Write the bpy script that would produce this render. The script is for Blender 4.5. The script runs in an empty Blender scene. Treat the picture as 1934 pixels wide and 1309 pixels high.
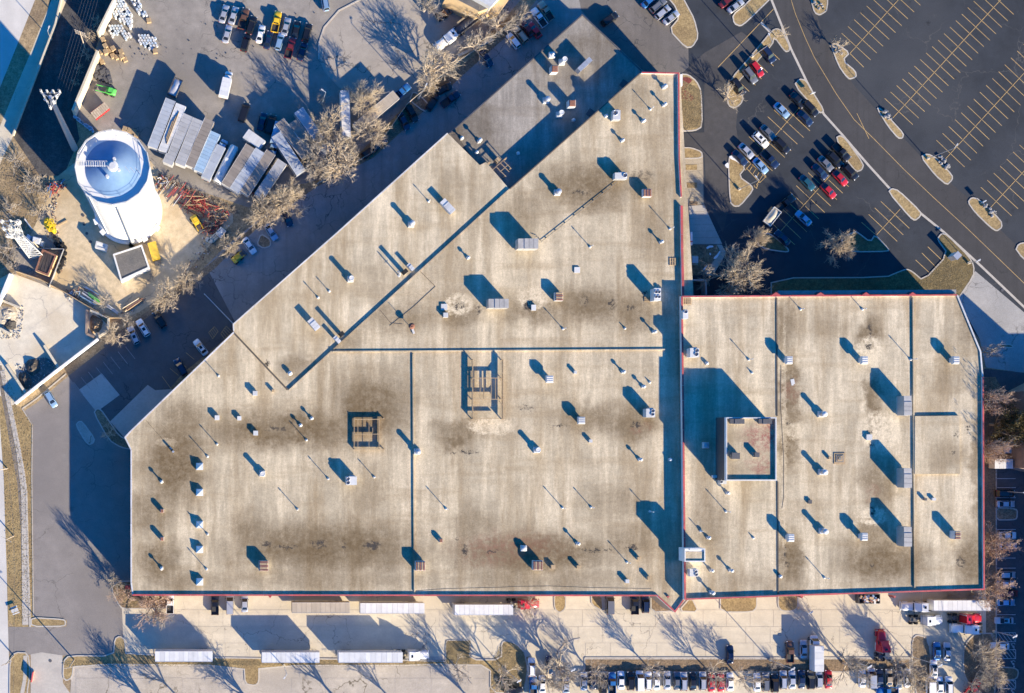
import bpy, bmesh, math, random
from mathutils import Vector, Matrix
from math import radians as R, sin, cos, pi, atan2, hypot
random.seed(7)
sc = bpy.context.scene
COL = sc.collection
# ------------------------------------------------------------------ camera, light, exposure
S = 0.134            # metres per photo pixel on the ground
H = 300.0            # camera height
NX, NY = 400.0, 830.0  # point of the photo straight below the camera
CX, CY = (NX-967)*S, (654.5-NY)*S
def at(px, py, z=0.0):
    gx, gy = (px-967)*S, (654.5-py)*S
    k = (H-z)/H
    return Vector((CX+(gx-CX)*k, CY+(gy-CY)*k, z))
cam = bpy.data.cameras.new('camera'); camo = bpy.data.objects.new('camera', cam); COL.objects.link(camo)
camo.location = (CX, CY, H); camo.rotation_euler = (0, 0, 0)
cam.sensor_width = 36.0; cam.sensor_fit = 'HORIZONTAL'
cam.lens = 36.0*H/(1934*S)
cam.shift_x = (967-NX)/1934.0; cam.shift_y = (NY-654.5)/1934.0
cam.clip_end = 3000; cam.clip_start = 1
sc.camera = camo
SUN_EL = R(19.5)
SAZ = Vector((0.665, -0.747))           # horizontal direction towards the sun
w = bpy.data.worlds.new('World'); sc.world = w; w.use_nodes = True
nt = w.node_tree; nt.nodes.clear()
sky = nt.nodes.new('ShaderNodeTexSky'); sky.sky_type = 'NISHITA'; sky.sun_disc = False
sky.sun_elevation = SUN_EL; sky.sun_rotation = atan2(SAZ.x, SAZ.y)
sky.ozone_density = 4.5; sky.air_density = 1.0; sky.dust_density = 0.3
hs = nt.nodes.new('ShaderNodeHueSaturation'); hs.inputs['Saturation'].default_value = 1.6; hs.inputs['Hue'].default_value = 0.511
bg = nt.nodes.new('ShaderNodeBackground'); bg.inputs['Strength'].default_value = 0.113
wo = nt.nodes.new('ShaderNodeOutputWorld')
nt.links.new(sky.outputs[0], hs.inputs['Color']); nt.links.new(hs.outputs[0], bg.inputs[0]); nt.links.new(bg.outputs[0], wo.inputs[0])
sl = bpy.data.lights.new('sun', 'SUN'); sl.energy = 5.0; sl.angle = R(0.5); sl.color = (1.0, 0.85, 0.615)
so = bpy.data.objects.new('sun', sl); COL.objects.link(so); so.location = (60, -60, 120)
d = Vector((-SAZ.x*cos(SUN_EL), -SAZ.y*cos(SUN_EL), -sin(SUN_EL)))
so.rotation_euler = d.to_track_quat('-Z', 'Y').to_euler()
vs = sc.view_settings; vs.view_transform = 'Standard'; vs.look = 'None'; vs.gamma = 1.0; vs.use_curve_mapping = False
vs.exposure = 1.35

# ------------------------------------------------------------------ materials
MATS = {}
def nodes(name):
    m = bpy.data.materials.new(name); m.use_nodes = True
    n = m.node_tree.nodes; l = m.node_tree.links
    return m, n, l, n['Principled BSDF']
def mixn(n, l, a, b, fac, mode='MIX'):
    mx = n.new('ShaderNodeMix'); mx.data_type = 'RGBA'; mx.blend_type = mode
    for sock, v in ((0, fac), (6, a), (7, b)):
        if hasattr(v, 'links'): l.new(v, mx.inputs[sock])
        elif sock == 0: mx.inputs[0].default_value = v
        else: mx.inputs[sock].default_value = (*v[:3], 1)
    return mx.outputs[2]
def noise(n, l, vec, scale, detail=4, rough=.6, dim='3D'):
    t = n.new('ShaderNodeTexNoise'); t.inputs['Scale'].default_value = scale
    t.inputs['Detail'].default_value = detail; t.inputs['Roughness'].default_value = rough
    if vec: l.new(vec, t.inputs['Vector'])
    return t.outputs[0]
def mapr(n, l, v, a, b, c=0.0, d_=1.0, smooth=False):
    m = n.new('ShaderNodeMapRange'); m.inputs[1].default_value = a; m.inputs[2].default_value = b
    m.inputs[3].default_value = c; m.inputs[4].default_value = d_
    if smooth: m.interpolation_type = 'SMOOTHSTEP'
    l.new(v, m.inputs[0]); return m.outputs[0]
def mathn(n, l, op, a, b=None):
    m = n.new('ShaderNodeMath'); m.operation = op
    for i, v in enumerate((a, b)):
        if v is None: continue
        if hasattr(v, 'links'): l.new(v, m.inputs[i])
        else: m.inputs[i].default_value = v
    return m.outputs[0]
def pos(n): return n.new('ShaderNodeNewGeometry').outputs['Position']
def scaled(n, l, vec, s, off=(0, 0, 0), rot=0):
    m = n.new('ShaderNodeMapping'); m.inputs['Scale'].default_value = s; m.inputs['Location'].default_value = off
    m.inputs['Rotation'].default_value = (0, 0, rot)
    l.new(vec, m.inputs['Vector']); return m.outputs[0]
def bump(n, l, b, h, strength=.4, dist=.03):
    bn = n.new('ShaderNodeBump'); bn.inputs['Strength'].default_value = strength; bn.inputs['Distance'].default_value = dist
    l.new(h, bn.inputs['Height']); l.new(bn.outputs[0], b.inputs['Normal'])
def pm(name, col, rough=.6, var=.25, scale=3.0, metal=0.0, dirt=None, bmp=0.0, coat=0.0, spec=.5, emit=None):
    """simple procedural material: base colour varied by two octaves of noise, optional dirt colour"""
    if name in MATS: return MATS[name]
    m, n, l, b = nodes(name)
    tc = n.new('ShaderNodeTexCoord').outputs['Object']
    oi = n.new('ShaderNodeObjectInfo').outputs['Random']
    f = noise(n, l, tc, scale, 5)
    fac = mapr(n, l, f, .3, .7)
    lo = [c*(1-var) for c in col]; hi = [min(1, c*(1+var*.6)) for c in col]
    c = mixn(n, l, lo, hi, fac)
    if dirt:
        f2 = noise(n, l, tc, scale*.35, 4)
        c = mixn(n, l, c, dirt, mapr(n, l, f2, .5, .72, 0, .7))
    br = mapr(n, l, oi, 0, 1, .9, 1.1)
    hv = n.new('ShaderNodeHueSaturation'); l.new(c, hv.inputs['Color']); l.new(br, hv.inputs['Value'])
    l.new(hv.outputs[0], b.inputs['Base Color'])
    b.inputs['Roughness'].default_value = rough; b.inputs['Metallic'].default_value = metal
    b.inputs['Coat Weight'].default_value = coat; b.inputs['Specular IOR Level'].default_value = spec
    if bmp: bump(n, l, b, f, bmp, .02)
    MATS[name] = m; return m
def ground(name, col, var=.2, patch=None, pscale=.06, grit=6.0, streak=None, cracks=None, rough=.9, bmp=.4, fine=.25, scar=None, spots=None):
    """ground surface: large patches, medium mottling, fine grit, optional cracks and wear tracks"""
    if name in MATS: return MATS[name]
    m, n, l, b = nodes(name)
    p = pos(n)
    big = noise(n, l, p, pscale, 5, .55); mid = noise(n, l, p, pscale*7, 6, .65); fin = noise(n, l, p, grit, 3, .7)
    c = mixn(n, l, [x*(1-var) for x in col], [min(1, x*(1+var)) for x in col], mapr(n, l, mid, .3, .7))
    if patch: c = mixn(n, l, c, patch, mapr(n, l, big, .45, .65, 0, .8))
    if streak:
        st = noise(n, l, scaled(n, l, p, streak[:3], rot=streak[3]), 1.0, 4)
        c = mixn(n, l, c, [x*streak[4] for x in col], mapr(n, l, st, .48, .68, 0, .6))
    if scar:
        st = noise(n, l, p, .35, 8, .75)
        c = mixn(n, l, c, scar, mapr(n, l, st, .62, .75, 0, .5))
    if spots:
        vs_ = n.new('ShaderNodeTexVoronoi'); vs_.inputs['Scale'].default_value = spots[0]; vs_.inputs['Randomness'].default_value = 1
        l.new(p, vs_.inputs['Vector'])
        ed_ = mathn(n, l, 'ADD', vs_.outputs['Distance'], mapr(n, l, noise(n, l, p, 2.2, 4), .3, .7, -.07, .07))
        c = mixn(n, l, c, [x*spots[1] for x in col], mathn(n, l, 'MULTIPLY', mapr(n, l, ed_, .02, spots[2], .8, 0), mapr(n, l, noise(n, l, p, .13, 3), .42, .6)))
    if cracks:
        vo = n.new('ShaderNodeTexVoronoi'); vo.feature = 'DISTANCE_TO_EDGE'; vo.inputs['Scale'].default_value = cracks[0]
        wv = n.new('ShaderNodeVectorMath'); wv.operation = 'ADD'
        nn = n.new('ShaderNodeTexNoise'); nn.inputs['Scale'].default_value = .5; nn.inputs['Detail'].default_value = 4
        l.new(p, nn.inputs['Vector'])
        sc_ = n.new('ShaderNodeVectorMath'); sc_.operation = 'SCALE'; sc_.inputs['Scale'].default_value = 3.0
        l.new(nn.outputs[1], sc_.inputs[0]); l.new(p, wv.inputs[0]); l.new(sc_.outputs[0], wv.inputs[1]); l.new(wv.outputs[0], vo.inputs['Vector'])
        gate = mapr(n, l, noise(n, l, p, .09, 2), .45, .6)
        c = mixn(n, l, c, cracks[1], mathn(n, l, 'MULTIPLY', mapr(n, l, vo.outputs[0], 0, cracks[2], 1, 0), gate))
    c = mixn(n, l, c, (1, 1, 1), 0.0)
    g = mapr(n, l, fin, .25, .75, 1-fine, 1+fine)
    hv = n.new('ShaderNodeHueSaturation'); l.new(c, hv.inputs['Color']); l.new(g, hv.inputs['Value'])
    l.new(hv.outputs[0], b.inputs['Base Color']); b.inputs['Roughness'].default_value = rough
    b.inputs['Specular IOR Level'].default_value = .25
    bump(n, l, b, fin, bmp, .05)
    MATS[name] = m; return m

def roof_material(name, col, stains, darks, lights, reds=()):
    """aged ballast roof: drainage streaks, ponding stains at their own places, tar cracks, pale repairs"""
    m, n, l, b = nodes(name)
    p = pos(n)
    st = noise(n, l, scaled(n, l, p, (.42, .045, 1)), 1.0, 4, .6)
    st2 = noise(n, l, scaled(n, l, p, (.05, .3, 1)), 1.0, 4, .6)
    mid = noise(n, l, p, .12, 6, .62); fin = noise(n, l, p, 5.0, 3, .75); weave = noise(n, l, scaled(n, l, p, (2.5, .4, 1)), 1.0, 2)
    c = mixn(n, l, [x*.80 for x in col], [x*1.08 for x in col], mapr(n, l, mid, .35, .65))
    c = mixn(n, l, c, [min(1, x*1.34) for x in col], mapr(n, l, st, .46, .64, 0, .85))
    c = mixn(n, l, c, (col[0]*.70, col[1]*.64, col[2]*.56), mapr(n, l, st2, .5, .7, 0, .5))
    st3 = noise(n, l, scaled(n, l, p, (.16, .022, 1), (7, 3, 0)), 1.0, 5, .65)
    c = mixn(n, l, c, (col[0]*.62, col[1]*.55, col[2]*.46), mapr(n, l, st3, .48, .66, 0, .75))
    wn = n.new('ShaderNodeTexNoise'); wn.inputs['Scale'].default_value = .22; wn.inputs['Detail'].default_value = 6; wn.inputs['Roughness'].default_value = .68
    l.new(p, wn.inputs['Vector'])
    wadd = n.new('ShaderNodeVectorMath'); wadd.operation = 'MULTIPLY_ADD'
    l.new(wn.outputs[1], wadd.inputs[0]); wadd.inputs[1].default_value = (9, 9, 0); l.new(p, wadd.inputs[2])
    off = n.new('ShaderNodeVectorMath'); off.operation = 'ADD'; l.new(wadd.outputs[0], off.inputs[0]); off.inputs[1].default_value = (-4.5, -4.5, 0)
    sh = n.new('ShaderNodeTexNoise'); sh.inputs['Scale'].default_value = .9; sh.inputs['Detail'].default_value = 6; sh.inputs['Roughness'].default_value = .75
    l.new(p, sh.inputs['Vector'])
    wadd2 = n.new('ShaderNodeVectorMath'); wadd2.operation = 'MULTIPLY_ADD'
    l.new(sh.outputs[1], wadd2.inputs[0]); wadd2.inputs[1].default_value = (4, 4, 0); l.new(p, wadd2.inputs[2])
    off2 = n.new('ShaderNodeVectorMath'); off2.operation = 'ADD'; l.new(wadd2.outputs[0], off2.inputs[0]); off2.inputs[1].default_value = (-2, -2, 0)
    def mask(lst, vec, soft):
        acc = None
        for e in lst:
            q = at(e[0], e[1], 9)
            mp = n.new('ShaderNodeVectorMath'); mp.operation = 'SUBTRACT'; l.new(vec, mp.inputs[0]); mp.inputs[1].default_value = (q.x, q.y, 0)
            ml = n.new('ShaderNodeVectorMath'); ml.operation = 'MULTIPLY'; l.new(mp.outputs[0], ml.inputs[0])
            ml.inputs[1].default_value = (1/(e[2]*S), 1/(e[3]*S), 0)
            ln = n.new('ShaderNodeVectorMath'); ln.operation = 'LENGTH'; l.new(ml.outputs[0], ln.inputs[0])
            v = mapr(n, l, ln.outputs['Value'], soft[0], soft[1], e[4] if len(e) > 4 else 1.0, 0.0, True)
            acc = v if acc is None else mathn(n, l, 'MAXIMUM', acc, v)
        return acc
    if stains: c = mixn(n, l, c, (col[0]*.30, col[1]*.25, col[2]*.19), mathn(n, l, 'MULTIPLY', mask([(s_[0], s_[1], s_[2], s_[3], min(1.0, s_[4]*1.55)) for s_ in stains], off.outputs[0], (.25, 1.4)), mathn(n, l, 'MULTIPLY', mapr(n, l, mid, .3, .52, .78, 1.0), mapr(n, l, sh.outputs[0], .34, .58, .74, 1.0))))
    if reds: c = mixn(n, l, c, (.30, .13, .10), mathn(n, l, 'MULTIPLY', mask(reds, off.outputs[0], (.3, 1.2)), mapr(n, l, sh.outputs[0], .4, .6)))
    if lights: c = mixn(n, l, c, [min(1, x*1.3) for x in col], mathn(n, l, 'MULTIPLY', mask(lights, off2.outputs[0], (.7, 1.05)), mapr(n, l, sh.outputs[0], .35, .55)))
    if darks: c = mixn(n, l, c, (.06, .052, .045), mathn(n, l, 'MULTIPLY', mask(darks, off2.outputs[0], (.5, 1.0)), mapr(n, l, sh.outputs[0], .46, .54)))
    g = mapr(n, l, fin, .25, .75, .73, 1.26)
    g = mathn(n, l, 'MULTIPLY', g, mapr(n, l, noise(n, l, p, 1.3, 5, .7), .3, .7, .89, 1.11))
    g = mathn(n, l, 'MULTIPLY', g, mapr(n, l, weave, .3, .7, .93, 1.06))
    hv = n.new('ShaderNodeHueSaturation'); l.new(c, hv.inputs['Color']); l.new(g, hv.inputs['Value'])
    l.new(hv.outputs[0], b.inputs['Base Color']); b.inputs['Roughness'].default_value = .92; b.inputs['Specular IOR Level'].default_value = .2
    bump(n, l, b, fin, .35, .04)
    return m

# ------------------------------------------------------------------ mesh builder
class MB:
    def __init__(s): s.v = []; s.f = []; s.m = []; s.sm = []
    def add(s, vs_, fs, mi=0, smooth=False):
        o = len(s.v); s.v += [tuple(v) for v in vs_]
        for f in fs: s.f.append(tuple(i+o for i in f)); s.m.append(mi); s.sm.append(smooth)
        return s
    def box(s, c, d, rz=0.0, mi=0, taper=1.0):
        x, y, z = d[0]/2, d[1]/2, d[2]/2; t = taper
        pts = [(-x, -y, -z), (x, -y, -z), (x, y, -z), (-x, y, -z), (-x*t, -y*t, z), (x*t, -y*t, z), (x*t, y*t, z), (-x*t, y*t, z)]
        ca, sa = cos(rz), sin(rz)
        return s.add([(c[0]+a*ca-b*sa, c[1]+a*sa+b*ca, c[2]+e) for a, b, e in pts],
              [(0, 3, 2, 1), (4, 5, 6, 7), (0, 1, 5, 4), (1, 2, 6, 5), (2, 3, 7, 6), (3, 0, 4, 7)], mi)
    def prism(s, poly, z0, z1, mi=0, top=True, bottom=False, sides=True):
        poly = ccw(poly); n = len(poly); o = len(s.v)
        vs_ = [(p[0], p[1], z0) for p in poly]+[(p[0], p[1], z1) for p in poly]
        fs = []
        if sides: fs += [(i, (i+1) % n, (i+1) % n+n, i+n) for i in range(n)]
        if top: fs.append(tuple(range(n, 2*n)))
        if bottom: fs.append(tuple(range(n-1, -1, -1)))
        return s.add(vs_, fs, mi)
    def cyl(s, c, r0, h, n=12, r1=None, mi=0, cap=True, smooth=True):
        r1 = r0 if r1 is None else r1
        vs_ = [(c[0]+r0*cos(2*pi*i/n), c[1]+r0*sin(2*pi*i/n), c[2]) for i in range(n)]+[(c[0]+r1*cos(2*pi*i/n), c[1]+r1*sin(2*pi*i/n), c[2]+h) for i in range(n)]
        s.add(vs_, [(i, (i+1) % n, (i+1) % n+n, i+n) for i in range(n)], mi, smooth)
        if cap: s.add(vs_[n:], [tuple(range(n))], mi); s.add(vs_[:n], [tuple(range(n-1, -1, -1))], mi)
        return s
    def lathe(s, prof, c=(0, 0, 0), n=16, mi=0, smooth=True):
        vs_ = []; fs = []
        for r, z in prof: vs_ += [(c[0]+r*cos(2*pi*i/n), c[1]+r*sin(2*pi*i/n), c[2]+z) for i in range(n)]
        for k in range(len(prof)-1):
            for i in range(n):
                j = (i+1) % n; fs.append((k*n+i, k*n+j, (k+1)*n+j, (k+1)*n+i))
        s.add(vs_, fs, mi, smooth)
        if prof[-1][0] > .001: s.add([v for v in vs_[-n:]], [tuple(range(n))], mi)
        return s
    def tube(s, a, b, r0, r1=None, n=5, mi=0, cap=False, smooth=True):
        a = Vector(a); b = Vector(b); r1 = r0 if r1 is None else r1
        dv = (b-a); 
        if dv.length < 1e-6: return s
        dv.normalize(); u = dv.orthogonal().normalized(); w_ = dv.cross(u)
        vs_ = [a+u*(r0*cos(2*pi*i/n))+w_*(r0*sin(2*pi*i/n)) for i in range(n)]
        if r1 < 1e-5:
            vs_.append(b); s.add(vs_, [(i, (i+1) % n, n) for i in range(n)], mi, smooth)
        else:
            vs_ += [b+u*(r1*cos(2*pi*i/n))+w_*(r1*sin(2*pi*i/n)) for i in range(n)]
            s.add(vs_, [(i, (i+1) % n, (i+1) % n+n, i+n) for i in range(n)], mi, smooth)
            if cap: s.add(vs_[n:], [tuple(range(n))], mi); s.add(vs_[:n], [tuple(range(n-1, -1, -1))], mi)
        return s
    def mesh(s, name, mats):
        me = bpy.data.meshes.new(name)
        me.from_pydata(s.v, [], s.f)
        for m_ in (mats if isinstance(mats, (list, tuple)) else [mats]): me.materials.append(m_)
        me.polygons.foreach_set('material_index', s.m); me.polygons.foreach_set('use_smooth', s.sm)
        me.update(); return me
    def build(s, name, mats, parent=None, loc=None, rz=0.0):
        return put(name, s.mesh(name, mats), parent, loc, rz)
def ccw(poly):
    a = sum(poly[i][0]*poly[(i+1) % len(poly)][1]-poly[(i+1) % len(poly)][0]*poly[i][1] for i in range(len(poly)))
    return list(poly) if a > 0 else list(poly)[::-1]
def put(name, me, parent=None, loc=None, rz=0.0):
    o = bpy.data.objects.new(name, me); COL.objects.link(o)
    if parent: o.parent = parent
    if loc is not None: o.location = loc
    if rz: o.rotation_euler = (0, 0, rz)
    return o
def empty(name, loc, rz=0.0, label=None, cat=None, group=None):
    o = bpy.data.objects.new(name, None); COL.objects.link(o); o.location = loc; o.rotation_euler = (0, 0, rz)
    o.empty_display_size = .5
    return tag(o, label, cat, group)
def tag(o, label=None, cat=None, group=None, kind=None):
    if label: o['label'] = label
    if cat: o['category'] = cat
    if group: o['group'] = group
    if kind: o['kind'] = kind
    return o
def P(pts, z=0.0): return [at(x, y, z).to_2d() for x, y in pts]
def chaikin(poly, k=2):
    for _ in range(k):
        q = []
        for i in range(len(poly)):
            a = Vector(poly[i]); b = Vector(poly[(i+1) % len(poly)])
            q += [a*.8+b*.2, a*.2+b*.8]
        poly = q
    return poly
def offset(poly, dist):
    """inward offset of a closed ccw polygon (mitred, clamped)"""
    poly = ccw(poly); n = len(poly); out = []
    for i in range(n):
        a, b, c = Vector(poly[i-1]), Vector(poly[i]), Vector(poly[(i+1) % n])
        d1 = (b-a); d2 = (c-b)
        if d1.length < 1e-6 or d2.length < 1e-6: out.append(b); continue
        d1.normalize(); d2.normalize()
        n1 = Vector((-d1.y, d1.x)); n2 = Vector((-d2.y, d2.x)); mm = n1+n2
        if mm.length < 1e-3: mm = n1
        mm.normalize(); k = max(.4, mm.dot(n1)); out.append(b+mm*(dist/k))
    return out
LAYER = [0.0]; SHEETS = []
def inpoly(p, poly):
    c = False; n = len(poly)
    for i in range(n):
        a, b = poly[i], poly[i-1]
        if (a[1] > p[1]) != (b[1] > p[1]) and p[0] < (b[0]-a[0])*(p[1]-a[1])/(b[1]-a[1])+a[0]: c = not c
    return c
def overlap(p, q):
    if max(v[0] for v in p) < min(v[0] for v in q) or max(v[0] for v in q) < min(v[0] for v in p): return False
    if max(v[1] for v in p) < min(v[1] for v in q) or max(v[1] for v in q) < min(v[1] for v in p): return False
    if any(inpoly(v, q) for v in p) or any(inpoly(v, p) for v in q): return True
    def crs(o, a, b): return (a[0]-o[0])*(b[1]-o[1])-(a[1]-o[1])*(b[0]-o[0])
    for i in range(len(p)):
        for k in range(len(q)):
            a, b, c, d_ = p[i-1], p[i], q[k-1], q[k]
            if crs(a, b, c)*crs(a, b, d_) < 0 and crs(c, d_, a)*crs(c, d_, b) < 0: return True
    return False
def sheet(name, pts, m, z=None, kind='structure', world=False, parent=None, smooth=0):
    """flat ground sheet, laid 4 mm above whatever sheet it overlaps"""
    poly = pts if world else P(pts)
    if smooth: poly = chaikin(poly, smooth)
    if z is None:
        lv = 1+max([l for l, q in SHEETS if overlap(poly, q)], default=0); SHEETS.append((lv, [tuple(v) for v in poly])); z = lv*.004
        LAYER[0] = max(LAYER[0], z)
    o = MB().prism(poly, z-.002, z, sides=False).build(name, m, parent)
    if kind and not parent: o['kind'] = kind
    return o
def band(mb, pts, width, z0, z1, mi=0, closed=False, shift=0.0):
    """wall-like strip along a world polyline, width wide, shifted sideways"""
    pts = [Vector(p[:2]) for p in pts]; n = len(pts); L_, R_ = [], []
    for i in range(n):
        a = pts[i-1] if (i > 0 or closed) else None; c = pts[(i+1) % n] if (i < n-1 or closed) else None
        d1 = (pts[i]-a).normalized() if a is not None else None; d2 = (c-pts[i]).normalized() if c is not None else None
        d1 = d1 or d2; d2 = d2 or d1
        n1 = Vector((-d1.y, d1.x)); n2 = Vector((-d2.y, d2.x)); mm = (n1+n2).normalized() if (n1+n2).length > 1e-3 else n1
        k = max(.4, mm.dot(n1))
        L_.append(pts[i]+mm*((shift+width/2)/k)); R_.append(pts[i]+mm*((shift-width/2)/k))
    segs = n if closed else n-1
    for i in range(segs):
        j = (i+1) % n
        q = [R_[i], R_[j], L_[j], L_[i]]
        vs_ = [(p.x, p.y, z0) for p in q]+[(p.x, p.y, z1) for p in q]
        fs = [(4, 5, 6, 7), (0, 1, 5, 4), (2, 3, 7, 6), (3, 2, 1, 0)]
        if not closed and i == 0: fs.append((3, 0, 4, 7))
        if not closed and i == segs-1: fs.append((1, 2, 6, 5))
        mb.add(vs_, fs, mi)
    return mb
# ------------------------------------------------------------------ common materials
M_asph_new = ground('new_asphalt', (.034, .039, .047), .25, (.056, .060, .066), .022, 7, None, (.055, (.085, .083, .08), .006), .85, .3, .3, (.085, .085, .085), (.22, .45, .16))
M_asph_road = ground('road_asphalt', (.062, .060, .060), .15, (.047, .046, .048), .03, 7, (.5, .012, 1, R(36), .75), (.10, (.04, .04, .04), .012), .9)
M_asph_grey = ground('worn_asphalt', (.275, .248, .215), .2, (.19, .172, .15), .05, 6, None, (.13, (.10, .09, .08), .012), .9, .4, .25, (.36, .33, .29), (.14, .45, .22))
M_asph_lot = ground('lot_asphalt', (.235, .212, .192), .12, (.19, .172, .158), .04, 6, None, (.09, (.13, .12, .105), .010), .9, .4, .2, (.31, .285, .255), (.16, .6, .16))
M_alley = ground('alley_paving', (.30, .285, .265), .14, (.22, .21, .195), .06, 6, (.5, .02, 1, R(-42), .72), (.2, (.06, .06, .06), .02), .9)
M_conc = ground('yard_concrete', (.58, .51, .385), .12, (.48, .42, .32), .05, 5, (.02, .4, 1, 0, .84), (.1, (.2, .17, .14), .008), .9, .3, .12, (.36, .31, .25))
M_conc_joint = ground('concrete_joint', (.20, .17, .14), .2)
M_conc_dirty = ground('tower_yard_dirt_concrete', (.54, .435, .285), .22, (.42, .31, .17), .09, 5, None, (.07, (.2, .17, .13), .012), .9, .3, .14, (.36, .25, .14))
M_conc_pale = ground('pale_concrete', (.62, .56, .44), .12, (.50, .42, .30), .08, 5, None, (.07, (.35, .31, .26), .01), .9, .3, .12, (.42, .36, .28))
M_conc_old = ground('old_lot_concrete', (.44, .39, .325), .14, (.35, .31, .26), .08, 5, None, (.085, (.11, .09, .06), .014), .9, .4, .2, (.36, .33, .29))
M_walk = ground('sidewalk_concrete', (.46, .42, .36), .08, (.38, .345, .30), .2, 6, None, None, .9, .2, .12)
M_street = ground('street_concrete', (.56, .53, .48), .07, (.48, .45, .41), .06, 5, (.35, .01, 1, R(-4), .85), None, .9, .2, .1)
M_grass = ground('dry_turf', (.33, .24, .115), .3, (.24, .17, .085), .16, 3.2, None, None, .95, .9, .45, (.40, .31, .18))
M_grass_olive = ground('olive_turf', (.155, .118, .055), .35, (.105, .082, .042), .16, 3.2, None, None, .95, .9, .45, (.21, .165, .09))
M_brown = ground('dry_field', (.33, .245, .14), .35, (.19, .14, .09), .10, 2.2, None, None, .95, .9, .45, (.44, .34, .22))
M_mulch = ground('leaf_mulch', (.255, .180, .110), .35, (.16, .115, .075), .2, 3.0, None, None, .95, 1.0, .55, (.36, .27, .17))
M_dark_ballast = ground('rail_ballast', (.085, .080, .076), .35, (.055, .052, .050), .12, 3.0, (.6, .02, 1, R(22), .6), None, .95, .9, .4)
M_red_leaf = ground('red_groundcover', (.20, .045, .042), .4, (.12, .05, .035), .4, 3.5, None, None, .95, .9, .5)
M_kerb = pm('kerb_concrete', (.45, .41, .35), .9, .15, 1.2)
M_yel = pm('yellow_road_paint', (.54, .36, .14), .8, .25, 2.0, dirt=(.27, .21, .13))
M_whp = pm('white_road_paint', (.62, .62, .60), .8, .2, 2.0, dirt=(.35, .35, .34))
M_white = pm('white_enamel', (.58, .58, .56), .5, .10, 1.5, dirt=(.48, .46, .41))
M_whitewall = pm('white_painted_wall', (.74, .73, .70), .7, .08, .6, dirt=(.58, .54, .47))
M_red = pm('red_parapet_paint', (.46, .075, .075), .6, .35, .5, dirt=(.33, .10, .09))
M_galv = pm('galvanised_steel', (.55, .56, .57), .42, .12, 2.0, .55)
M_lgrey = pm('light_grey_metal', (.60, .60, .59), .5, .1, 1.5, .1, dirt=(.46, .44, .40))
M_dgrey = pm('dark_grey_metal', (.10, .10, .105), .6, .2, 2.0, .2)
M_black = pm('black_rubber', (.015, .015, .016), .85, .2, 3.0)
M_dkhole = pm('dark_opening', (.010, .010, .011), .8, .2, 3.0)
M_rust = pm('rusty_louvre_metal', (.24, .105, .065), .8, .35, 3.0, dirt=(.33, .22, .16))
M_brick = pm('brick_wall', (.27, .20, .155), .9, .2, 1.0)
M_tanwall = pm('tan_stucco', (.62, .44, .23), .85, .08, .7)
M_steel_wood = pm('weathered_timber', (.42, .30, .17), .85, .25, 2.5)
M_bark = pm('pale_winter_bark', (.48, .39, .29), .9, .25, 2.0)
M_twig = pm('bare_twigs', (.55, .455, .33), .9, .25, .6)
M_twig_grey = pm('grey_bare_twigs', (.46, .40, .325), .9, .25, .6)
M_twig_red = pm('reddish_budding_twigs', (.50, .36, .27), .9, .3, .6)
M_leaf_olive = pm('olive_evergreen_leaves', (.125, .095, .028), .7, .5, .4)
M_glass = pm('tinted_car_glass', (.012, .016, .020), .06, .2, 1.0, coat=.3)
M_tyre = M_black
M_rim = pm('wheel_alloy', (.40, .40, .41), .35, .1, 3.0, .8)
M_head = pm('headlamp_lens', (.65, .66, .68), .12, .1, 3.0)
M_tail = pm('tail_lamp_red', (.35, .012, .012), .25, .2, 3.0)
M_trim = pm('black_car_trim', (.02, .02, .022), .55, .2, 3.0)
M_bedlin = pm('truck_bed_liner', (.035, .035, .036), .8, .25, 3.0)
PAINT = {k: pm(k+'_car_paint', v, .28, .05, 1.2, mt, None, 0, .6) for k, v, mt in [
 ('white', (.74, .74, .73), 0), ('silver', (.48, .49, .51), .35), ('grey', (.17, .175, .185), .3), ('black', (.013, .013, .015), .1),
 ('navy', (.014, .026, .065), .2), ('blue', (.03, .15, .38), .2), ('lightblue', (.27, .42, .58), .3), ('red', (.47, .018, .025), .1),
 ('maroon', (.17, .022, .026), .2), ('brown', (.15, .075, .042), .2), ('tan', (.42, .34, .24), .25), ('yellow', (.72, .46, .02), 0), ('teal', (.02, .09, .12), .2)]}
BOXP = {k: pm(k+'_box_panel', v, .5, .09, .5, 0, dt) for k, v, dt in [
 ('white', (.63, .63, .62), (.46, .45, .42)), ('grey', (.36, .36, .36), (.27, .25, .22)), ('bluegrey', (.36, .39, .43), (.29, .29, .29)),
 ('beige', (.42, .36, .28), (.30, .25, .19)), ('brown', (.25, .215, .18), (.17, .14, .11)), ('blue', (.28, .40, .52), (.35, .36, .38)), ('pale', (.58, .58, .57), (.46, .44, .41))]}

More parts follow.
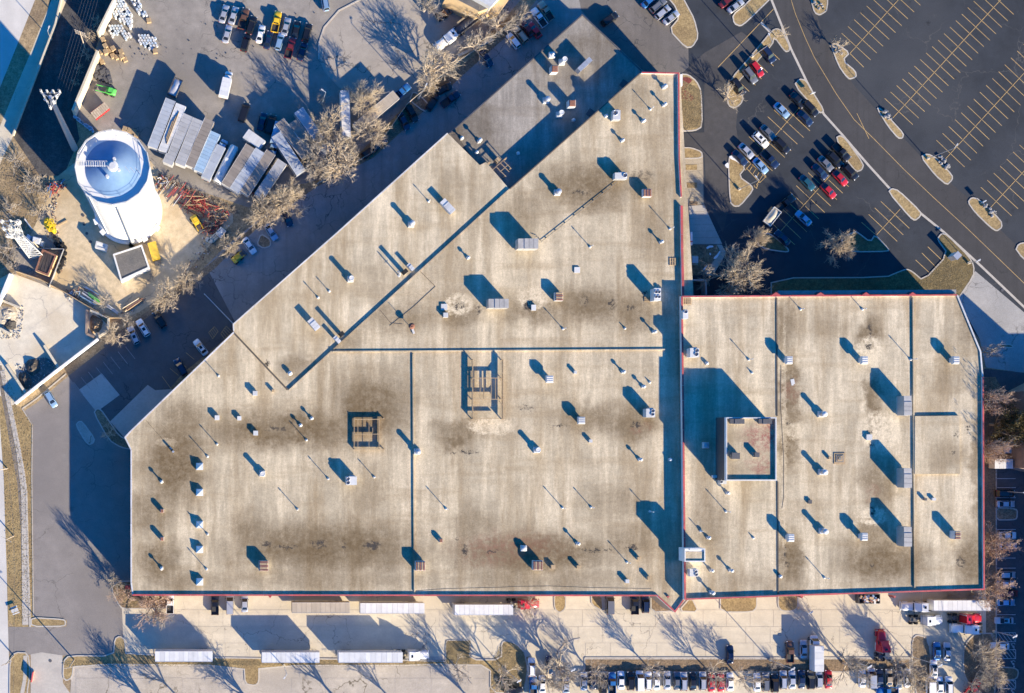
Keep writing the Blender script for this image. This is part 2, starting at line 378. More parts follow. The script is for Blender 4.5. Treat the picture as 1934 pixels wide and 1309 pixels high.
# ------------------------------------------------------------------ templates
class T:
    """a thing made once: list of (part name, mesh, paintable, location, [(sub name, mesh, location)])"""
    def __init__(s): s.p = []
    def part(s, name, mb, m, paint=False, loc=(0, 0, 0), subs=()):
        s.p.append((name, mb.mesh(name, m) if isinstance(mb, MB) else mb, paint, loc, subs)); return s
def inst(t, name, loc, rz, label, cat, group=None, paint=None, scale=1.0, partlabel=None):
    r = empty(name, loc, rz, label, cat, group)
    if scale != 1.0: r.scale = (scale,)*3 if not isinstance(scale, tuple) else scale
    for nm, me, pt, lc, subs in t.p:
        o = put(nm, me, r, lc)
        if pt and paint:
            o.material_slots[0].link = 'OBJECT'; o.material_slots[0].material = paint
        for sn, sm, sl_ in subs: put(sn, sm, o, sl_)
    return r
tyre_me = {}
def wheel_meshes(r, wd):
    k = (r, wd)
    if k in tyre_me: return tyre_me[k]
    a = MB(); n = 14
    prof = [(r*.62, -wd/2), (r*.92, -wd/2), (r, -wd*.36), (r, wd*.36), (r*.92, wd/2), (r*.62, wd/2)]
    vs_ = []; fs = []
    for rr, y in prof: vs_ += [(rr*cos(2*pi*i/n), y, rr*sin(2*pi*i/n)) for i in range(n)]
    for q in range(len(prof)-1):
        for i in range(n):
            j = (i+1) % n; fs.append((q*n+i, (q+1)*n+i, (q+1)*n+j, q*n+j))
    a.add(vs_, fs, 0, True)
    b = MB(); vs_ = [(r*.62*cos(2*pi*i/n), y, r*.62*sin(2*pi*i/n)) for y in (-wd*.42, wd*.42) for i in range(n)]+[(0, -wd*.5, 0), (0, wd*.5, 0)]
    fs = [(i, (i+1) % n, 2*n) for i in range(n)]+[(n+(i+1) % n, n+i, 2*n+1) for i in range(n)]
    b.add(vs_, fs)
    tyre_me[k] = (a.mesh('tyre', M_tyre), b.mesh('rim', M_rim)); return tyre_me[k]
def add_wheel(t, x, y, r=.33, wd=.22):
    ty, rm = wheel_meshes(r, wd)
    t.part('wheel', ty, None, False, (x, y, r), [('rim', rm, (0, 0, 0))])
def loft(mb, st, mi=0):
    """st: stations (x, half width, z bottom, z top, crown); closed rounded body"""
    rows = []
    for x, hw, zb, zt, cr in st:
        h = zt-zb
        half = [(hw*.90, zb), (hw, zb+h*.22), (hw, zb+h*.62), (hw*.955, zb+h*.9), (hw*.84, zt), (hw*.42, zt+cr*.75)]
        row = [(x, y, z) for y, z in half]+[(x, 0, zt+cr)]+[(x, -y, z) for y, z in half[::-1]]
        rows.append(row)
    n = len(rows[0]); vs_ = [p for r_ in rows for p in r_]; fs = []
    for k in range(len(rows)-1):
        for i in range(n-1): fs.append((k*n+i, (k+1)*n+i, (k+1)*n+i+1, k*n+i+1))
    mb.add(vs_, fs, mi, True)
    mb.add(rows[0], [tuple(range(n-1, -1, -1))], mi); mb.add(rows[-1], [tuple(range(n))], mi)
    return mb
def quad_panel(mb, a, b, c, d_, thick=.02):
    a, b, c, d_ = map(Vector, (a, b, c, d_)); nn = (b-a).cross(d_-a).normalized()*thick
    vs_ = [a, b, c, d_, a+nn, b+nn, c+nn, d_+nn]
    return mb.add(vs_, [(4, 5, 6, 7), (0, 1, 5, 4), (1, 2, 6, 5), (2, 3, 7, 6), (3, 0, 4, 7)])
def cabin(t, xw0, xw1, xr1, xr0, zb, zr, hb, hr, rear_glass=True, sunroof=False):
    """xw0 windscreen base, xw1 roof front, xr1 roof rear, xr0 rear glass base"""
    f = MB(); zc = zr+.035
    vs_ = [(xw0, hb, zb), (xw0, -hb, zb), (xr0, -hb, zb), (xr0, hb, zb), (xw1, hr, zr), (xw1, -hr, zr), (xr1, -hr, zr), (xr1, hr, zr)]
    f.add(vs_, [(0, 4, 5, 1), (1, 5, 6, 2), (2, 6, 7, 3), (3, 7, 4, 0)])
    xm = (xw1+xr1)/2
    f.add([(xw1, hr, zr), (xw1, 0, zr+.02), (xw1, -hr, zr), (xm, -hr, zr+.01), (xm, 0, zc), (xm, hr, zr+.01), (xr1, hr, zr), (xr1, 0, zr+.02), (xr1, -hr, zr)],
          [(0, 5, 4, 1), (1, 4, 3, 2), (5, 6, 7, 4), (4, 7, 8, 3)], 0, True)
    t.part('roof', f, PAINT['white'], True)
    def lp(a, b, k): return tuple(a[i]+(b[i]-a[i])*k for i in range(3))
    def inset(q, u=.07, v=.1):
        a, b, c, d_ = q
        l0, l1 = lp(a, d_, v), lp(a, d_, 1-v); r0, r1 = lp(b, c, v), lp(b, c, 1-v)
        return lp(l0, r0, u), lp(l0, r0, 1-u), lp(l1, r1, 1-u), lp(l1, r1, u)
    g = MB(); quad_panel(g, *inset((vs_[1], vs_[0], vs_[4], vs_[5]), .05, .04)); t.part('windscreen', g, M_glass)
    if rear_glass:
        g = MB(); quad_panel(g, *inset((vs_[3], vs_[2], vs_[6], vs_[7]), .07, .08)); t.part('rear_window', g, M_glass)
    for q in ((vs_[0], vs_[3], vs_[7], vs_[4]), (vs_[2], vs_[1], vs_[5], vs_[6])):
        g = MB(); quad_panel(g, *inset(q, .05, .12)); t.part('side_window', g, M_glass)
    if sunroof:
        g = MB(); g.box((xm+.25, 0, zc+.005), (.8, hr*1.1, .03)); t.part('sunroof', g, M_glass)
    for sgn in (1, -1):
        g = MB(); g.box((xw0-.25, sgn*(hb+.17), zb+.06), (.14, .22, .13)); t.part('mirror', g, M_trim)
def lamps(t, xf, xr, hw, zf, zr_, wv=.34):
    for sgn in (1, -1):
        t.part('headlight', MB().box((xf, sgn*(hw-wv/2), zf), (.16, wv, .13)), M_head)
    for sgn in (1, -1):
        t.part('tail_light', MB().box((xr, sgn*(hw-wv/2), zr_), (.10, wv*.9, .16)), M_tail)
def sedan(sun=False):
    t = T(); b = MB()
    loft(b, [(-2.34, .66, .38, .74, .01), (-2.28, .78, .28, .90, .03), (-1.95, .86, .22, .97, .04), (-1.2, .90, .20, .98, .04), (0, .905, .20, .96, .04), (1.0, .90, .20, .95, .05), (1.7, .87, .22, .86, .06), (2.15, .80, .26, .74, .05), (2.32, .66, .34, .62, .02)])
    t.part('body', b, PAINT['white'], True); cabin(t, 1.12, .35, -.95, -1.72, .96, 1.42, .80, .60, True, sun); lamps(t, 2.16, -2.29, .80, .68, .82)
    for x in (1.38, -1.36):
        for y in (.80, -.80): add_wheel(t, x, y, .32, .21)
    return t
def suv(sun=False):
    t = T(); b = MB()
    loft(b, [(-2.38, .74, .42, .92, .01), (-2.32, .86, .34, 1.02, .02), (-1.9, .93, .28, 1.08, .02), (0, .945, .26, 1.08, .03), (1.05, .94, .26, 1.08, .05), (1.75, .91, .28, 1.02, .06), (2.2, .84, .34, .90, .05), (2.36, .70, .42, .74, .02)])
    t.part('body', b, PAINT['white'], True); cabin(t, 1.10, .45, -1.95, -2.28, 1.08, 1.68, .85, .68, True, sun); lamps(t, 2.2, -2.34, .84, .84, .98)
    for sgn in (1, -1): t.part('roof_rail', MB().box((-.75, sgn*.60, 1.735), (2.1, .05, .05)), M_trim)
    for x in (1.42, -1.42):
        for y in (.83, -.83): add_wheel(t, x, y, .36, .24)
    return t
def wagon():
    t = T(); b = MB()
    loft(b, [(-2.25, .70, .36, .86, .01), (-2.18, .80, .28, .96, .03), (-1.7, .88, .22, .99, .03), (0, .89, .20, .97, .03), (1.05, .885, .20, .95, .05), (1.7, .85, .22, .86, .06), (2.1, .78, .26, .74, .05), (2.24, .64, .34, .62, .02)])
    t.part('body', b, PAINT['white'], True); cabin(t, 1.15, .35, -1.75, -2.14, .96, 1.46, .79, .62); lamps(t, 2.1, -2.2, .78, .68, .88)
    for x in (1.32, -1.32):
        for y in (.79, -.79): add_wheel(t, x, y, .32, .21)
    return t
def van():
    t = T(); b = MB()
    loft(b, [(-2.55, .80, .42, 1.05, .01), (-2.5, .93, .34, 1.12, .02), (-1.9, .98, .28, 1.14, .02), (0, .99, .26, 1.14, .02), (1.4, .98, .26, 1.12, .05), (2.0, .95, .28, 1.02, .07), (2.4, .86, .34, .88, .05), (2.54, .72, .42, .74, .02)])
    t.part('body', b, PAINT['white'], True); cabin(t, 1.75, .85, -2.38, -2.5, 1.12, 1.92, .93, .80); lamps(t, 2.4, -2.52, .86, .82, 1.1)
    for x in (1.62, -1.55):
        for y in (.87, -.87): add_wheel(t, x, y, .35, .24)
    return t
def pickup():
    t = T(); b = MB()
    loft(b, [(-.62, .93, .40, 1.05, .0), (0, .95, .34, 1.06, .02), (.9, .95, .34, 1.08, .04), (1.75, .94, .36, 1.06, .07), (2.5, .90, .40, .98, .06), (2.72, .78, .46, .80, .02)])
    t.part('body', b, PAINT['white'], True); cabin(t, 1.15, .55, -.45, -.60, 1.06, 1.74, .84, .66); lamps(t, 2.56, -2.74, .9, .9, .95, .3)
    bd = MB(); bd.box((-1.68, 0, .62), (2.06, 1.84, .2))
    for sgn in (1, -1): bd.box((-1.68, sgn*.89, .88), (2.06, .12, .4))
    bd.box((-2.67, 0, .88), (.10, 1.66, .4))
    t.part('bed', bd, PAINT['white'], True); t.part('bed_liner', MB().box((-1.66, 0, .735), (1.9, 1.62, .02)), M_bedlin)
    for x in (1.75, -1.6):
        for y in (.84, -.84): add_wheel(t, x, y, .39, .26)
    return t
CARS = {'s': sedan(), 'S': sedan(True), 'u': suv(), 'U': suv(True), 'w': wagon(), 'v': van(), 'p': pickup()}
CAT = {'s': 'car', 'S': 'car', 'u': 'suv', 'U': 'suv', 'w': 'car', 'v': 'van', 'p': 'pickup truck'}
NAMES = {'s': 'sedan', 'S': 'sedan', 'u': 'suv', 'U': 'suv', 'w': 'hatchback', 'v': 'minivan', 'p': 'pickup_truck'}

def tractor():
    """long-nosed semi tractor, nose towards +x"""
    t = T(); h = MB()
    loft(h, [(1.1, 1.08, .75, 1.95, .05), (1.9, .98, .75, 1.85, .08), (2.8, .90, .78, 1.70, .08), (3.45, .80, .80, 1.45, .05), (3.6, .62, .85, 1.2, .02)])
    t.part('hood', h, PAINT['white'], True)
    fb = MB()
    for sgn in (1, -1): fb.box((2.55, sgn*1.02, .86), (1.35, .36, .5), 0, 0, .8)
    fb.box((3.62, 0, .55), (.22, 2.3, .36)); t.part('bumper', fb, PAINT['white'], True)
    c = MB(); c.box((.45, 0, 1.8), (1.35, 2.3, 1.9), 0, 0, .96); t.part('cab', c, PAINT['white'], True)
    g = MB(); quad_panel(g, (1.15, -1.0, 2.0), (1.15, 1.0, 2.0), (.98, .95, 2.68), (.98, -.95, 2.68), .04); t.part('windscreen', g, M_glass)
    for sgn in (1, -1): t.part('side_window', MB().box((.5, sgn*1.145, 2.2), (.8, .04, .6)), M_glass)
    sl_ = MB(); sl_.box((-.98, 0, 2.05), (1.5, 2.44, 2.5), 0, 0, .97); t.part('sleeper', sl_, PAINT['white'], True)
    fr = MB(); fr.add([(.95, -.95, 2.76), (.95, .95, 2.76), (-1.6, 1.15, 2.76), (-1.6, -1.15, 2.76), (-.2, .95, 3.55), (-.2, -.95, 3.55), (-1.65, 1.12, 3.8), (-1.65, -1.12, 3.8)],
        [(0, 1, 4, 5), (5, 4, 6, 7), (1, 2, 6, 4), (3, 0, 5, 7), (2, 3, 7, 6)]); t.part('roof_fairing', fr, PAINT['white'], True)
    t.part('roof_hatch', MB().box((-.95, 0, 3.72), (.5, .62, .08)), M_glass)
    ch = MB()
    for sgn in (1, -1): ch.box((-1.1, sgn*.42, .86), (6.6, .12, .26))
    for x in (-1.9, -2.6, -3.4, -4.2): ch.box((x, 0, .86), (.14, .8, .2))
    ch.cyl((-3.2, 0, .98), .5, .14, 14); t.part('chassis', ch, M_dgrey)
    for sgn in (1, -1):
        f = MB(); vs_ = []; t.part('fuel_tank', MB().tube((-1.5, sgn*1.0, .72), (.4, sgn*1.0, .72), .31, None, 10, 0, True), M_galv)
        t.part('exhaust_stack', MB().cyl((-1.86, sgn*1.02, 1.0), .09, 2.9, 8), M_galv)
        t.part('mirror', MB().box((1.05, sgn*1.36, 2.2), (.1, .2, .5)), M_trim)
        t.part('headlight', MB().box((3.46, sgn*.82, .95), (.2, .26, .2)), M_head)
    for x, dual in ((2.55, 0), (-2.65, 1), (-3.95, 1)):
        for sgn in (1, -1):
            add_wheel(t, x, sgn*(1.02 if not dual else .92), .5, .3 if not dual else .56)
    return t
TRACT = tractor()
def trailer_tpl(L=14.6, W=2.6, h=4.1, ribs=12, key='white', wheels=True, z0=1.15):
    t = T(); b = MB().box((0, 0, (z0+h-.06)/2), (L, W, h-.06-z0)); t.part('box', b, BOXP[key], True)
    for k in range(ribs):
        x = -L/2+(k+.5)*L/ribs
        t.part('roof_panel', MB().box((x, 0, h-.03), (L/ribs-.05, W-.14, .06)), BOXP[key], True)
    for sgn in (1, -1): t.part('top_rail', MB().box((0, sgn*(W/2-.03), h-.02), (L, .07, .1)), M_lgrey)
    for sgn in (1, -1): t.part('rear_door', MB().box((-L/2-.03, sgn*W*.235, (z0+h)/2), (.05, W*.45, h-z0-.3)), M_lgrey)
    if wheels:
        t.part('chassis', MB().box((0, 0, z0-.12), (L*.96, 1.1, .22)), M_dgrey)
        for x in (-L/2+1.5, -L/2+2.8):
            for sgn in (1, -1): add_wheel(t, x, sgn*(W/2-.32), .5, .5)
        for sgn in (1, -1): t.part('landing_leg', MB().box((L/2-2.6, sgn*.8, z0/2), (.14, .14, z0)), M_dgrey)
    return t
def cabtruck(Lb=5.2, key='white', h=3.4, cabcol='white'):
    """straight box truck, cab towards +x"""
    t = T(); z0 = 1.0
    t.part('cargo_box', MB().box((-.9, 0, (z0+h)/2), (Lb, 2.4, h-z0)), BOXP[key])
    for k in range(4): t.part('roof_panel', MB().box((-.9-Lb/2+(k+.5)*Lb/4, 0, h+.015), (Lb/4-.05, 2.28, .05)), BOXP[key])
    b = MB(); x0 = -.9+Lb/2+.12
    loft(b, [(x0, 1.0, .5, 1.25, 0), (x0+1.1, 1.0, .45, 1.25, .02), (x0+1.8, .95, .5, 1.15, .06), (x0+2.15, .82, .55, .95, .03)])
    t.part('body', b, PAINT[cabcol], True); cabin(t, x0+1.45, x0+.85, x0+.05, x0, 1.25, 2.2, .95, .82, False); lamps(t, x0+2.0, -.9-Lb/2-.02, .85, .85, .95)
    t.part('chassis', MB().box((-.6, 0, .75), (Lb+1, .9, .25)), M_dgrey)
    for x in (x0+1.2, -.9-Lb/2+1.3):
        for sgn in (1, -1): add_wheel(t, x, sgn*.95, .42, .3)
    return t

# ------------------------------------------------------------------ trees
def tree_tpl(seed, kids=(8, 4, 4, 4, 2), spread=1.0, trunk_h=.2, mt=None, leafy=0, twr=1.0):
    """bare tree one unit tall, crown one unit in radius; scaled per instance"""
    rnd = random.Random(seed); tr = MB(); cr = MB()
    mt = mt or M_twig; base = Vector((0, 0, 0)); top = Vector((rnd.uniform(-.02, .02), rnd.uniform(-.02, .02), trunk_h))
    tr.tube(base, top, .030, .024, 8)
    tips = []
    def branch(p, dv, ln, rad, lev):
        pts = [p]; dd = dv.copy(); nseg = 3 if lev < 2 else 2
        for k in range(nseg):
            dd = (dd+Vector((rnd.gauss(0, .13), rnd.gauss(0, .13), rnd.gauss(.05, .09)))).normalized()
            pts.append(pts[-1]+dd*(ln/nseg))
        last = lev == len(kids)-1
        mb = tr if lev == 0 else cr
        for k in range(nseg):
            r0 = rad*(1-.5*k/nseg); r1 = rad*(1-.5*(k+1)/nseg)
            if last and k == nseg-1: r1 = 0
            mb.tube(pts[k], pts[k+1], r0, r1, 5 if lev == 0 else 3)
        tips.append(pts[-1])
        if last: return
        for c in range(kids[lev+1]):
            f = rnd.uniform(.35, 1.0) if c else 1.0
            q = min(nseg-1, int(f*nseg)); pp = pts[q].lerp(pts[q+1], f*nseg-q) if f < 1 else pts[-1]
            ax = Vector((rnd.gauss(0, 1), rnd.gauss(0, 1), rnd.gauss(0, 1))).cross(dd).normalized()
            nd = Matrix.Rotation(rnd.uniform(.3, .85), 3, ax) @ dd; nd.z += .06
            branch(pp, nd.normalized(), ln*rnd.uniform(.5, .72), rad*.60, lev+1)
    for k in range(kids[0]):
        az = 2*pi*k/kids[0]+rnd.uniform(-.35, .35); pol = rnd.uniform(.3, 1.15)*spread
        if k == 0: pol = .1
        branch(top-Vector((0, 0, rnd.uniform(0, trunk_h*.3))), Vector((sin(pol)*cos(az), sin(pol)*sin(az), cos(pol))), rnd.uniform(.30, .40), .017, 0)
    mx, my = sum(p.x for p in tips)/len(tips), sum(p.y for p in tips)/len(tips)
    rr = sorted(hypot(p.x-mx, p.y-my) for p in tips)[int(len(tips)*.90)]; zz = max(p.z for p in tips)
    kx, kz = 1/rr, 1/zz
    for mb in (tr, cr): mb.v = [((x-mx)*kx, (y-my)*kx, z*kz) for x, y, z in mb.v]
    t = T(); t.part('trunk', tr, M_bark); t.part('crown', cr, mt)
    if leafy:
        lf = MB()
        for k in range(leafy):
            q = tips[rnd.randrange(len(tips))]; q = Vector(((q.x-mx)*kx, (q.y-my)*kx, q.z*kz))+Vector((rnd.gauss(0, .05), rnd.gauss(0, .05), rnd.gauss(0, .03)))
            a = Vector((rnd.gauss(0, 1), rnd.gauss(0, 1), rnd.gauss(0, 1))).normalized(); u = a.orthogonal().normalized()*.022; v_ = a.cross(u)*.9
            lf.add([q-u, q+v_, q+u, q-v_], [(0, 1, 2, 3)])
        t.part('foliage', lf, M_leaf_olive if leafy > 4000 else M_twig_red)
    return t
TREES = {'k': tree_tpl(23, (15, 5, 5, 4, 3), 1.3, .40), 'a': tree_tpl(1, (8, 4, 4, 4, 3)), 'b': tree_tpl(2, (9, 4, 4, 4, 3), 1.1), 'c': tree_tpl(3, (7, 5, 4, 3, 3), .9, .24, M_twig_grey),
         'd': tree_tpl(4, (7, 4, 4, 4, 2), 1.0, .3, M_twig_grey), 'e': tree_tpl(5, (9, 5, 4, 4, 3), 1.15, .15),
         'r': tree_tpl(6, (8, 4, 4, 4, 2), 1.0, .2, M_twig_red, 1600), 'o': tree_tpl(8, (8, 4, 4, 3), 1.0, .2, M_bark, 9000),
         's': tree_tpl(9, (10, 4, 4, 2), 1.2, .06, M_twig_grey), 'q': tree_tpl(10, (8, 4, 4, 3), 1.2, .3, M_twig)}
def tree(kind, px, py, rpx, h, label, cat='tree', group=None):
    zc = h*(.78 if kind == 'k' else .6); q = at(px, py, zc); r_ = rpx*S*(H-zc)/H
    return inst(TREES[kind], {'s': 'shrub'}.get(kind, 'tree') if kind == 's' else ('evergreen_tree' if kind == 'o' else 'bare_tree'), (q.x, q.y, 0), random.uniform(0, 6.28), label, cat, group, None, (r_, r_, h))
# ------------------------------------------------------------------ the ground
g0 = MB(); g0.add([(-1500, -1500, 0), (1500, -1500, 0), (1500, 1500, 0), (-1500, 1500, 0)], [(0, 1, 2, 3)])
tag(g0.build('ground', M_brown), kind='structure')
sheet('rail_corridor', [(120, -90), (240, -90), (224, -30), (140, 205), (150, 262), (120, 332), (75, 332), (25, 258)], M_dark_ballast)
sheet('highway', [(-300, -160), (105, -160), (66, 0), (32, 86), (-2, 170), (-140, 520), (-300, 900)], M_street)
sheet('frontage_road', [(97, 0), (125, -70), (160, -70), (126, 0), (88, 92), (25, 256), (0, 310), (-80, 500), (-110, 470), (0, 238), (55, 106)], M_conc)
sheet('storage_yard', [(250, -90), (222, -10), (140, 206), (152, 232), (262, 275), (300, 325), (345, 350), (470, 392), (520, 360), (640, 330), (760, 205), (870, 110), (940, 50), (1060, -90)], M_asph_grey)
sheet('turning_circle', [(600, 105), (602, 80), (612, 52), (640, 20), (690, -6), (760, -30), (900, -40), (890, 60), (835, 130), (760, 190), (690, 185), (640, 165), (612, 135)], ground('circle_concrete', (.35, .31, .26), .12, (.28, .25, .21), .06, 6, None, (.14, (.09, .08, .07), .02), .9, .4, .2, (.29, .26, .23)))
alley = sheet('alley', [(212, 640), (330, 560), (430, 462), (485, 418), (560, 372), (700, 292), (770, 228), (870, 142), (990, 30), (1060, -60), (1140, -60), (1140, 30), (850, 260), (442, 622), (345, 705), (250, 800), (235, 830), (180, 778), (125, 705)], M_alley)
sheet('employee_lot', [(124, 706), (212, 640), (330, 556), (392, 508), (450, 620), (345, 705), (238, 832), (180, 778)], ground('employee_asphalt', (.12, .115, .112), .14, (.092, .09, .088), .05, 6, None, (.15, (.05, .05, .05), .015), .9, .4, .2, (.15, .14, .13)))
sheet('concrete_pad', [(133, 748), (192, 705), (226, 746), (158, 796)], M_walk)
apron = sheet('loading_apron', [(208, 796), (279, 727), (293, 737), (325, 735), (325, 770), (236, 828)], M_walk)
lot_w = sheet('west_lot', [(42, 772), (92, 740), (125, 706), (182, 778), (238, 832), (262, 832), (262, 1126), (238, 1146), (232, 1240), (120, 1238), (18, 1236), (14, 1184), (122, 1184), (124, 1170), (63, 1166), (60, 900), (60, 800)], M_asph_lot)
sheet('street', [(-200, 640), (0, 790), (8, 900), (11, 1000), (15, 1180), (19, 1309), (22, 1500), (-200, 1500)], M_street)
sheet('dry_lawn', [(2, 690), (22, 762), (42, 776), (62, 802), (60, 900), (63, 1164), (112, 1167), (126, 1172), (125, 1183), (27, 1184), (16, 1172), (10, 1000), (7, 900), (-2, 780)], M_grass)
sheet('driveway', [(78, 1232), (118, 1238), (119, 1290), (132, 1309), (136, 1450), (66, 1450), (58, 1309), (58, 1236)], M_walk)
pad_w = sheet('wash_pad', [(20, 515), (122, 552), (165, 577), (205, 615), (188, 642), (24, 766), (-60, 700), (-60, 560)], M_conc_pale)
sheet('tower_yard', [(100, 340), (150, 300), (262, 275), (300, 325), (345, 352), (440, 392), (440, 420), (385, 475), (330, 545), (262, 590), (205, 612), (165, 574), (120, 552), (30, 512), (45, 470), (78, 400)], M_conc_dirty)
sheet('brush_bank', [(300, 326), (345, 350), (445, 392), (452, 404), (436, 402), (395, 378), (330, 350), (296, 338)], M_mulch)
sheet('utility_gravel', [(20, 470), (75, 440), (118, 470), (95, 545), (30, 512)], M_asph_grey)
yard_s = sheet('truck_yard', [(230, 1146), (250, 1120), (1300, 1125), (1880, 1105), (1884, 1200), (1884, 1309), (1884, 1500), (960, 1500), (960, 1309), (1000, 1240), (925, 1247), (235, 1240)], M_conc)
lot_s = sheet('south_lot', [(128, 1240), (925, 1240), (925, 1309), (1000, 1309), (1000, 1500), (120, 1500), (134, 1290)], M_conc_old)
sheet('visitor_lot', [(1000, 1268), (1760, 1268), (1760, 1500), (985, 1500)], M_conc)
lot_n = sheet('parking_lot', [(1060, -160), (1108, 20), (1214, 136), (1270, 136), (1270, 580), (1800, 580), (1850, 640), (2400, 900), (2500, -160)], M_asph_new)
sheet('service_drive', [(1060, -160), (1098, 20), (1150, 80), (1214, 140), (1301, 140), (1300, 90), (1262, 40), (1235, -20), (1235, -160)], ground('drive_asphalt', (.165, .148, .132), .14, (.125, .113, .102), .06, 6, (.4, .02, 1, R(-42), .75), (.14, (.06, .06, .06), .015)))
sheet('forecourt', [(1286, 140), (1330, 140), (1330, 250), (1290, 252), (1290, 276), (1330, 290), (1336, 385), (1365, 440), (1400, 300), (1390, 240), (1400, 140), (1440, 90), (1400, 60), (1330, 100)], ground('forecourt_asphalt', (.072, .069, .068), .16, (.050, .050, .052), .08, 7, None, None, .9))
road = sheet('access_road', [(1440, -160), (1457, 0), (1494, 93), (1524, 155), (1556, 216), (1590, 254), (1640, 312), (1680, 356), (1740, 404), (1782, 438), (1850, 500), (1934, 580), (2150, 790), (2250, 700), (2010, 540), (1916, 460), (1830, 376), (1742, 298), (1655, 208), (1612, 160), (1578, 110), (1552, 60), (1535, 0), (1520, -160)], M_asph_road)
sheet('concrete_apron', [(1842, 512), (1934, 590), (2040, 690), (2040, 720), (1862, 694), (1850, 640), (1806, 560)], ground('apron_concrete', (.36, .345, .32), .1, (.30, .29, .27), .1, 5, None, (.12, (.15, .14, .13), .015)))
sheet('east_lot', [(1858, 696), (2040, 715), (2040, 1500), (1880, 1500), (1880, 870), (1858, 860)], ground('east_asphalt', (.10, .10, .102), .18, (.075, .075, .078), .06, 6, None, (.1, (.05, .05, .05), .01)))
# kerbed islands -----------------------------------------------------------------
def island(pts, mat=None, smooth=1, name='grass_island', kerb=True, h=.13, world=False):
    poly = ccw(pts if world else P(pts))
    if smooth: poly = chaikin(poly, smooth)
    z = .06
    o = MB().prism(offset(poly, .16) if kerb else poly, 0, h if kerb else z, sides=kerb).build(name, mat or M_grass); o['kind'] = 'structure'
    if kerb: band(MB(), poly, .30, 0, h+.025, closed=True, shift=.15).build('kerb', M_kerb, o)
    return o
IS = [
 [(1240, -20), (1282, -20), (1297, 8), (1312, 36), (1320, 70), (1308, 90), (1294, 91), (1262, 57), (1283, 32), (1270, 6)],
 [(1382, 28), (1385, 45), (1398, 51), (1411, 42), (1462, -8), (1462, -30), (1440, -30), (1410, 6)],
 [(1530, -30), (1531, 4), (1537, 25), (1548, 30), (1561, 22), (1564, 5), (1562, -30)],
 [(1378, 150), (1372, 180), (1374, 200), (1387, 206), (1400, 197), (1405, 184), (1390, 160), (1420, 128), (1460, 84), (1462, 72), (1478, 94), (1484, 99), (1491, 97), (1492, 88), (1478, 58), (1467, 53), (1457, 57), (1420, 102)],
 [(1568, 86), (1577, 80), (1606, 100), (1592, 114), (1616, 134), (1618, 146), (1604, 151), (1595, 143), (1582, 124)],
 [(1498, 161), (1509, 148), (1522, 151), (1534, 172), (1557, 208), (1551, 215), (1541, 209)],
 [(1577, 260), (1586, 255), (1596, 260), (1632, 310), (1628, 322), (1616, 326), (1597, 302)],
 [(1654, 204), (1663, 204), (1685, 228), (1707, 252), (1705, 262), (1695, 262), (1676, 240)],
 [(1737, 296), (1751, 289), (1770, 299), (1799, 331), (1799, 340), (1788, 351), (1765, 332)],
 [(1676, 363), (1683, 355), (1697, 359), (1739, 399), (1739, 409), (1728, 418), (1717, 411)],
 [(1826, 382), (1834, 372), (1848, 375), (1891, 416), (1893, 430), (1882, 438), (1869, 430), (1840, 402)],
 [(1916, 474), (1922, 460), (1941, 456), (1985, 500), (1980, 515), (1965, 520)],
 [(1614, 436), (1621, 439), (1643, 456), (1652, 442), (1679, 470), (1678, 476), (1613, 477), (1590, 470), (1588, 450)],
 [(1436, 440), (1455, 440), (1489, 469), (1490, 476), (1482, 477), (1447, 472), (1428, 462)],
 [(1374, 296), (1386, 291), (1409, 317), (1396, 333), (1420, 350), (1423, 360), (1398, 390), (1386, 391), (1377, 382)],
 [(1284, 139), (1300, 140), (1316, 153), (1325, 172), (1327, 240), (1313, 248), (1284, 249)],
 [(1284, 278), (1305, 278), (1326, 286), (1327, 300), (1284, 301)],
]
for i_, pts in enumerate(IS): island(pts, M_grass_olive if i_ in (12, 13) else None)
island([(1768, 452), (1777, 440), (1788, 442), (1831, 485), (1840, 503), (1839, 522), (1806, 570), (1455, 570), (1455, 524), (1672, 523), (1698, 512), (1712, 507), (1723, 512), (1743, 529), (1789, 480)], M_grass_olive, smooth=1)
island([(841, 1250), (841, 1212), (846, 1208), (882, 1208), (888, 1214), (888, 1245), (946, 1245), (946, 1213), (956, 1208), (976, 1215), (992, 1232), (997, 1262), (994, 1290), (985, 1309), (925, 1309), (925, 1257), (841, 1257)], smooth=1)
island([(118, 1280), (119, 1248), (130, 1237), (213, 1238), (216, 1206), (226, 1200), (237, 1207), (239, 1239), (842, 1246), (842, 1257), (490, 1258), (490, 1288), (482, 1296), (462, 1292), (460, 1258), (140, 1255), (137, 1280), (126, 1287)], smooth=1)
island([(17, 1300), (18, 1245), (28, 1231), (54, 1232), (58, 1270), (52, 1309), (50, 1400), (18, 1400)], smooth=1)
island([(58, 1165), (110, 1168), (124, 1170), (125, 1182), (112, 1184), (58, 1184)])
island([(208, 1112), (222, 1097), (252, 1096), (252, 1124), (322, 1126), (320, 1149), (240, 1151), (226, 1148)], M_mulch)
island([(1045, 1122), (1069, 1122), (1069, 1150), (1056, 1159), (1046, 1150)])
island([(1115, 1122), (1137, 1122), (1140, 1156), (1116, 1143)])
island([(1228, 1122), (1245, 1122), (1276, 1155), (1228, 1157)], M_mulch)
island([(1279, 1155), (1305, 1125), (1321, 1157)])
island([(1359, 1122), (1430, 1122), (1430, 1148), (1420, 1157), (1359, 1157)])
island([(1468, 1115), (1507, 1115), (1508, 1147), (1498, 1155), (1476, 1155), (1468, 1146)])
island([(1721, 1250), (1722, 1206), (1730, 1198), (1748, 1202), (1758, 1226), (1758, 1309), (1758, 1330), (1735, 1330), (1721, 1275)], M_mulch)
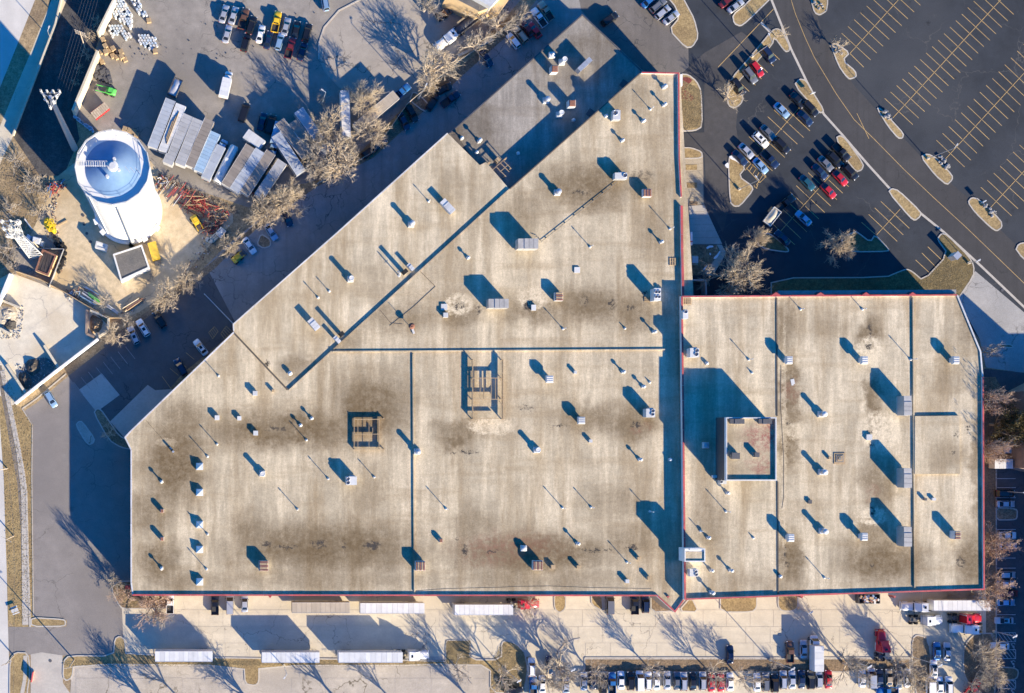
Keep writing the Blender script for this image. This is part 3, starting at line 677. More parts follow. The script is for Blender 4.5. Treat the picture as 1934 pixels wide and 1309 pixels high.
island([(1818, 1268), (1818, 1228), (1826, 1210), (1842, 1195), (1880, 1195), (1880, 1330), (1850, 1309), (1826, 1288)], M_mulch)
island([(1103, 1243), (1719, 1243), (1719, 1270), (1103, 1270)], M_mulch, 0, 'planting_strip')
island([(1880, 1258), (1915, 1260), (1924, 1266), (1922, 1280), (1914, 1285), (1880, 1285)], M_mulch)
island([(1880, 958), (1910, 959), (1922, 962), (1921, 980), (1912, 983), (1880, 983)], M_mulch)
island([(1884, 649), (1912, 650), (1914, 658), (1884, 657)], M_mulch)
island([(142, 803), (148, 795), (156, 795), (180, 828), (177, 838), (168, 841), (160, 834)], M_conc_old)
island([(176, 780), (182, 771), (191, 772), (208, 796), (225, 822), (250, 834), (250, 850), (228, 846), (205, 832)], M_mulch)
island([(492, 440), (512, 452), (512, 466), (497, 470), (484, 462)], M_mulch)
island([(780, 170), (805, 190), (815, 208), (800, 212), (772, 190)], M_mulch)
sheet('east_bed', [(1850, 712), (1880, 712), (1905, 760), (1902, 860), (1882, 885), (1882, 1112), (1880, 1196), (1862, 1196), (1862, 1112)], M_mulch)
sheet('alley_bank', [(206, 640), (300, 572), (340, 540), (400, 495), (430, 470), (480, 425), (520, 398), (580, 355), (640, 330), (700, 285), (790, 195), (880, 118), (950, 55), (960, 66), (890, 128), (800, 210), (705, 298), (600, 352), (485, 432), (435, 478), (405, 508), (345, 552), (216, 644)], M_mulch)
sheet('lot_bank', [(42, 762), (62, 752), (128, 700), (190, 650), (198, 656), (132, 708), (68, 762), (46, 776)], M_brown)
sheet('red_groundcover', [(1287, 146), (1300, 146), (1308, 152), (1297, 162), (1296, 172), (1310, 182), (1311, 188), (1300, 193), (1290, 185), (1287, 188)], M_red_leaf, z=.145, smooth=2)
# entrance walks
def slabs(name, pts_a, pts_b, n, z, m, parent, gap=.05):
    """paving slabs between two pixel polylines, each slab an object"""
    A = [Vector(p) for p in P(pts_a)]; B = [Vector(p) for p in P(pts_b)]
    def along(pl, f):
        L_ = [(pl[i+1]-pl[i]).length for i in range(len(pl)-1)]; t_ = f*sum(L_)
        for i, s_ in enumerate(L_):
            if t_ <= s_ or i == len(L_)-1: return pl[i].lerp(pl[i+1], min(1, t_/max(s_, 1e-6)))
            t_ -= s_
    for k in range(n):
        a0, a1, b0, b1 = along(A, k/n), along(A, (k+1)/n), along(B, k/n), along(B, (k+1)/n)
        q = offset([a0, b0, b1, a1], gap/2); zz = z+random.uniform(0, .004)
        MB().prism(q, 0, zz).build(name, m, parent)
walk_e = sheet('entrance_walk', [(1284, 300), (1328, 292), (1330, 385), (1345, 420), (1366, 478), (1335, 516), (1320, 520), (1284, 520)], M_conc_joint)
M_tan_walk = ground('tan_entrance_paving', (.40, .335, .235), .08, (.33, .28, .20), .2, 6)
slabs('paving_slab', [(1287, 302), (1287, 388)], [(1327, 296), (1328, 386)], 7, .11, M_tan_walk, walk_e)
slabs('paving_slab', [(1300, 389), (1300, 461)], [(1329, 387), (1345, 420), (1364, 461)], 6, .10, M_walk, walk_e)
slabs('paving_slab', [(1353, 462), (1361, 475), (1330, 517)], [(1363, 462), (1372, 479), (1345, 522)], 4, .10, M_walk, walk_e)
for y0 in (311, 345): tag(MB().prism(P([(1287, y0), (1316, y0), (1316, y0+10), (1287, y0+10)]), 0, .16).build('planting_bed', M_grass), kind='structure')
tag(MB().prism(P([(1302, 380), (1317, 381), (1317, 388), (1302, 387)]), 0, .16).build('planting_bed', M_mulch), kind='structure')
tag(MB().prism(P([(1290, 463), (1354, 463), (1360, 474), (1322, 519), (1290, 519)]), 0, .14).build('planting_bed', M_mulch), kind='structure')
M_snow = pm('old_snow', (.80, .82, .85), .7, .06, 2.0)
for pts in ([(1333, 468), (1338, 464), (1346, 464), (1347, 467), (1340, 468), (1335, 471)], [(1347, 487), (1355, 479), (1359, 473), (1360, 477), (1353, 488), (1348, 490)], [(1327, 509), (1334, 501), (1336, 502), (1329, 511)], [(1340, 477), (1343, 480), (1341, 483), (1339, 480)]):
    tag(MB().prism(chaikin(P(pts), 2), .14, .22).build('snow_patch', M_snow), 'thin patch of leftover snow in the dark bed by the entrance', 'snow', 'leftover snow patches in the entrance bed', None)
for pts, lb in (([(1368, 312), (1375, 306), (1376, 318), (1372, 316)], 'white snow heap west of the pointed grass island tip'), ([(1376, 296), (1384, 293), (1398, 303), (1406, 313), (1402, 314), (1390, 304), (1380, 300)], 'curved white snow ridge along the north kerb of the pointed island')):
    tag(MB().prism(chaikin(P(pts, .2), 2), .02, .34).build('snow_ridge', M_snow), lb, 'snow')
# west sidewalk and lawn edge
walk_w = sheet('sidewalk', [(-8, 690), (3, 690), (30, 820), (43, 900), (50, 1000), (55, 1180), (43, 1182), (39, 1000), (33, 915), (12, 800)], M_conc_joint)
slabs('paving_slab', [(0, 700), (30, 850), (40, 930), (42, 1180)], [(9, 700), (40, 850), (51, 930), (54, 1180)], 34, .10, M_walk, walk_w)
lk = MB(); band(lk, P([(27, 795), (45, 890), (50, 930), (53, 1060), (57, 1184)]), .5, 0, .14); lk.build('kerb', M_kerb, walk_w)
walk_sw = sheet('sidewalk', [(42, 1236), (52, 1236), (50, 1290), (46, 1400), (36, 1400), (44, 1280)], M_conc_joint)
slabs('paving_slab', [(44, 1238), (44, 1280), (38, 1309)], [(52, 1238), (51, 1280), (46, 1309)], 6, .15, M_walk, walk_sw)
ek = MB(); band(ek, P([(42, 772), (68, 754), (125, 706)]), .3, 0, .14); band(ek, P([(42, 772), (61, 803), (60, 900), (63, 1164)]), .2, 0, .12); ek.build('kerb', M_kerb, lot_w)
rk = MB(); band(rk, P([(1452, -40), (1457, 0), (1494, 93), (1524, 155), (1556, 216), (1590, 254), (1640, 312), (1680, 356), (1740, 404), (1782, 438), (1850, 500), (1934, 580), (2050, 690)]), .55, 0, .05); rk.build('gutter', M_kerb, road)
ck = MB(); band(ck, P([(602, 112), (602, 82), (612, 52), (640, 20), (690, -6), (760, -40)]), .35, 0, .14); tag(ck.build('kerb', M_kerb), kind='structure')
tag(band(MB(), P([(1053, 1241), (1056, 1228), (1070, 1214), (1085, 1208), (1096, 1206)]), .3, 0, .14).build('kerb', M_kerb), kind='structure')
tag(band(MB(), P([(1104, 1242), (1719, 1242)]), .3, 0, .16).build('kerb', M_kerb), kind='structure')
tag(band(MB(), P([(1881, 885), (1881, 1256)]), .3, 0, .15).build('kerb', M_kerb), kind='structure')
# concrete panels of the truck yard (each panel an object), leaving a real joint between them
rows = [(1152, 1183), (1183.6, 1214), (1214.6, 1241)]
for y0, y1 in rows:
    x = 242+random.uniform(0, 20) if y0 > 1160 else 330
    while x < 1735:
        w_ = random.uniform(43, 47)
        if 828 < x+w_ and x < 1000 and y1 > 1215: x += w_; continue
        if 1040 < x+w_ and x < 1105 and y1 > 1215: x += w_; continue
        MB().prism(P([(x, y0), (x+w_-.5, y0), (x+w_-.5, y1), (x, y1)]), 0, LAYER[0]+.012+random.uniform(0, .004)).build('concrete_panel', M_conc, yard_s); x += w_
for y0, y1 in ((1258.5, 1280), (1280.5, 1312), (1312.5, 1340)):
    x = 143.0
    while x < 905:
        w_ = random.uniform(62, 72)
        if not (x < 492 and x+w_ > 458 and y0 < 1300): MB().prism(offset(P([(x, y0), (min(918, x+w_), y0+random.uniform(-1, 1)), (min(918, x+w_), y1+random.uniform(-1, 1)), (x, y1)]), .05), 0, LAYER[0]+.012+random.uniform(0, .005)).build('concrete_panel', M_conc_old, lot_s)
        x += w_
for k in range(6):
    a = (28+k*27, 745-k*20)
    MB().prism(offset(P([(a[0]-60, a[1]-58), (a[0]-34, a[1]-77), (a[0]+22, a[1]-18), (a[0]-4, a[1]+1)]), .03), 0, LAYER[0]+.012).build('concrete_panel', M_conc_pale, pad_w) if k > 2 else None
# ------------------------------------------------------------------ painted markings
ZP = LAYER[0]+.006
def line(parent, a, b, m=None, w_=.13, name='parking_line', z=None):
    band(MB(), P([a, b]), w_, (z or ZP)-.003, z or ZP).build(name, m or M_yel, parent)
def bays(parent, s0, s1, half, step, n, m=None, k0=0, only=None):
    line(parent, s0, s1, m, .13, 'bay_spine', ZP)
    for k in range(k0, n):
        c = (s0[0]+step[0]*k, s0[1]+step[1]*k)
        for i, sg in enumerate((-1, 1)):
            if only is not None and (k, i) not in only and only: continue
            line(parent, (c[0]+half[0]*.03*sg, c[1]+half[1]*.03*sg), (c[0]+sg*half[0], c[1]+sg*half[1]), m, .12, 'parking_line', ZP+.004)
bays(lot_n, (1605, 101), (1700, -4), (27.3, 25.2), (11.75, -12.9), 10, k0=1)
line(lot_n, (1605, 101), (1631, 127))
bays(lot_n, (1686, 223), (1895, -6), (26.6, 24.8), (11.2, -12.25), 19, k0=1)
bays(lot_n, (1783, 303), (1990, 77), (26.6, 25.3), (11.75, -12.95), 17, k0=1)
bays(lot_n, (1869, 394), (1990, 262), (29, 27), (12.2, -13.3), 10, k0=1)
bays(lot_n, (1407, 322), (1516, 196), (28, 26), (11.8, -12.6), 9, k0=1)
bays(lot_n, (1474, 437), (1583, 314), (27, 25.5), (11.3, -12.2), 10)
bays(lot_n, (1656, 443), (1700, 395), (27, 25.5), (11.4, -12.4), 4, k0=1)
line(lot_n, (1627, 420), (1652, 442))
for a in (((1729, 491), (1755, 515)), ((1741, 478), (1765, 502)), ((1752, 466), (1777, 490))): line(lot_n, *a)
line(lot_n, (1356, 127), (1461, 17), None, .15)
for k in range(6): line(lot_n, (1436+11.5*(1-k), 101+12*(k-1)), (1461+11.5*(1-k), 125+12*(k-1)))
for k in range(-2, 8): line(lot_n, (1258-k*9, 44-k*12), (1283-k*9, 24-k*12)) if k < 1 else None
for x in (1365, 1378): line(lot_n, (x, 12), (x+8, 5))
hz = [(1408, 318), (1440, 332), (1447, 333), (1435, 345)]
line(lot_n, (1409, 317), (1435, 345)); line(lot_n, (1435, 345), (1447, 333)); line(lot_n, (1447, 333), (1421, 306))
for k in range(1, 5): line(lot_n, (1409+6*k, 317+6.4*k), (1413+6.5*k+1, 308+5.6*k+1))
# road centre line
cl = [(1494, 0), (1502, 26), (1520, 70), (1538, 109), (1579, 177), (1613, 226), (1655, 267), (1707, 320), (1765, 375), (1824, 429), (1934, 535), (2030, 625)]
band(MB(), P(cl), .13, ZP-.003, ZP).build('centre_line', M_yel, road)
line(road, (1618, 214), (1641, 262), None, .12, 'centre_line', ZP+.004)
# white bays of the east lot
lot_e = bpy.data.objects['east_lot']
for y in (904, 921, 940, 1000, 1018, 1036, 1054, 1073, 1109, 1126, 1143, 1161, 1178): line(lot_e, (1883, y), (1918, y), M_whp)
for y0, y1 in ((1195, 1212), (1227, 1244), (1285, 1300)):
    for a, b in (((1884, y0), (1918, y0)), ((1918, y0), (1918, y1)), ((1918, y1), (1884, y1))): line(lot_e, a, b, M_whp, .12, 'hatch_border', ZP+.004)
    for k in range(5): line(lot_e, (1884+k*7, y0), (min(1918, 1884+k*7+13), min(y1, y0+(y1-y0)*min(1, (34-k*7)/13))), M_whp, .10, 'hatch_line')
def wheelchair(px, py, rz, m, parent):
    mb = MB(); q = at(px, py); ca, sa = cos(rz), sin(rz)
    def tr(p): return (q.x+p[0]*ca-p[1]*sa, q.y+p[0]*sa+p[1]*ca)
    ring = [tr((.42*cos(a), .42*sin(a)-.15)) for a in [R(200)+R(230)*k/14 for k in range(15)]]
    band(mb, ring, .13, ZP-.003, ZP+.008)
    band(mb, [tr(p) for p in ((-.12, .75), (-.08, .15), (.35, .12), (.55, -.45), (.75, -.42))], .14, ZP-.003, ZP+.012)
    band(mb, [tr(p) for p in ((-.10, .45), (.28, .43))], .12, ZP-.003, ZP+.016)
    mb.prism([tr((-.13+.17*cos(a), .98+.17*sin(a))) for a in [2*pi*k/12 for k in range(12)]], ZP-.003, ZP+.008)
    mb.build('wheelchair_symbol', m, parent)
wheelchair(1428, 350, R(-45), M_yel, lot_n)
for y in (1219, 1252, 1306): wheelchair(1914, y, R(180), M_whp, lot_e)
emp = bpy.data.objects['employee_lot']
M_fadew = pm('faded_white_paint', (.30, .29, .27), .85, .3, 2.0)
for k in range(8): line(emp, (139+14*k, 722-9.6*k), (157+14*k, 745-9.6*k), M_fadew, .12)
for k in range(5): line(emp, (306+15*k, 711-15*k), (323+15*k, 734-15*k) if k == 0 else (322+15*k, 724-15*k), M_yel, .10)
for q in ([(394, 628), (405, 617), (412, 626), (402, 640)], [(417, 630), (427, 616), (440, 628), (424, 640)]):
    for i in range(4): line(emp, q[i], q[(i+1) % 4], M_yel, .10, 'hatch_border', ZP+.004)
    for k in range(1, 4): line(emp, (q[0][0]+(q[1][0]-q[0][0])*k/4, q[0][1]+(q[1][1]-q[0][1])*k/4), (q[3][0]+(q[2][0]-q[3][0])*k/4, q[3][1]+(q[2][1]-q[3][1])*k/4), M_yel, .10, 'hatch_line')
# ------------------------------------------------------------------ the warehouse
ZM, ZN, ZE, ZR, ZT = 8.5, 8.2, 5.9, 9.9, 15.1
stM = [(545, 812, 190, 45, .95), (700, 770, 85, 75, .7), (620, 1035, 220, 55, .95), (1000, 1045, 190, 45, .8), (330, 870, 70, 100, .75), (290, 970, 45, 60, .5), (345, 795, 50, 45, .5), (870, 590, 45, 30, .5), (1010, 585, 70, 30, .5), (1110, 575, 90, 40, .6), (1200, 590, 60, 40, .5), (1110, 350, 100, 50, .6), (1000, 400, 60, 50, .35), (640, 640, 50, 22, .4), (740, 600, 90, 35, .4), (1200, 800, 60, 35, .6), (1120, 790, 80, 35, .5), (300, 1060, 40, 60, .6), (860, 830, 40, 20, .6), (1240, 440, 40, 60, .3), (600, 1095, 330, 22, .35), (1020, 1095, 230, 20, .35), (330, 1095, 70, 30, .4), (1180, 350, 90, 30, .4), (500, 815, 110, 30, .5), (880, 810, 70, 20, .5), (700, 930, 40, 60, .3), (1160, 950, 60, 40, .35), (1180, 1020, 70, 40, .4), (480, 1010, 60, 50, .5), (900, 1000, 60, 50, .4), (1180, 180, 60, 40, .25)]
dkM = [(870, 577, 14, 10), (905, 585, 8, 12), (605, 1028, 22, 9), (651, 1028, 6, 9), (705, 1030, 22, 10), (880, 1040, 7, 14), (1003, 578, 16, 14), (1106, 568, 10, 12), (1158, 575, 10, 10), (1190, 580, 16, 5), (1208, 803, 16, 9), (540, 1034, 30, 4), (505, 1028, 12, 6), (935, 1043, 25, 3), (1130, 1039, 40, 4), (1195, 1035, 16, 6), (520, 810, 30, 3), (1050, 804, 30, 3), (880, 855, 35, 3), (1100, 362, 22, 4), (1220, 555, 8, 8), (995, 770, 20, 5), (865, 1020, 4, 4), (1215, 330, 30, 12, .6)]
ltM = [(1008, 562, 32, 24), (930, 805, 48, 18), (868, 575, 30, 22), (1290, 590, 8, 30), (312, 835, 24, 8, .4), (800, 1000, 20, 40, .3)]
rdM = [(960, 1035, 110, 35, .35), (920, 1050, 60, 30, .3), (1210, 808, 20, 10, .4)]
M_roofM = roof_material('main_roof_ballast', (.485, .405, .278), stM, dkM, ltM, rdM)
M_roofN = roof_material('northwest_roof_ballast', (.51, .43, .30), [(560, 690, 40, 25, .45), (700, 530, 60, 40, .25), (860, 350, 50, 40, .25)], [(507, 685, 6, 6)], [])
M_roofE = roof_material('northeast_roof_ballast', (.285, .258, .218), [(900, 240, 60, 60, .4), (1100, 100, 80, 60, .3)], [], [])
stR = [(1488, 740, 20, 90, .65), (1488, 840, 22, 60, .6), (1492, 1060, 28, 70, .8), (1640, 635, 28, 35, .7), (1660, 1060, 100, 55, .8), (1645, 760, 16, 60, .6), (1650, 910, 40, 55, .5), (1830, 1060, 35, 60, .6), (1832, 620, 30, 60, .5), (1340, 990, 40, 70, .4), (1845, 900, 16, 170, .5), (1560, 620, 60, 30, .25), (1480, 620, 20, 60, .5), (1640, 1000, 40, 40, .5), (1790, 700, 30, 60, .3), (1420, 1100, 60, 30, .3), (1780, 860, 40, 30, .35)]
dkR = [(1640, 625, 5, 20), (1638, 655, 10, 6), (1640, 815, 8, 8), (1641, 842, 10, 8), (1645, 965, 8, 12), (1812, 1062, 10, 14), (1480, 1045, 4, 18), (1485, 1065, 5, 8), (1645, 1066, 5, 6), (1488, 800, 8, 5), (1802, 820, 8, 6), (1796, 855, 5, 3), (1826, 810, 4, 12)]
ltR = [(1660, 815, 42, 42), (1640, 665, 28, 34), (1500, 815, 20, 18, .7), (1450, 1050, 18, 60, .3), (1645, 975, 30, 18), (1478, 840, 5, 260, .5)]
M_roofR = roof_material('east_roof_ballast', (.51, .43, .30), stR, dkR, ltR, [(1490, 740, 16, 20, .4), (1645, 930, 18, 20, .3)])
M_roofT = roof_material('penthouse_roof_ballast', (.42, .345, .23), [(1440, 890, 30, 20, .3)], [], [], [(1424, 826, 44, 34, 1), (1415, 880, 30, 26, .8)])
bld = empty('warehouse_building', (0, 0, 0), 0, 'sprawling flat roofed tan gravel warehouse complex with red parapet edges filling the centre', 'building')
main = [(1212, 136), (1284, 137), (1310, 560), (1310, 1100), (1293, 1133), (1275, 1157), (1241, 1126), (250, 1125), (247, 1100), (247, 850), (235, 826), (441, 627), (545, 737), (640, 650), (962, 357)]
nw = [(845, 251), (906, 312), (918, 306), (962, 357), (642, 652), (546, 740), (441, 626), (440, 612)]
ne = [(1100, 27), (1212, 131), (1250, 160), (1000, 390), (930, 400), (848, 252)]
rw = [(1286, 558), (1808, 556), (1853, 664), (1857, 712), (1860, 1114), (1470, 1127), (1293, 1133)]
MB().prism(P(main, ZM), 0, ZM-.05).build('wall', M_brick, bld); MB().prism(P(main, ZM), ZM-.05, ZM).build('roof', M_roofM, bld)
MB().prism(P(nw, ZN), 0, ZN-.05).build('wall', M_brick, bld); MB().prism(P(nw, ZN), ZN-.05, ZN).build('roof', M_roofN, bld)
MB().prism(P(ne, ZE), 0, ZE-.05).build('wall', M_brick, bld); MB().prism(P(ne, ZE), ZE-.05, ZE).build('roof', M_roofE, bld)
MB().prism(P(rw, ZR), 0, ZR-.05).build('wall', M_brick, bld); MB().prism(P(rw, ZR), ZR-.05, ZR).build('roof', M_roofR, bld)
def parapet(pts, z, h, m=M_whitewall, cap=M_red, w_=.30, cw=.36, name='parapet'):
    q = P(pts, z+h); o = band(MB(), q, w_, z-.6, z+h-.06, shift=w_/2).build(name, m, bld)
    for a_, b_ in zip(q[:-1], q[1:]):        # coping stones, butted with a joint
        n_ = max(1, round((b_-a_).length/3.6))
        for k in range(n_):
            dv = (b_-a_).normalized()*.03; band(MB(), [a_.lerp(b_, k/n_)+dv, a_.lerp(b_, (k+1)/n_)-dv], cw+random.uniform(-.03, .03), z+h-.06, z+h+random.uniform(0, .015), shift=w_/2).build('coping', cap, o)
parapet([(250, 1125), (1241, 1126), (1275, 1157), (1292, 1134)], ZM, .40)
parapet([(1288, 372), (1284, 300), (1283, 137), (1212, 136)], ZM, .5)
parapet([(1292, 562), (1290, 470), (1289, 388)], ZM, .75, M_whitewall, M_red, .4, .6)
parapet([(1293, 1133), (1470, 1127)], ZR, .58); parapet([(1470, 1126.5), (1860, 1114)], ZR, .45)
parapet([(1860, 1113), (1858, 712)], ZR, .5)
parapet([(1857, 711), (1853, 664), (1809, 557)], ZR, .25, M_whitewall, M_lgrey, .25, .35)
parapet([(1808, 556), (1466, 558), (1287, 559)], ZR, .55)
parapet([(1287, 560), (1290, 840), (1293, 1132)], ZR, .70, M_whitewall, M_red, .3, .45)
parapet([(441, 627), (247, 813), (235, 826), (247, 850), (247, 1100), (250, 1124)], ZM, .10, M_brick, M_lgrey, .25, .35)
parapet([(845, 251), (640, 436), (440, 612), (441, 626)], ZN, .10, M_brick, M_white, .2, .32)
parapet([(1212, 133), (1100, 27), (980, 134), (850, 251)], ZE, .08, M_brick, M_dgrey, .2, .3)
def ridge(pts, z, h, w_=.3, m=None, name='roof_curb'):
    band(MB(), P(pts, z+h), w_, z, z+h).build(name, m or M_roofN, bld)
M_flash = pm('dark_roof_flashing', (.10, .085, .07), .85, .25, 1.0)
ridge([(780, 668), (783, 1118)], ZM, .30, .3, M_roofM); ridge([(628, 664), (1288, 660)], ZM, .27, .3, M_roofM)
ridge([(545, 738), (640, 651), (962, 358)], ZM, .06, .35, M_roofM); ridge([(963, 357), (1212, 136)], ZM, .05, .25, M_flash)
ridge([(441, 628), (543, 736)], ZN, .4, .42, M_flash)
ridge([(1725, 562), (1728, 1110)], ZR, .34, .3, M_roofR); ridge([(1467, 562), (1468, 786)], ZR, .14, .3, M_flash); ridge([(1469, 910), (1470, 1122)], ZR, .14, .3, M_flash)
MB().prism(P([(1728, 786), (1812, 785), (1813, 895), (1728, 896)], ZR+.45), ZR, ZR+.45).build('raised_roof_bay', M_roofR, bld)
band(MB(), P([(760, 612), (738, 610), (718, 586)], ZM), .12, ZM, ZM+.05).build('roof_seam', M_flash, bld)
band(MB(), P([(736, 615), (780, 580), (822, 541), (794, 513)], ZM), .12, ZM, ZM+.06).build('roof_seam', M_flash, bld)
for a in ([(960, 1108), (1040, 1107), (1120, 1110), (1230, 1112)], [(786, 1116), (840, 1112), (960, 1109)]): band(MB(), P(a, ZM), .06, ZM, ZM+.04).build('roof_seam', M_flash, bld)
band(MB(), P([(1475, 690), (1474, 760), (1480, 860), (1480, 940), (1477, 960)], ZR), .10, ZR, ZR+.04).build('roof_seam', M_flash, bld)
# north fascia of the east wing with its little gable prows
band(MB(), P([(1806, 555), (1470, 557)], ZR-.4), 1.0, ZR-2.2, ZR-.4, shift=-.55).build('north_fascia', pm('grey_fascia_metal', (.26, .25, .24), .6, .2, .8), bld)
for x in (1466, 1550, 1636, 1724):
    MB().prism(P([(x-9, 558), (x+9, 558), (x, 552)], ZR+.6), ZR-1.5, ZR+.6).build('gable_prow', M_red, bld)
    if x > 1470: MB().prism(P([(x-13, 556), (x+7, 556), (x+2, 551), (x-8, 551)], ZR-.3), ZR-2, ZR-.3).build('canopy', M_dgrey, bld)
for x in (510, 1262, 1515, 1690): MB().prism(P([(x-3, 1126), (x+3, 1126), (x, 1130)], ZM+.4), ZM-2, ZM+.4).build('gable_prow', M_red, bld)
for y0, y1 in ((140, 162), (284, 300)): MB().prism(P([(1285, y0), (1289, y0+1), (1289, y1), (1285, y1+2)], ZM-.2), 0, ZM-.2).build('pilaster', M_whitewall, bld)
# entrance canopy and screened dock on the east side
MB().prism(P([(1291, 388), (1302, 392), (1302, 455), (1292, 455)], 4.6), 3.9, 4.6, bottom=True).build('entrance_canopy', M_dgrey, bld)
MB().prism(P([(1292, 456), (1308, 456), (1308, 463), (1292, 463)], 5.2), 0, 5.2).build('entrance_wall', M_whitewall, bld)
MB().prism(P([(1292, 455), (1308, 455), (1308, 457), (1292, 457)], 5.5), 4.9, 5.5).build('coping', M_red, bld)
MB().prism(P([(1304, 438), (1308, 438), (1308, 455), (1304, 455)], 4.2), 0, 4.2).build('entrance_wall', M_whitewall, bld)
MB().prism(P([(1287, 376), (1302, 376), (1302, 389), (1287, 389)], 4), 0, 4).build('entrance_wall', M_dgrey, bld)
band(MB(), P([(1293, 529), (1333, 529), (1334, 556)], 3), .35, 0, 3.0).build('dock_screen_wall', M_lgrey, bld)
MB().prism(P([(1294, 530), (1332, 530), (1332, 556), (1294, 556)], .2), 0, .2).build('dock_floor', M_dgrey, bld)
# penthouse
ph = [(1371, 788), (1467, 788), (1467, 908), (1371, 908)]
MB().prism(P(ph, ZT+.5), ZR, ZT-.05).build('penthouse_wall', M_dgrey, bld); MB().prism(P(ph, ZT+.5), ZT-.05, ZT).build('penthouse_roof', M_roofT, bld)  # penthouse wall coloured dark so it merges with the shadow on the roof
pp = ccw(P(ph, ZT+.55)); po = band(MB(), pp, .22, ZT-.3, ZT+.5, closed=True, shift=.11).build('parapet', M_whitewall, bld); band(MB(), pp, .26, ZT+.5, ZT+.56, closed=True, shift=.17).build('coping', M_white, po)
sp = [(1293, 1036), (1332, 1036), (1332, 1061), (1293, 1061)]
so_ = MB().prism(P(sp, ZR+3.6), ZR, ZR+3.55).build('stair_penthouse', M_whitewall, bld)
MB().prism(offset(P([(1294, 1041), (1331, 1041), (1331, 1060), (1294, 1060)], ZR+3.6), .1), ZR+3.55, ZR+3.6).build('penthouse_roof', M_roofR, so_)
band(MB(), ccw(P(sp, ZR+3.85)), .25, ZR+3.5, ZR+3.85, closed=True, shift=.12).build('coping', M_white, so_)
MB().box((*at(1311, 1037.5, ZR+3.9).to_2d(), ZR+3.7), (2.2, .5, .5)).build('vent_hood', M_lgrey, so_)
# gap between the two north wings: its shade is a flat dark strip
MB().prism(P([(862, 253), (892, 298), (886, 302), (852, 254)], ZE+.05), ZE, ZE+.04).build('painted_shade_strip', M_flash, bld)
for x, y in ((1178, 158), (1115, 213)): MB().prism(P([(x-9, y+3), (x-1, y-9), (x+9, y-2), (x, y+9)], ZE), ZE, ZE+.05).build('roof_hatch', M_dgrey, bld)
# south wall dock doors, dumpsters' wall kept simple: windows are out of sight
# ------------------------------------------------------------------ rooftop things
ZZ = {'M': ZM, 'N': ZN, 'E': ZE, 'R': ZR, 'T': ZT}
UP = {}
def upart(key, fn, m):
    if key not in UP: mb = MB(); fn(mb); UP[key] = mb.mesh(key.split('|')[0], m)
    return UP[key]
G_PIPE = 'thin pipes standing on the roof'; G_FAN = 'small mushroom exhaust fans on the roof'; G_STK = 'tall round exhaust stacks on the roof'
def pipe(z, px, py, h, label, boot=True):
    q = at(px, py, ZZ[z]+.3); r = empty('vent_pipe', (q.x, q.y, ZZ[z]), 0, label, 'vent pipe', G_PIPE)
    put('pipe', upart('pipe|%.1f' % h, lambda m: m.cyl((0, 0, 0), .085, h, 8), M_white), r)
    put('cap', upart('cap|%.1f' % h, lambda m: m.cyl((0, 0, h-.25), .16, .3, 8, .10), M_white), r)
    put('flashing_boot', upart('flashing_boot', lambda m: m.lathe([(.34, 0), (.33, .12), (.12, .38)], n=10), M_white), r)
def fan(z, px, py, h, label, s=1.0):
    q = at(px, py, ZZ[z]+h*.8); r = empty('mushroom_fan', (q.x, q.y, ZZ[z]), random.uniform(0, .4), label, 'roof fan', G_FAN)
    if s != 1: r.scale = (s, s, 1)
    put('curb', upart('curb|f', lambda m: m.box((0, 0, .2), (.75, .75, .4), 0, 0, .8), M_lgrey), r)
    put('neck', upart('neck|%.1f' % h, lambda m: m.cyl((0, 0, .4), .22, h-.75, 10, .17), M_galv), r)
    put('hood', upart('hood|%.1f' % h, lambda m: m.lathe([(.26, h-.42), (.42, h-.38), (.44, h-.26), (.32, h-.08), (.05, h)], n=14), M_white), r)
def stack(z, px, py, h, label, capm=None, open_top=False, rad=.58, sq=True):
    q = at(px, py, ZZ[z]+h); r = empty('exhaust_stack', (q.x, q.y, ZZ[z]), 0, label, 'roof exhaust', G_STK)
    put('curb', upart('curb|s', lambda m: m.box((0, 0, .4), (1.5, 1.5, .8), 0, 0, .92), M_lgrey), r)
    put('flue', upart('flue|%.2f%.2f' % (h, rad), lambda m: m.lathe([(rad*1.1, .8), (rad, 1.0), (rad, h-.05)], n=18), capm or M_galv), r)
    if open_top:
        o = put('rim', upart('rim|%.2f%.2f' % (h, rad), lambda m: m.lathe([(rad*1.0, h-.2), (rad*1.08, h-.15), (rad*1.08, h), (rad*.86, h), (rad*.84, h-.04)], n=18), M_white), r)
        put('throat', upart('throat|%.2f%.2f' % (h, rad), lambda m: m.cyl((0, 0, h-.07), rad*.83, .02, 18), M_dkhole), r)
    else: put('cap', upart('cap|s%.2f%.2f%s' % (h, rad, (capm or M_white).name), lambda m: m.lathe([(rad*1.15, h-.12), (rad*1.18, h), (rad*.9, h+.12), (.05, h+.2)], n=18), capm or M_white), r)
def fans_on(r, w_, d_, h, nf, pos_=None):
    for k in range(nf):
        x, y = pos_[k] if pos_ else ((k % 2-.5)*w_*.42 if nf > 1 else 0, (k//2-.0)*d_*.4-d_*.2 if nf > 2 else 0)
        fr = min(w_, d_)*(.20 if nf > 1 else .32)
        o = MB().lathe([(fr*1.1, 0), (fr*1.15, .16), (fr, .18), (fr, .04)], (x, y, h), 16).build('fan_shroud', M_galv, r)
        b = MB()
        for a in range(5): b.box((x+fr*.5*cos(a*1.2566), y+fr*.5*sin(a*1.2566), h+.07), (fr*.9, fr*.36, .03), a*1.2566)
        b.cyl((x, y, h+.01), fr*.98, .01, 16); b.build('fan_blades', M_dgrey, o)
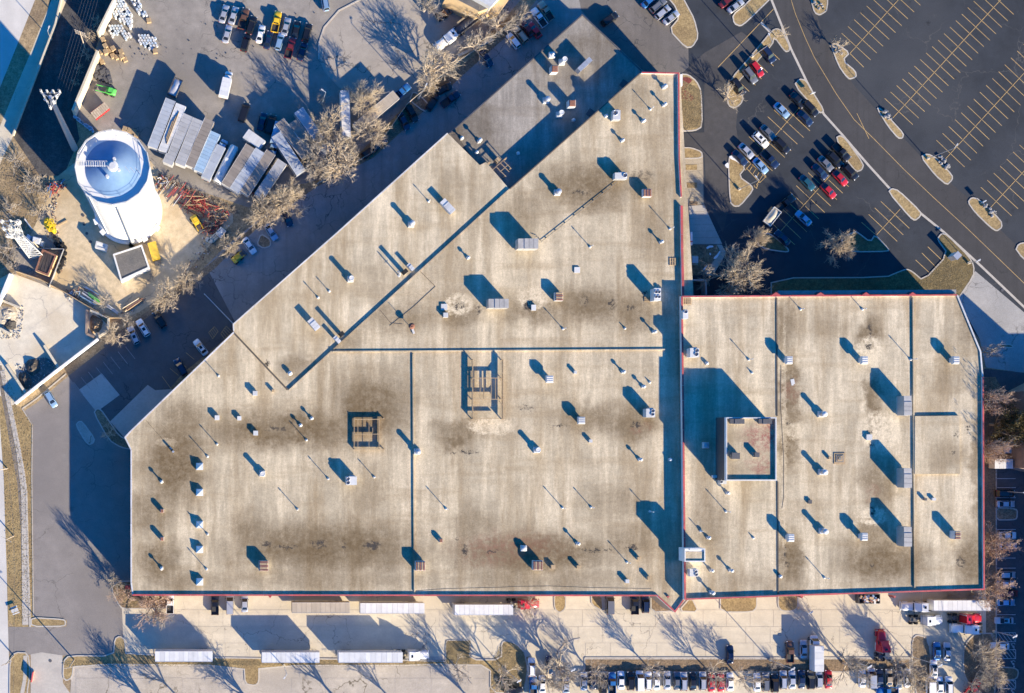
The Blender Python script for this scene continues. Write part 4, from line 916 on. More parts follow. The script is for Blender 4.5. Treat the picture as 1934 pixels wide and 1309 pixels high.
def unit(z, px, py, wpx, dpx, h, label, style='cond', nf=2, rz=0.0, cat='hvac unit', name='hvac_unit', body=None, n=4, stalk=0.0, pos_=None):
    s = S*(H-ZZ[z]-h)/H; w_, d_ = wpx*s, dpx*s; q = at(px, py, ZZ[z]+h)
    r = empty(name, (q.x, q.y, ZZ[z]), R(rz), label, cat)
    body = body or M_lgrey
    MB().box((0, 0, (min(.3, h*.4)+stalk)/2), (w_*(.9 if not stalk else .62), d_*(.9 if not stalk else .62), min(.3, h*.4)+stalk)).build('curb', M_lgrey if style != 'louvre' else M_white, r)
    z0 = min(.3, h*.4)+stalk
    if style == 'cond':
        MB().box((0, 0, (z0+h)/2), (w_, d_, h-z0)).build('cabinet', body, r)
        MB().box((0, -d_/2-.02, (z0+h)/2), (w_*.8, .05, (h-z0)*.7)).build('access_panel', M_galv, r)
        MB().box((w_*.1, d_*.5+.12, (z0+h)/2), (w_*.5, .24, (h-z0)*.6)).build('intake_hood', body, r)
        fans_on(r, w_, d_, h, nf, pos_)
    elif style == 'panel':      # big air handler: row of cap panels with standing seams
        MB().box((0, 0, (z0+h)/2-.05), (w_, d_, h-z0-.1)).build('cabinet', body, r)
        along_x = w_ > d_; Ln = max(w_, d_); cuts = [0]+[.30+.70*k/(n-1) for k in range(n)] if n > 1 else [0, 1]
        for k in range(n):
            a, b = (cuts[k]-.5)*Ln, (cuts[k+1]-.5)*Ln; c = (a+b)/2; ln = b-a-.07
            dz = -.18 if k == 0 else 0; wd = (d_ if along_x else w_)*(.86 if k == 0 else 1.02)
            MB().box((c, 0, h-.06+dz) if along_x else (0, -c, h-.06+dz), (ln, wd, .14) if along_x else (wd, ln, .14)).build('roof_panel', body, r)
        MB().box((0, -d_/2-.03, h*.5), (w_*.35, .05, h*.6)).build('access_door', M_galv, r)
    elif style == 'hood':       # intake hood on a narrower curb, ribs on top
        MB().box((0, 0, z0+(h-z0)*.3), (w_, d_, (h-z0)*.6)).build('cabinet', body, r)
        MB().box((0, 0, h-(h-z0)*.2), (w_, d_, (h-z0)*.4), 0, 0, .86).build('hood', body, r)
        for k in range(n): MB().box((0, (k-(n-1)/2)*d_*.8/n, h+.03), (w_*.86, .10, .08)).build('rib', M_white, r)
    elif style == 'louvre':     # rusty louvred relief hood
        MB().box((0, 0, (z0+h)/2), (w_, d_, h-z0)).build('cabinet', M_white, r)
        al = w_ >= d_
        for k in range(n):
            c = (k-(n-1)/2)*(w_ if al else d_)/n
            MB().box((c, 0, h+.06) if al else (0, c, h+.06), ((w_/n-.09), d_*.98, .16) if al else (w_*.98, d_/n-.09, .16), 0, 0, .8).build('louvre_blade', M_rust if k % 2 == 0 or n < 4 else M_steel_wood, r)
    elif style == 'box':
        MB().box((0, 0, (z0+h)/2), (w_, d_, h-z0), 0, 0, .9).build('cabinet', body, r)
        MB().box((0, 0, h+.03), (w_*.98, d_*.98, .07)).build('lid', body, r)
    return r
def skylight(px, py, label):
    z = ZM; s = S*(H-z)/H; q = at(px, py, z+.6); r = empty('pyramid_skylight', (q.x, q.y, z), 0, label, 'skylight', 'pyramid skylights in a column on the west roof')
    put('curb', upart('curb|sky', lambda m: m.box((0, 0, .35), (1.75, 1.75, .7)), M_white), r)
    def f(m): m.add([(-.8, -.8, .7), (.8, -.8, .7), (.8, .8, .7), (-.8, .8, .7), (0, 0, 1.35)], [(0, 1, 4), (1, 2, 4), (2, 3, 4), (3, 0, 4)])
    put('dome', upart('dome|sky', f, M_galv), r)
for y, lb in ((881, 'northernmost grey pyramid skylight of the west roof column, below two tall pipes'), (930, 'grey pyramid skylight second from top of the west roof column'), (991, 'grey pyramid skylight crossed by the shadow of a pipe close beside it'), (1038, 'grey pyramid skylight second from bottom of the west roof column'), (1099, 'southernmost grey pyramid skylight, nearest the south parapet')): skylight(377, y, lb)
for a in [
 ('M', 413, 710, 1.9, 'thin pipe on pale patch close to the northwest roof edge west end'), ('M', 410, 839, 2.3, 'tall thin pipe, right one of the slanting pair above the skylight column'), ('M', 392, 862, 2.4, 'tall thin pipe, left one of the slanting pair above the skylight column'),
 ('M', 392, 1009, 2.6, 'thin pipe just southeast of the middle pyramid skylight'), ('M', 390, 1075, 2.5, 'thin pipe with long shadow between the two southern skylights'), ('M', 579, 831, 2.2, 'thin pipe on the dark stain southwest of the small timber frame'),
 ('M', 620, 904, 2.6, 'very thin pipe left of the white twin fan unit'), ('M', 707, 901, 2.1, 'thin pipe with small box base right of the white twin fan unit'), ('M', 562, 962, 2.5, 'stout pipe with long shadow alone in the pale southwest roof'),
 ('M', 843, 961, 2.6, 'stout pipe just right of the long roof curb, lower half'), ('M', 1063, 959, 2.5, 'stout pipe, left one of the pair in the lower middle roof'), ('M', 1117, 958, 2.3, 'stout pipe, right one of the pair in the lower middle roof'),
 ('M', 1228, 966, 2.6, 'thin pipe at the edge of the penthouse shadow west of the red parapet'), ('M', 1185, 1062, 2.5, 'very thin pipe in the reddish southeast part of the main roof'), ('M', 1115, 466, 2.4, 'thin pipe between the upper panelled unit and the east parapet'),
 ('M', 1266, 432, 2.7, 'tall thin pipe close to the east parapet above a pallet'), ('M', 1064, 621, 2.5, 'thin pipe south of the reddish louvred vent in the central roof'), ('M', 1229, 206, 2.3, 'tall thin pipe in the pointed north tip of the main roof'),
 ('M', 1181, 620, .7, 'stubby pipe above the long horizontal roof curb'), ('M', 1228, 722, .6, 'stubby pipe right of two mushroom fans in the central roof'),
 ('N', 601, 562, 1.9, 'thin pipe, left one of a pair on the northwest wing'), ('N', 622, 550, 1.7, 'thin pipe, right one of a pair on the northwest wing'), ('N', 810, 380, 2.0, 'thin pipe left of the tilted ribbed duct box on the northwest wing'),
 ('R', 1415, 679, 2.4, 'thin pipe in the upper left bay of the east roof'), ('R', 1372, 966, 2.6, 'thin pipe below the penthouse on the east roof'), ('R', 1513, 584, 1.8, 'thin pipe near the north parapet, left of the pair on the east roof'),
 ('R', 1630, 584, 1.8, 'thin pipe near the north parapet, right of the pair on the east roof'), ('R', 1721, 679, 2.8, 'tall thin pipe beside the long vertical curb of the east roof'), ('R', 1558, 1091, 2.4, 'very thin pipe near the south parapet of the east roof'),
 ('R', 1424, 1016, .6, 'stubby pipe alone in the lower left bay of the east roof'), ('R', 1324, 1003, 1.5, 'dark short pipe above the white topped stair box'), ('R', 1421, 704, .6, 'stubby pipe right of the big penthouse shadow')]: pipe(*a)
for a in [
 ('M', 548, 705, .7, 'white low mushroom fan in the southern corner of the northwest wing', 1.3), ('M', 568, 803, 1.3, 'white mushroom fan, lower of two on the dark stain'), ('M', 589, 790, 1.4, 'white mushroom fan, upper of two on the dark stain'),
 ('M', 305, 910, 1.7, 'white mushroom fan west of the northern skylights'), ('M', 305, 1074, 1.7, 'white mushroom fan in the southwest corner of the roof'), ('M', 1179, 702, 1.5, 'white mushroom fan, upper of two right of centre'),
 ('M', 1217, 730, 1.4, 'white mushroom fan, lower of two right of centre'), ('M', 1211, 868, 1.7, 'white mushroom fan just west of the long parapet shadow'), ('M', 1267, 868, .9, 'white mushroom fan standing in the long parapet shadow'),
 ('M', 1093, 1027, 1.8, 'white mushroom fan on the reddish stain of the lower roof'), ('M', 1251, 456, 1.6, 'white mushroom fan below the tall pipe near the east parapet'), ('M', 1238, 626, 1.7, 'white mushroom fan just above the east end of the roof curb'),
 ('M', 1257, 196, 1.7, 'white mushroom fan, rightmost in the north tip of the roof'), ('M', 1217, 227, 1.4, 'white mushroom fan, lowest in the north tip of the roof'), ('M', 1177, 264, 1.4, 'white mushroom fan left of the north tip, beside the roof slope edge'),
 ('M', 885, 486, 1.3, 'white mushroom fan on square base beside the diagonal roof step'), ('M', 1146, 218, 1.0, 'white mushroom fan on the diagonal edge beside a cabinet'), ('M', 1257, 162, 1.5, 'white mushroom fan at the very top corner by the red parapet', 1.3),
 ('E', 907, 264, 2.0, 'white round fan, largest on the northeast wing near the painted shade strip', 1.2), ('E', 873, 260, 1.3, 'small white fan beside the painted shade strip of the northeast wing'), ('E', 901, 287, 1.3, 'small white fan below the larger one near the timber rack'), ('E', 1084, 226, .9, 'small white fan in the shaded strip of the northeast wing'), ('E', 979, 289, .6, 'low white dome fan at the shaded southwest end of the northeast wing'),
 ('R', 1336, 686, .7, 'white dome fan at the top of the penthouse shadow'), ('R', 1376, 931, 1.3, 'white mushroom fan just below the penthouse'), ('R', 1340, 1016, 1.4, 'white mushroom fan above the stair box on the east roof'), ('R', 1346, 1078, 1.6, 'white mushroom fan right of the round fan unit'), ('R', 1383, 1078, 1.7, 'white mushroom fan alone in the lower left bay of the east roof'), ('R', 1347, 1120, 1.8, 'white mushroom fan against the south parapet of the east roof', 1.2), ('R', 1475, 1089, .8, 'white small fan at the foot of the long curb line')]: fan(*a)
for a in [
 ('M', 496, 895, 2.2, 'round galvanised stack with dark open top on the west roof', None, True), ('M', 790, 853, 2.3, 'blue grey capped round stack beside the long vertical curb', M_galv), ('M', 1017, 850, 2.1, 'round stack with black open top below the roof centre', None, True),
 ('M', 990, 1036, .9, 'low white drum vent on the reddish stain', M_white), ('M', 1056, 361, 2.0, 'round blue topped stack in the northern main roof', M_galv), ('N', 779, 421, 2.3, 'white square based round stack on the northwest wing', M_white),
 ('N', 664, 525, 2.5, 'black topped round stack on the northwest wing', None, True), ('E', 1067, 111, 3.0, 'tall white round stack with dark rim on the northeast wing', M_white, True), ('E', 1035, 186, 2.2, 'pale blue round fan stack on the northeast wing', M_galv), ('E', 1061, 212, 2.6, 'white round stack standing in the shade strip of the northeast wing', M_white, True),
 ('R', 1334, 841, .8, 'low round blue vent drum in the penthouse shadow', M_galv), ('R', 1558, 782, 2.2, 'white round stack, northernmost of three on the east roof', M_white), ('R', 1559, 892, 2.2, 'white round stack, middle of three on the east roof', M_white), ('R', 1560, 1004, 2.2, 'white round stack, southernmost of three on the east roof', M_white), ('E', 1045, 101, 1.6, 'slim white stack beside the tall one on the northeast wing', M_white, False, .3)]: stack(*a)
U = unit
M_mgrey = pm('weathered_grey_metal', (.40, .385, .36), .55, .15, 1.2, .1, dirt=(.28, .26, .23))
U('M', 664, 908, 20, 16, 2.1, 'white unit with two small fans beside the smaller timber frame', 'cond', 2, pos_=[(-.85, .45), (-.85, -.45)], body=M_white)
U('M', 1039, 716, 14, 14, 2.0, 'white hooded vent, upper one in the central roof', 'hood', n=3, stalk=.8, body=M_white); U('M', 1099, 794, 14, 14, 1.9, 'white hooded vent on the brown stain in the central roof', 'hood', n=3, stalk=.7, body=M_white)
U('M', 1229, 780, 17, 16, 2.6, 'white unit with two dark fans west of the long parapet shadow', 'cond', 2, body=M_white, pos_=[(.5, .5), (.4, -.3)])
U('M', 1242, 556, 13, 23, 3.0, 'tall white unit with four fans at the corner of the long shadow', 'cond', 4, body=M_white)
U('M', 998, 460, 38, 19, 3.4, 'large grey panelled air handler with gas line, upper middle roof', 'panel', n=4, body=M_mgrey); U('M', 942, 573, 38, 17, 3.0, 'large grey panelled air handler left of the tarred repairs', 'panel', n=4, body=M_mgrey)
U('M', 1173, 332, 23, 12, 2.0, 'white long unit with one black fan at the gas line end', 'cond', 1, pos_=[(.95, .1)], body=M_white); U('M', 1165, 217, 14, 18, 2.0, 'grey cabinet unit with one fan near the north diagonal edge', 'cond', 1, pos_=[(-.4, .5)])
U('M', 1056, 560, 15, 16, 1.6, 'reddish louvred vent hood beside the tarred roof patches', 'louvre', n=4); U('M', 1223, 364, 16, 15, 1.5, 'reddish louvred vent hood near the east parapet', 'louvre', n=3)
U('M', 498, 1069, 18, 19, 1.6, 'reddish louvred vent hood in the southwest roof', 'louvre', n=5); U('M', 794, 1069, 18, 18, 1.6, 'brown louvred vent hood right beside the long vertical curb', 'louvre', n=5); U('M', 1016, 1068, 18, 18, 1.7, 'tan and red louvred vent hood next to a white drum', 'louvre', n=5)
U('R', 1809, 1011, 12, 15, 2.2, 'red slatted vent hood in the southeast bay of the east roof', 'louvre', n=4); U('E', 1048, 130, 13, 13, 2.4, 'rust topped white square vent in the upper northeast wing', 'louvre', n=1); U('E', 1081, 195, 13, 13, 2.4, 'rust topped white square vent at the shade line of the northeast wing', 'louvre', n=1)
U('M', 306, 965, 7, 7, 1.2, 'small red square vent, upper one near the west wall', 'louvre', n=1, cat='roof vent', name='roof_vent'); U('M', 306, 1018, 7, 7, 1.3, 'small red square vent, lower one near the west wall', 'louvre', n=1, cat='roof vent', name='roof_vent'); U('M', 833, 1021, 7, 7, .9, 'small red topped vent at the start of the tar streaks', 'louvre', n=1, cat='roof vent', name='roof_vent')
V = dict(style='box', cat='roof vent', name='roof_vent', body=M_white)
for z, x, y, w_, d_, h, lb in [('M', 482, 743, 9, 9, 1.0, 'white vent box with small fan near the northwest wing corner'), ('M', 410, 789, 9, 9, .9, 'white vent box with tall cap, leftmost in the west roof'), ('M', 452, 790, 8, 8, .7, 'plain white vent box on the western brown stain'), ('M', 483, 818, 9, 9, .8, 'white vent box with reddish marks on the brown stain'), ('M', 516, 738, 5, 5, .8, 'tiny brown vent box near the northwest wing corner'),
  ('M', 1087, 703, 5, 6, .8, 'tiny white vent box right of the upper hooded vent'), ('M', 1116, 833, 6, 6, .8, 'tiny white vent box below the lower hooded vent'), ('M', 1045, 1071, 8, 8, .8, 'white vent box right of the tan louvred hood'), ('M', 1093, 1071, 7, 6, 1.0, 'tan vent box second right of the louvred hood'), ('M', 1207, 1055, 6, 6, .9, 'small tan vent box, upper of three in the southeast roof'), ('M', 1185, 1098, 7, 7, .9, 'small white vent box, lower left of three in the southeast roof'), ('M', 1226, 1092, 6, 7, .9, 'small tan vent box, lower right of three in the southeast roof'),
  ('M', 842, 595, 9, 9, .8, 'white square box below a flat white pad'), ('M', 839, 580, 12, 12, .25, 'flat white pad with dark hole above a white box'), ('M', 1008, 581, 9, 11, .45, 'pale square curb amid tarred patches'), ('M', 1090, 510, 11, 11, .2, 'pale flat square patch plate in the upper middle roof'), ('R', 1642, 826, 11, 11, .4, 'pale square drain curb amid cracks on the east roof'), ('R', 1530, 948, 7, 7, .4, 'tiny dark framed vent left of centre on the east roof'), ('R', 1568, 865, 5, 5, .7, 'tiny brown vent beside the concentric square hatch'), ('R', 1748, 943, 5, 5, .7, 'tiny dark vent west of a small white box in the east bay'), ('R', 1764, 943, 7, 5, .5, 'tiny white slotted box in the east bay')]:
    U(z, x, y, w_, d_, h, lb, **dict(V, body=M_dgrey if 'dark' in lb and 'hole' not in lb else (M_steel_wood if 'tan' in lb or 'brown vent' in lb else M_white)))
U('R', 1312, 666, 17, 17, 2.6, 'white unit with two fans against the red parapet, top of the big shadow', 'cond', 2, body=M_white, pos_=[(.5, .5), (.4, -.4)]); U('R', 1311, 1082, 16, 14, 2.0, 'white rounded unit with two fans below the stair box', 'cond', 2, body=M_white, pos_=[(.4, .3), (.5, -.4)]); U('R', 1295, 594, 10, 16, 1.8, 'narrow white unit with one fan under the timber pallets', 'cond', 1, pos_=[(.0, .7)], body=M_white)
for x, y, lb in [(1492, 680, 'white ribbed hood, upper left of the east roof hoods'), (1634, 680, 'white ribbed hood above the long tar crack'), (1807, 680, 'white ribbed hood in the upper east bay under tree shadow'), (1495, 1016, 'white ribbed hood, lower left of the east roof hoods'), (1634, 1014, 'white ribbed hood, lower middle of the east roof')]: U('R', x, y, 12, 15, 2.3, lb, 'hood', n=3, stalk=1.0, body=M_white)
for y, lb in ((766, 'tall grey stepped air handler, northernmost along the long curb'), (903, 'tall grey stepped air handler, middle one along the long curb'), (1014, 'tall grey stepped air handler, southernmost along the long curb')): U('R', 1715, y, 14.5, 37, 3.4, lb, 'panel', n=4, body=M_mgrey)
U('T', 1390, 861, 15, 12, 1.1, 'dark brown vent box, left one on the penthouse roof', 'box', body=M_dgrey); U('T', 1430, 859, 9, 9, 1.1, 'dark brown vent box, right one on the penthouse roof', 'box', body=M_dgrey)
U('T', 1393, 796, 27, 9, .8, 'dark slatted cabinet, left one at the north edge of the penthouse', 'panel', n=2, body=M_dgrey); U('T', 1446, 796, 25, 9, .8, 'dark slatted cabinet, right one at the north edge of the penthouse', 'panel', n=2, body=M_dgrey)
U('R', 1365, 897, 11, 11, 1.8, 'blue shaded cabinet tucked against the penthouse corner', 'box', body=M_lgrey); U('R', 1366, 910, 13, 8, 1.6, 'white condenser with one fan at the penthouse corner', 'cond', 1, pos_=[(-.5, 0)], body=M_white); U('R', 1350, 900, 8, 5, .8, 'small white angled duct end west of the penthouse corner', 'box', body=M_white)
U('N', 593, 612, 12, 24, 1.8, 'ribbed grey duct box at the southwest end of the northwest wing', 'panel', n=4, rz=40); U('N', 846, 389, 12, 30, 1.7, 'ribbed grey duct box at the northeast end of the northwest wing', 'panel', n=6, rz=42); U('N', 776, 504, 7, 15, 1.6, 'slim grey duct box beside a square topped stack', 'panel', n=3, rz=42); U('N', 637, 641, 7, 15, 1.6, 'slim grey duct box beside the diagonal roof step', 'panel', n=3, rz=42)
U('N', 766, 512, 8, 8, 2.9, 'square white duct with black open top on the northwest wing, middle', 'box', rz=40, body=M_dkhole); U('N', 646, 630, 8, 8, 3.0, 'square white duct with black open top near the southwest end of the wing', 'box', rz=40, body=M_dkhole)
U('E', 1105, 121, 31, 9, 2.6, 'long galvanised duct box lying diagonally on the northeast wing', 'panel', n=3, rz=43, body=M_galv)
# concentric square roof hatch
q = at(1586, 866, ZR+.2); r = empty('roof_hatch', (q.x, q.y, ZR), 0, 'concentric grey square hatch flat on the east roof', 'roof hatch')
for k, (w_, h) in enumerate(((2.7, .14), (1.9, .24), (1.2, .34), (.6, .44))): MB().box((0, 0, h/2), (w_, w_, h)).build('frame_step', M_roofE if k % 2 else M_steel_wood, r)
q = at(1497, 721, ZR); tag(MB().box((q.x, q.y, ZR+.03), (.9, 1.3, .06), .2).add([(q.x-.3, q.y-.9, ZR+.05), (q.x+.2, q.y-.9, ZR+.05), (q.x+.2, q.y-.6, ZR+.05), (q.x-.3, q.y-.6, ZR+.05)], [(0, 1, 2, 3)]).build('loose_sheet', M_white), 'loose white sheet lying on the upper left of the east roof', 'sheet')
# gooseneck and bent stack
q = at(755, 520, ZN+1); r = empty('gooseneck_vent', (q.x, q.y, ZN), R(40), 'white bent gooseneck pipe on the northwest wing with hooked shadow', 'vent pipe')
b = MB(); b.cyl((0, 0, 0), .13, 2.0, 8); pts = [(0, .55*(1-cos(a)), 2.0+.55*sin(a)) for a in [pi*k/8 for k in range(9)]]
for k in range(8): b.tube(pts[k], pts[k+1], .13, .13, 8)
b.build('bent_pipe', M_white, r); MB().box((0, 0, .05), (.6, .6, .1)).build('base_plate', M_lgrey, r); MB().tube((-.5, .3, 1.6), (.5, .3, 1.6), .04).build('brace', M_galv, r)
q = at(777, 618, ZM+.8); r = empty('antenna_frame', (q.x, q.y, ZM), R(20), 'rusty curved frame mast on the roof south of the seamed rectangle', 'mast')
MB().box((.2, -.9, .15), (.5, 1.6, .3)).build('ballast', M_white, r); MB().tube((0, 0, 0), (0, 0, 3.0), .07).build('mast', M_rust, r); MB().lathe([(.1, 1.0), (.7, 1.3), (.8, 1.6), (.1, 1.5)], (0, .2, 0), 12).build('dish', M_rust, r)
q = at(327, 853, ZM+.8); r = empty('aerial_mast', (q.x, q.y, ZM), 0, 'short mast with two white heads and guy wire in the northwest corner', 'mast')
MB().cyl((0, 0, 0), .28, 1.3, 10).build('drum', M_galv, r); MB().cyl((-.5, .7, 0), .2, .7, 10).build('head', M_white, r); MB().cyl((-.75, 1.0, 0), .18, .6, 10).build('head', M_white, r)
e = at(275, 793, ZM+.2)-Vector((q.x, q.y, 0)); MB().tube((-.3, .4, .9), (e.x, e.y, .15), .035, .035, 4).build('guy_wire', M_black, r)
# gas line
r = empty('gas_pipe_run', (0, 0, 0), 0, 'long dark gas pipe on blocks running diagonally to the panelled unit', 'pipe')
A, B = at(1166, 343, ZM+.3), at(1023, 456, ZM+.3); A.z = B.z = ZM+.22
MB().tube(A, B, .06, .06, 6).build('pipe', M_dgrey, r)
MB().tube(B, (B.x-.9, B.y+1.1, ZM+.3), .07, .07, 6).build('elbow', M_dgrey, r); MB().tube((B.x-.9, B.y+1.1, ZM+.3), (B.x-1.7, B.y+1.1, ZM+.5), .07, .07, 6).build('elbow', M_dgrey, r)
for k in range(8): c = A.lerp(B, (k+.5)/8); MB().box((c.x, c.y, ZM+.08), (.36, .18, .16), .7).build('support_block', M_steel_wood, r)
# timber / steel equipment frames
def beam(r, z, a, b, za, w_=.22, m=M_steel_wood, name='beam'):
    A, B = at(a[0], a[1], z+za), at(b[0], b[1], z+za); A.z = B.z = z+za
    dv = B-A; MB().box(((A.x+B.x)/2, (A.y+B.y)/2, A.z), (dv.length, w_, w_*1.1), atan2(dv.y, dv.x)).build(name, m, r)
def posts(r, z, lst, h):
    for x, y in lst:
        q = at(x, y, z+h); MB().box((q.x, q.y, z+h/2), (.18, .18, h)).build('post', M_steel_wood, r)
def plate(r, z, a, b, z0, z1, w_=.14, name='screen_beam'):
    A, B = at(a[0], a[1], z+z1), at(b[0], b[1], z+z1); dv = B-A
    MB().box(((A.x+B.x)/2, (A.y+B.y)/2, z+(z0+z1)/2), (dv.length, w_, z1-z0), atan2(dv.y, dv.x)).build(name, M_steel_wood, r)
r = empty('steel_gantry', (0, 0, 0), 0, 'small tan steel gantry on the stained roof left of the curb', 'gantry')
posts(r, ZM, [(669, 790), (669, 848), (725, 790), (725, 848)], .85)
for y in (792, 820, 848): plate(r, ZM, (669, y), (716 if y < 840 else 726, y), .28, .85)
for x in (669, 716): plate(r, ZM, (x, 789), (x, 849), .2, .8)
for a, b in (((716, 791), (726, 791)), ((704, 808), (704, 818))): plate(r, ZM, a, b, .3, .8, .1, 'brace')
for x in (676, 697): plate(r, ZM, (x, 793), (x, 847), .78, .84, .10, 'joist')
r = empty('steel_gantry', (0, 0, 0), 0, 'large tan steel gantry at the long horizontal curb, pebbly repair below it', 'gantry')
posts(r, ZM, [(893, 679), (893, 791), (949, 679), (949, 791), (893, 714), (893, 754), (949, 714), (949, 754)], 1.4)
for x in (893, 950): plate(r, ZM, (x, 678), (x, 792), .58, 1.32, .2)
for y in (714, 754, 790): plate(r, ZM, (893, y), (943, y), .92, 1.36, .16)
for x in (907, 914, 928, 936): plate(r, ZM, (x, 715), (x, 753), 1.1, 1.4, .10, 'joist')
for a, b in (((943, 712), (950, 703)), ((943, 757), (950, 766)), ((943, 714), (950, 722)), ((943, 754), (950, 746))): plate(r, ZM, a, b, 1.0, 1.3, .12, 'brace')
for y in (714, 754): plate(r, ZM, (943, y), (950, y), .92, 1.36, .16)
r = empty('timber_rack', (0, 0, 0), 0, 'open timber rack over the dark gap between the two north wings', 'frame')
for a, b in (((927, 324), (957, 297)), ((938, 316), (956, 334)), ((945, 308), (962, 325)), ((950, 303), (966, 319)), ((944, 325), (960, 311))): beam(r, ZE, a, b, 2.2, .14)
posts(r, ZE, [(930, 321), (956, 299), (955, 332), (964, 318)], 2.2)
for x, y, w_, d_, h, lb in ((924, 311, 9, 8, 1.7, 'tan square box beside the timber rack'), (941, 301, 11, 9, 1.5, 'grey brown square box above the timber rack')): U('E', x, y, w_, d_, h, lb, 'box', rz=42, body=M_steel_wood)
# pallets on the roofs
def pallet(z, px, py, wpx, dpx, rz, label, n=5, loc=None, h0=0):
    zz = ZZ[z] if isinstance(z, str) else z; s = S*(H-zz)/H; q = at(px, py, zz+.2); r = empty('pallet', (q.x, q.y, zz+h0), R(rz), label, 'pallet')
    w_, d_ = wpx*s, dpx*s
    for k in range(3): MB().box((0, (k-1)*d_*.45, .06), (w_, .12, .12)).build('runner', M_steel_wood, r)
    for k in range(n): MB().box(((k-(n-1)/2)*w_/n, 0, .145), (w_/n*.55, d_, .05)).build('slat', M_steel_wood, r)
pallet('M', 1275, 494, 22, 14, 0, 'empty timber pallet against the east parapet of the main roof'); pallet('R', 1298, 569, 17, 11, 0, 'timber pallet in the northwest corner of the east roof'); pallet('M', 1223, 565, 12, 9, 0, 'tan timber pallet lying left of the tall four fan unit')
# ------------------------------------------------------------------ water tower
TH = 50.0; q = at(211, 312, TH); wt = empty('water_tower', (q.x, q.y, 0), 0, 'huge white cylindrical water tower with railed roof in painted blue shade', 'water tower')
RT = 7.8
M_dome_shade = pm('shade_blue_tank_roof', (.15, .25, .40), .85, .12, .5, dirt=(.22, .32, .45), spec=.1); M_tank = pm('white_tank_paint', (.74, .74, .72), .55, .05, .25, dirt=(.60, .58, .53))  # blue of the tank roof carries its shade in the base colour
MB().lathe([(RT+.75, 0), (RT+.75, 1.1), (RT+.15, 1.3)], n=48).build('base_ring', M_whitewall, wt)
MB().lathe([(RT, 1.2), (RT, TH-3.0)], n=64).build('shell', M_tank, wt)
MB().lathe([(RT-.75, TH-3.5), (RT*.5, TH-2.0), (1.2, TH-.75), (.05, TH-.5)], n=48).build('dome', M_dome_shade, wt)
for k in range(16):
    a0, a1 = 2*pi*k/16, 2*pi*(k+1)/16; r0 = RT+.28
    MB().prism([(r0*cos(a0), r0*sin(a0)), (r0*cos(a1), r0*sin(a1)), ((r0-.2)*cos(a1), (r0-.2)*sin(a1)), ((r0-.2)*cos(a0), (r0-.2)*sin(a0))], TH-3.9, TH-2.3, bottom=True).build('screen_panel', M_white, wt)
    MB().tube((r0*cos(a0)*.985, r0*sin(a0)*.985, TH-2.4), (r0*cos(a0)*.985, r0*sin(a0)*.985, TH-1.25), .05).build('rail_post', M_lgrey, wt)
for hh in (-1.8, -1.3):
    for k in range(16):
        a0, a1 = 2*pi*k/16, 2*pi*(k+1)/16; MB().tube((r0*.985*cos(a0), r0*.985*sin(a0), TH+hh), (r0*.985*cos(a1), r0*.985*sin(a1), TH+hh), .035, n=4).build('guard_rail', M_lgrey, wt)
MB().lathe([(RT-.2, TH-3.9), (RT-.2, TH-3.8), (RT-1.0, TH-3.7)], n=48).build('gutter_walk', M_dome_shade, wt)
MB().cyl((.2, -.1, TH-.8), 1.15, .55, 18).build('centre_hatch', M_white, wt); MB().cyl((.2, -.1, TH-.25), .75, .3, 16).build('hatch_lid', M_lgrey, wt)
for x, y in ((.5, 1.5), (-1.0, -2.2), (1.4, -.8)): MB().cyl((x, y, TH-1.3), .34, .95, 12).build('roof_vent', M_lgrey, wt)
cw = MB()
for k in range(2): cw.tube((-RT+.3, .9+(-.5+k)*1.0, TH-1.9), (-1.0, .3+(-.5+k)*1.0, TH+.4), .05)
for k in range(14): f = k/13; cw.box((-RT+.3+(RT-1.3)*f, .9-.6*f, TH-2.7+2.3*f), (.3, 1.05, .06))
cw.build('catwalk', M_lgrey, wt)
for k in range(9): f = k/8; MB().tube((-RT+.3+(RT-1.3)*f, 1.4-.6*f, TH-2.7+2.3*f), (-RT+.3+(RT-1.3)*f, 1.4-.6*f, TH-1.7+2.3*f), .035).build('rail_post', M_lgrey, wt)
for k in range(5):
    a = R(80+k*14); MB().tube((6.6*cos(a), 6.6*sin(a), TH-2.8), (6.0*cos(a), 6.0*sin(a), TH+.6), .045).build('antenna_whip', M_white, wt)
for k in range(3): MB().box((2.4+k*1.3, .4-k*.3, TH-1.45-k*.5), (.08, 4.2-k, .06), R(40)).build('roof_seam', M_lgrey, wt)
MB().cyl((RT*.16, -RT-.40, 1.0), .5, TH-5, 12).build('overflow_pipe', M_lgrey, wt)
for k in range(1, 16): MB().lathe([(RT+.02, k*2.85), (RT+.05, k*2.85+.05), (RT+.02, k*2.85+.1)], n=64).build('weld_seam', M_lgrey, wt); MB().box((RT*.10, -RT-.9, .6), (1.0, 1.0, 1.2)).build('overflow_box', M_whitewall, wt)
MB().box((-RT*.62, -RT*.78, TH/2), (.5, .3, TH-5), R(38)).build('ladder', M_white, wt)
for a in (200, 222, 300, 328): MB().box(((RT+.7)*cos(R(a)), (RT+.7)*sin(R(a)), 1.0), (1.2, 1.3, 1.9), R(a)).build('buttress', M_whitewall, wt)
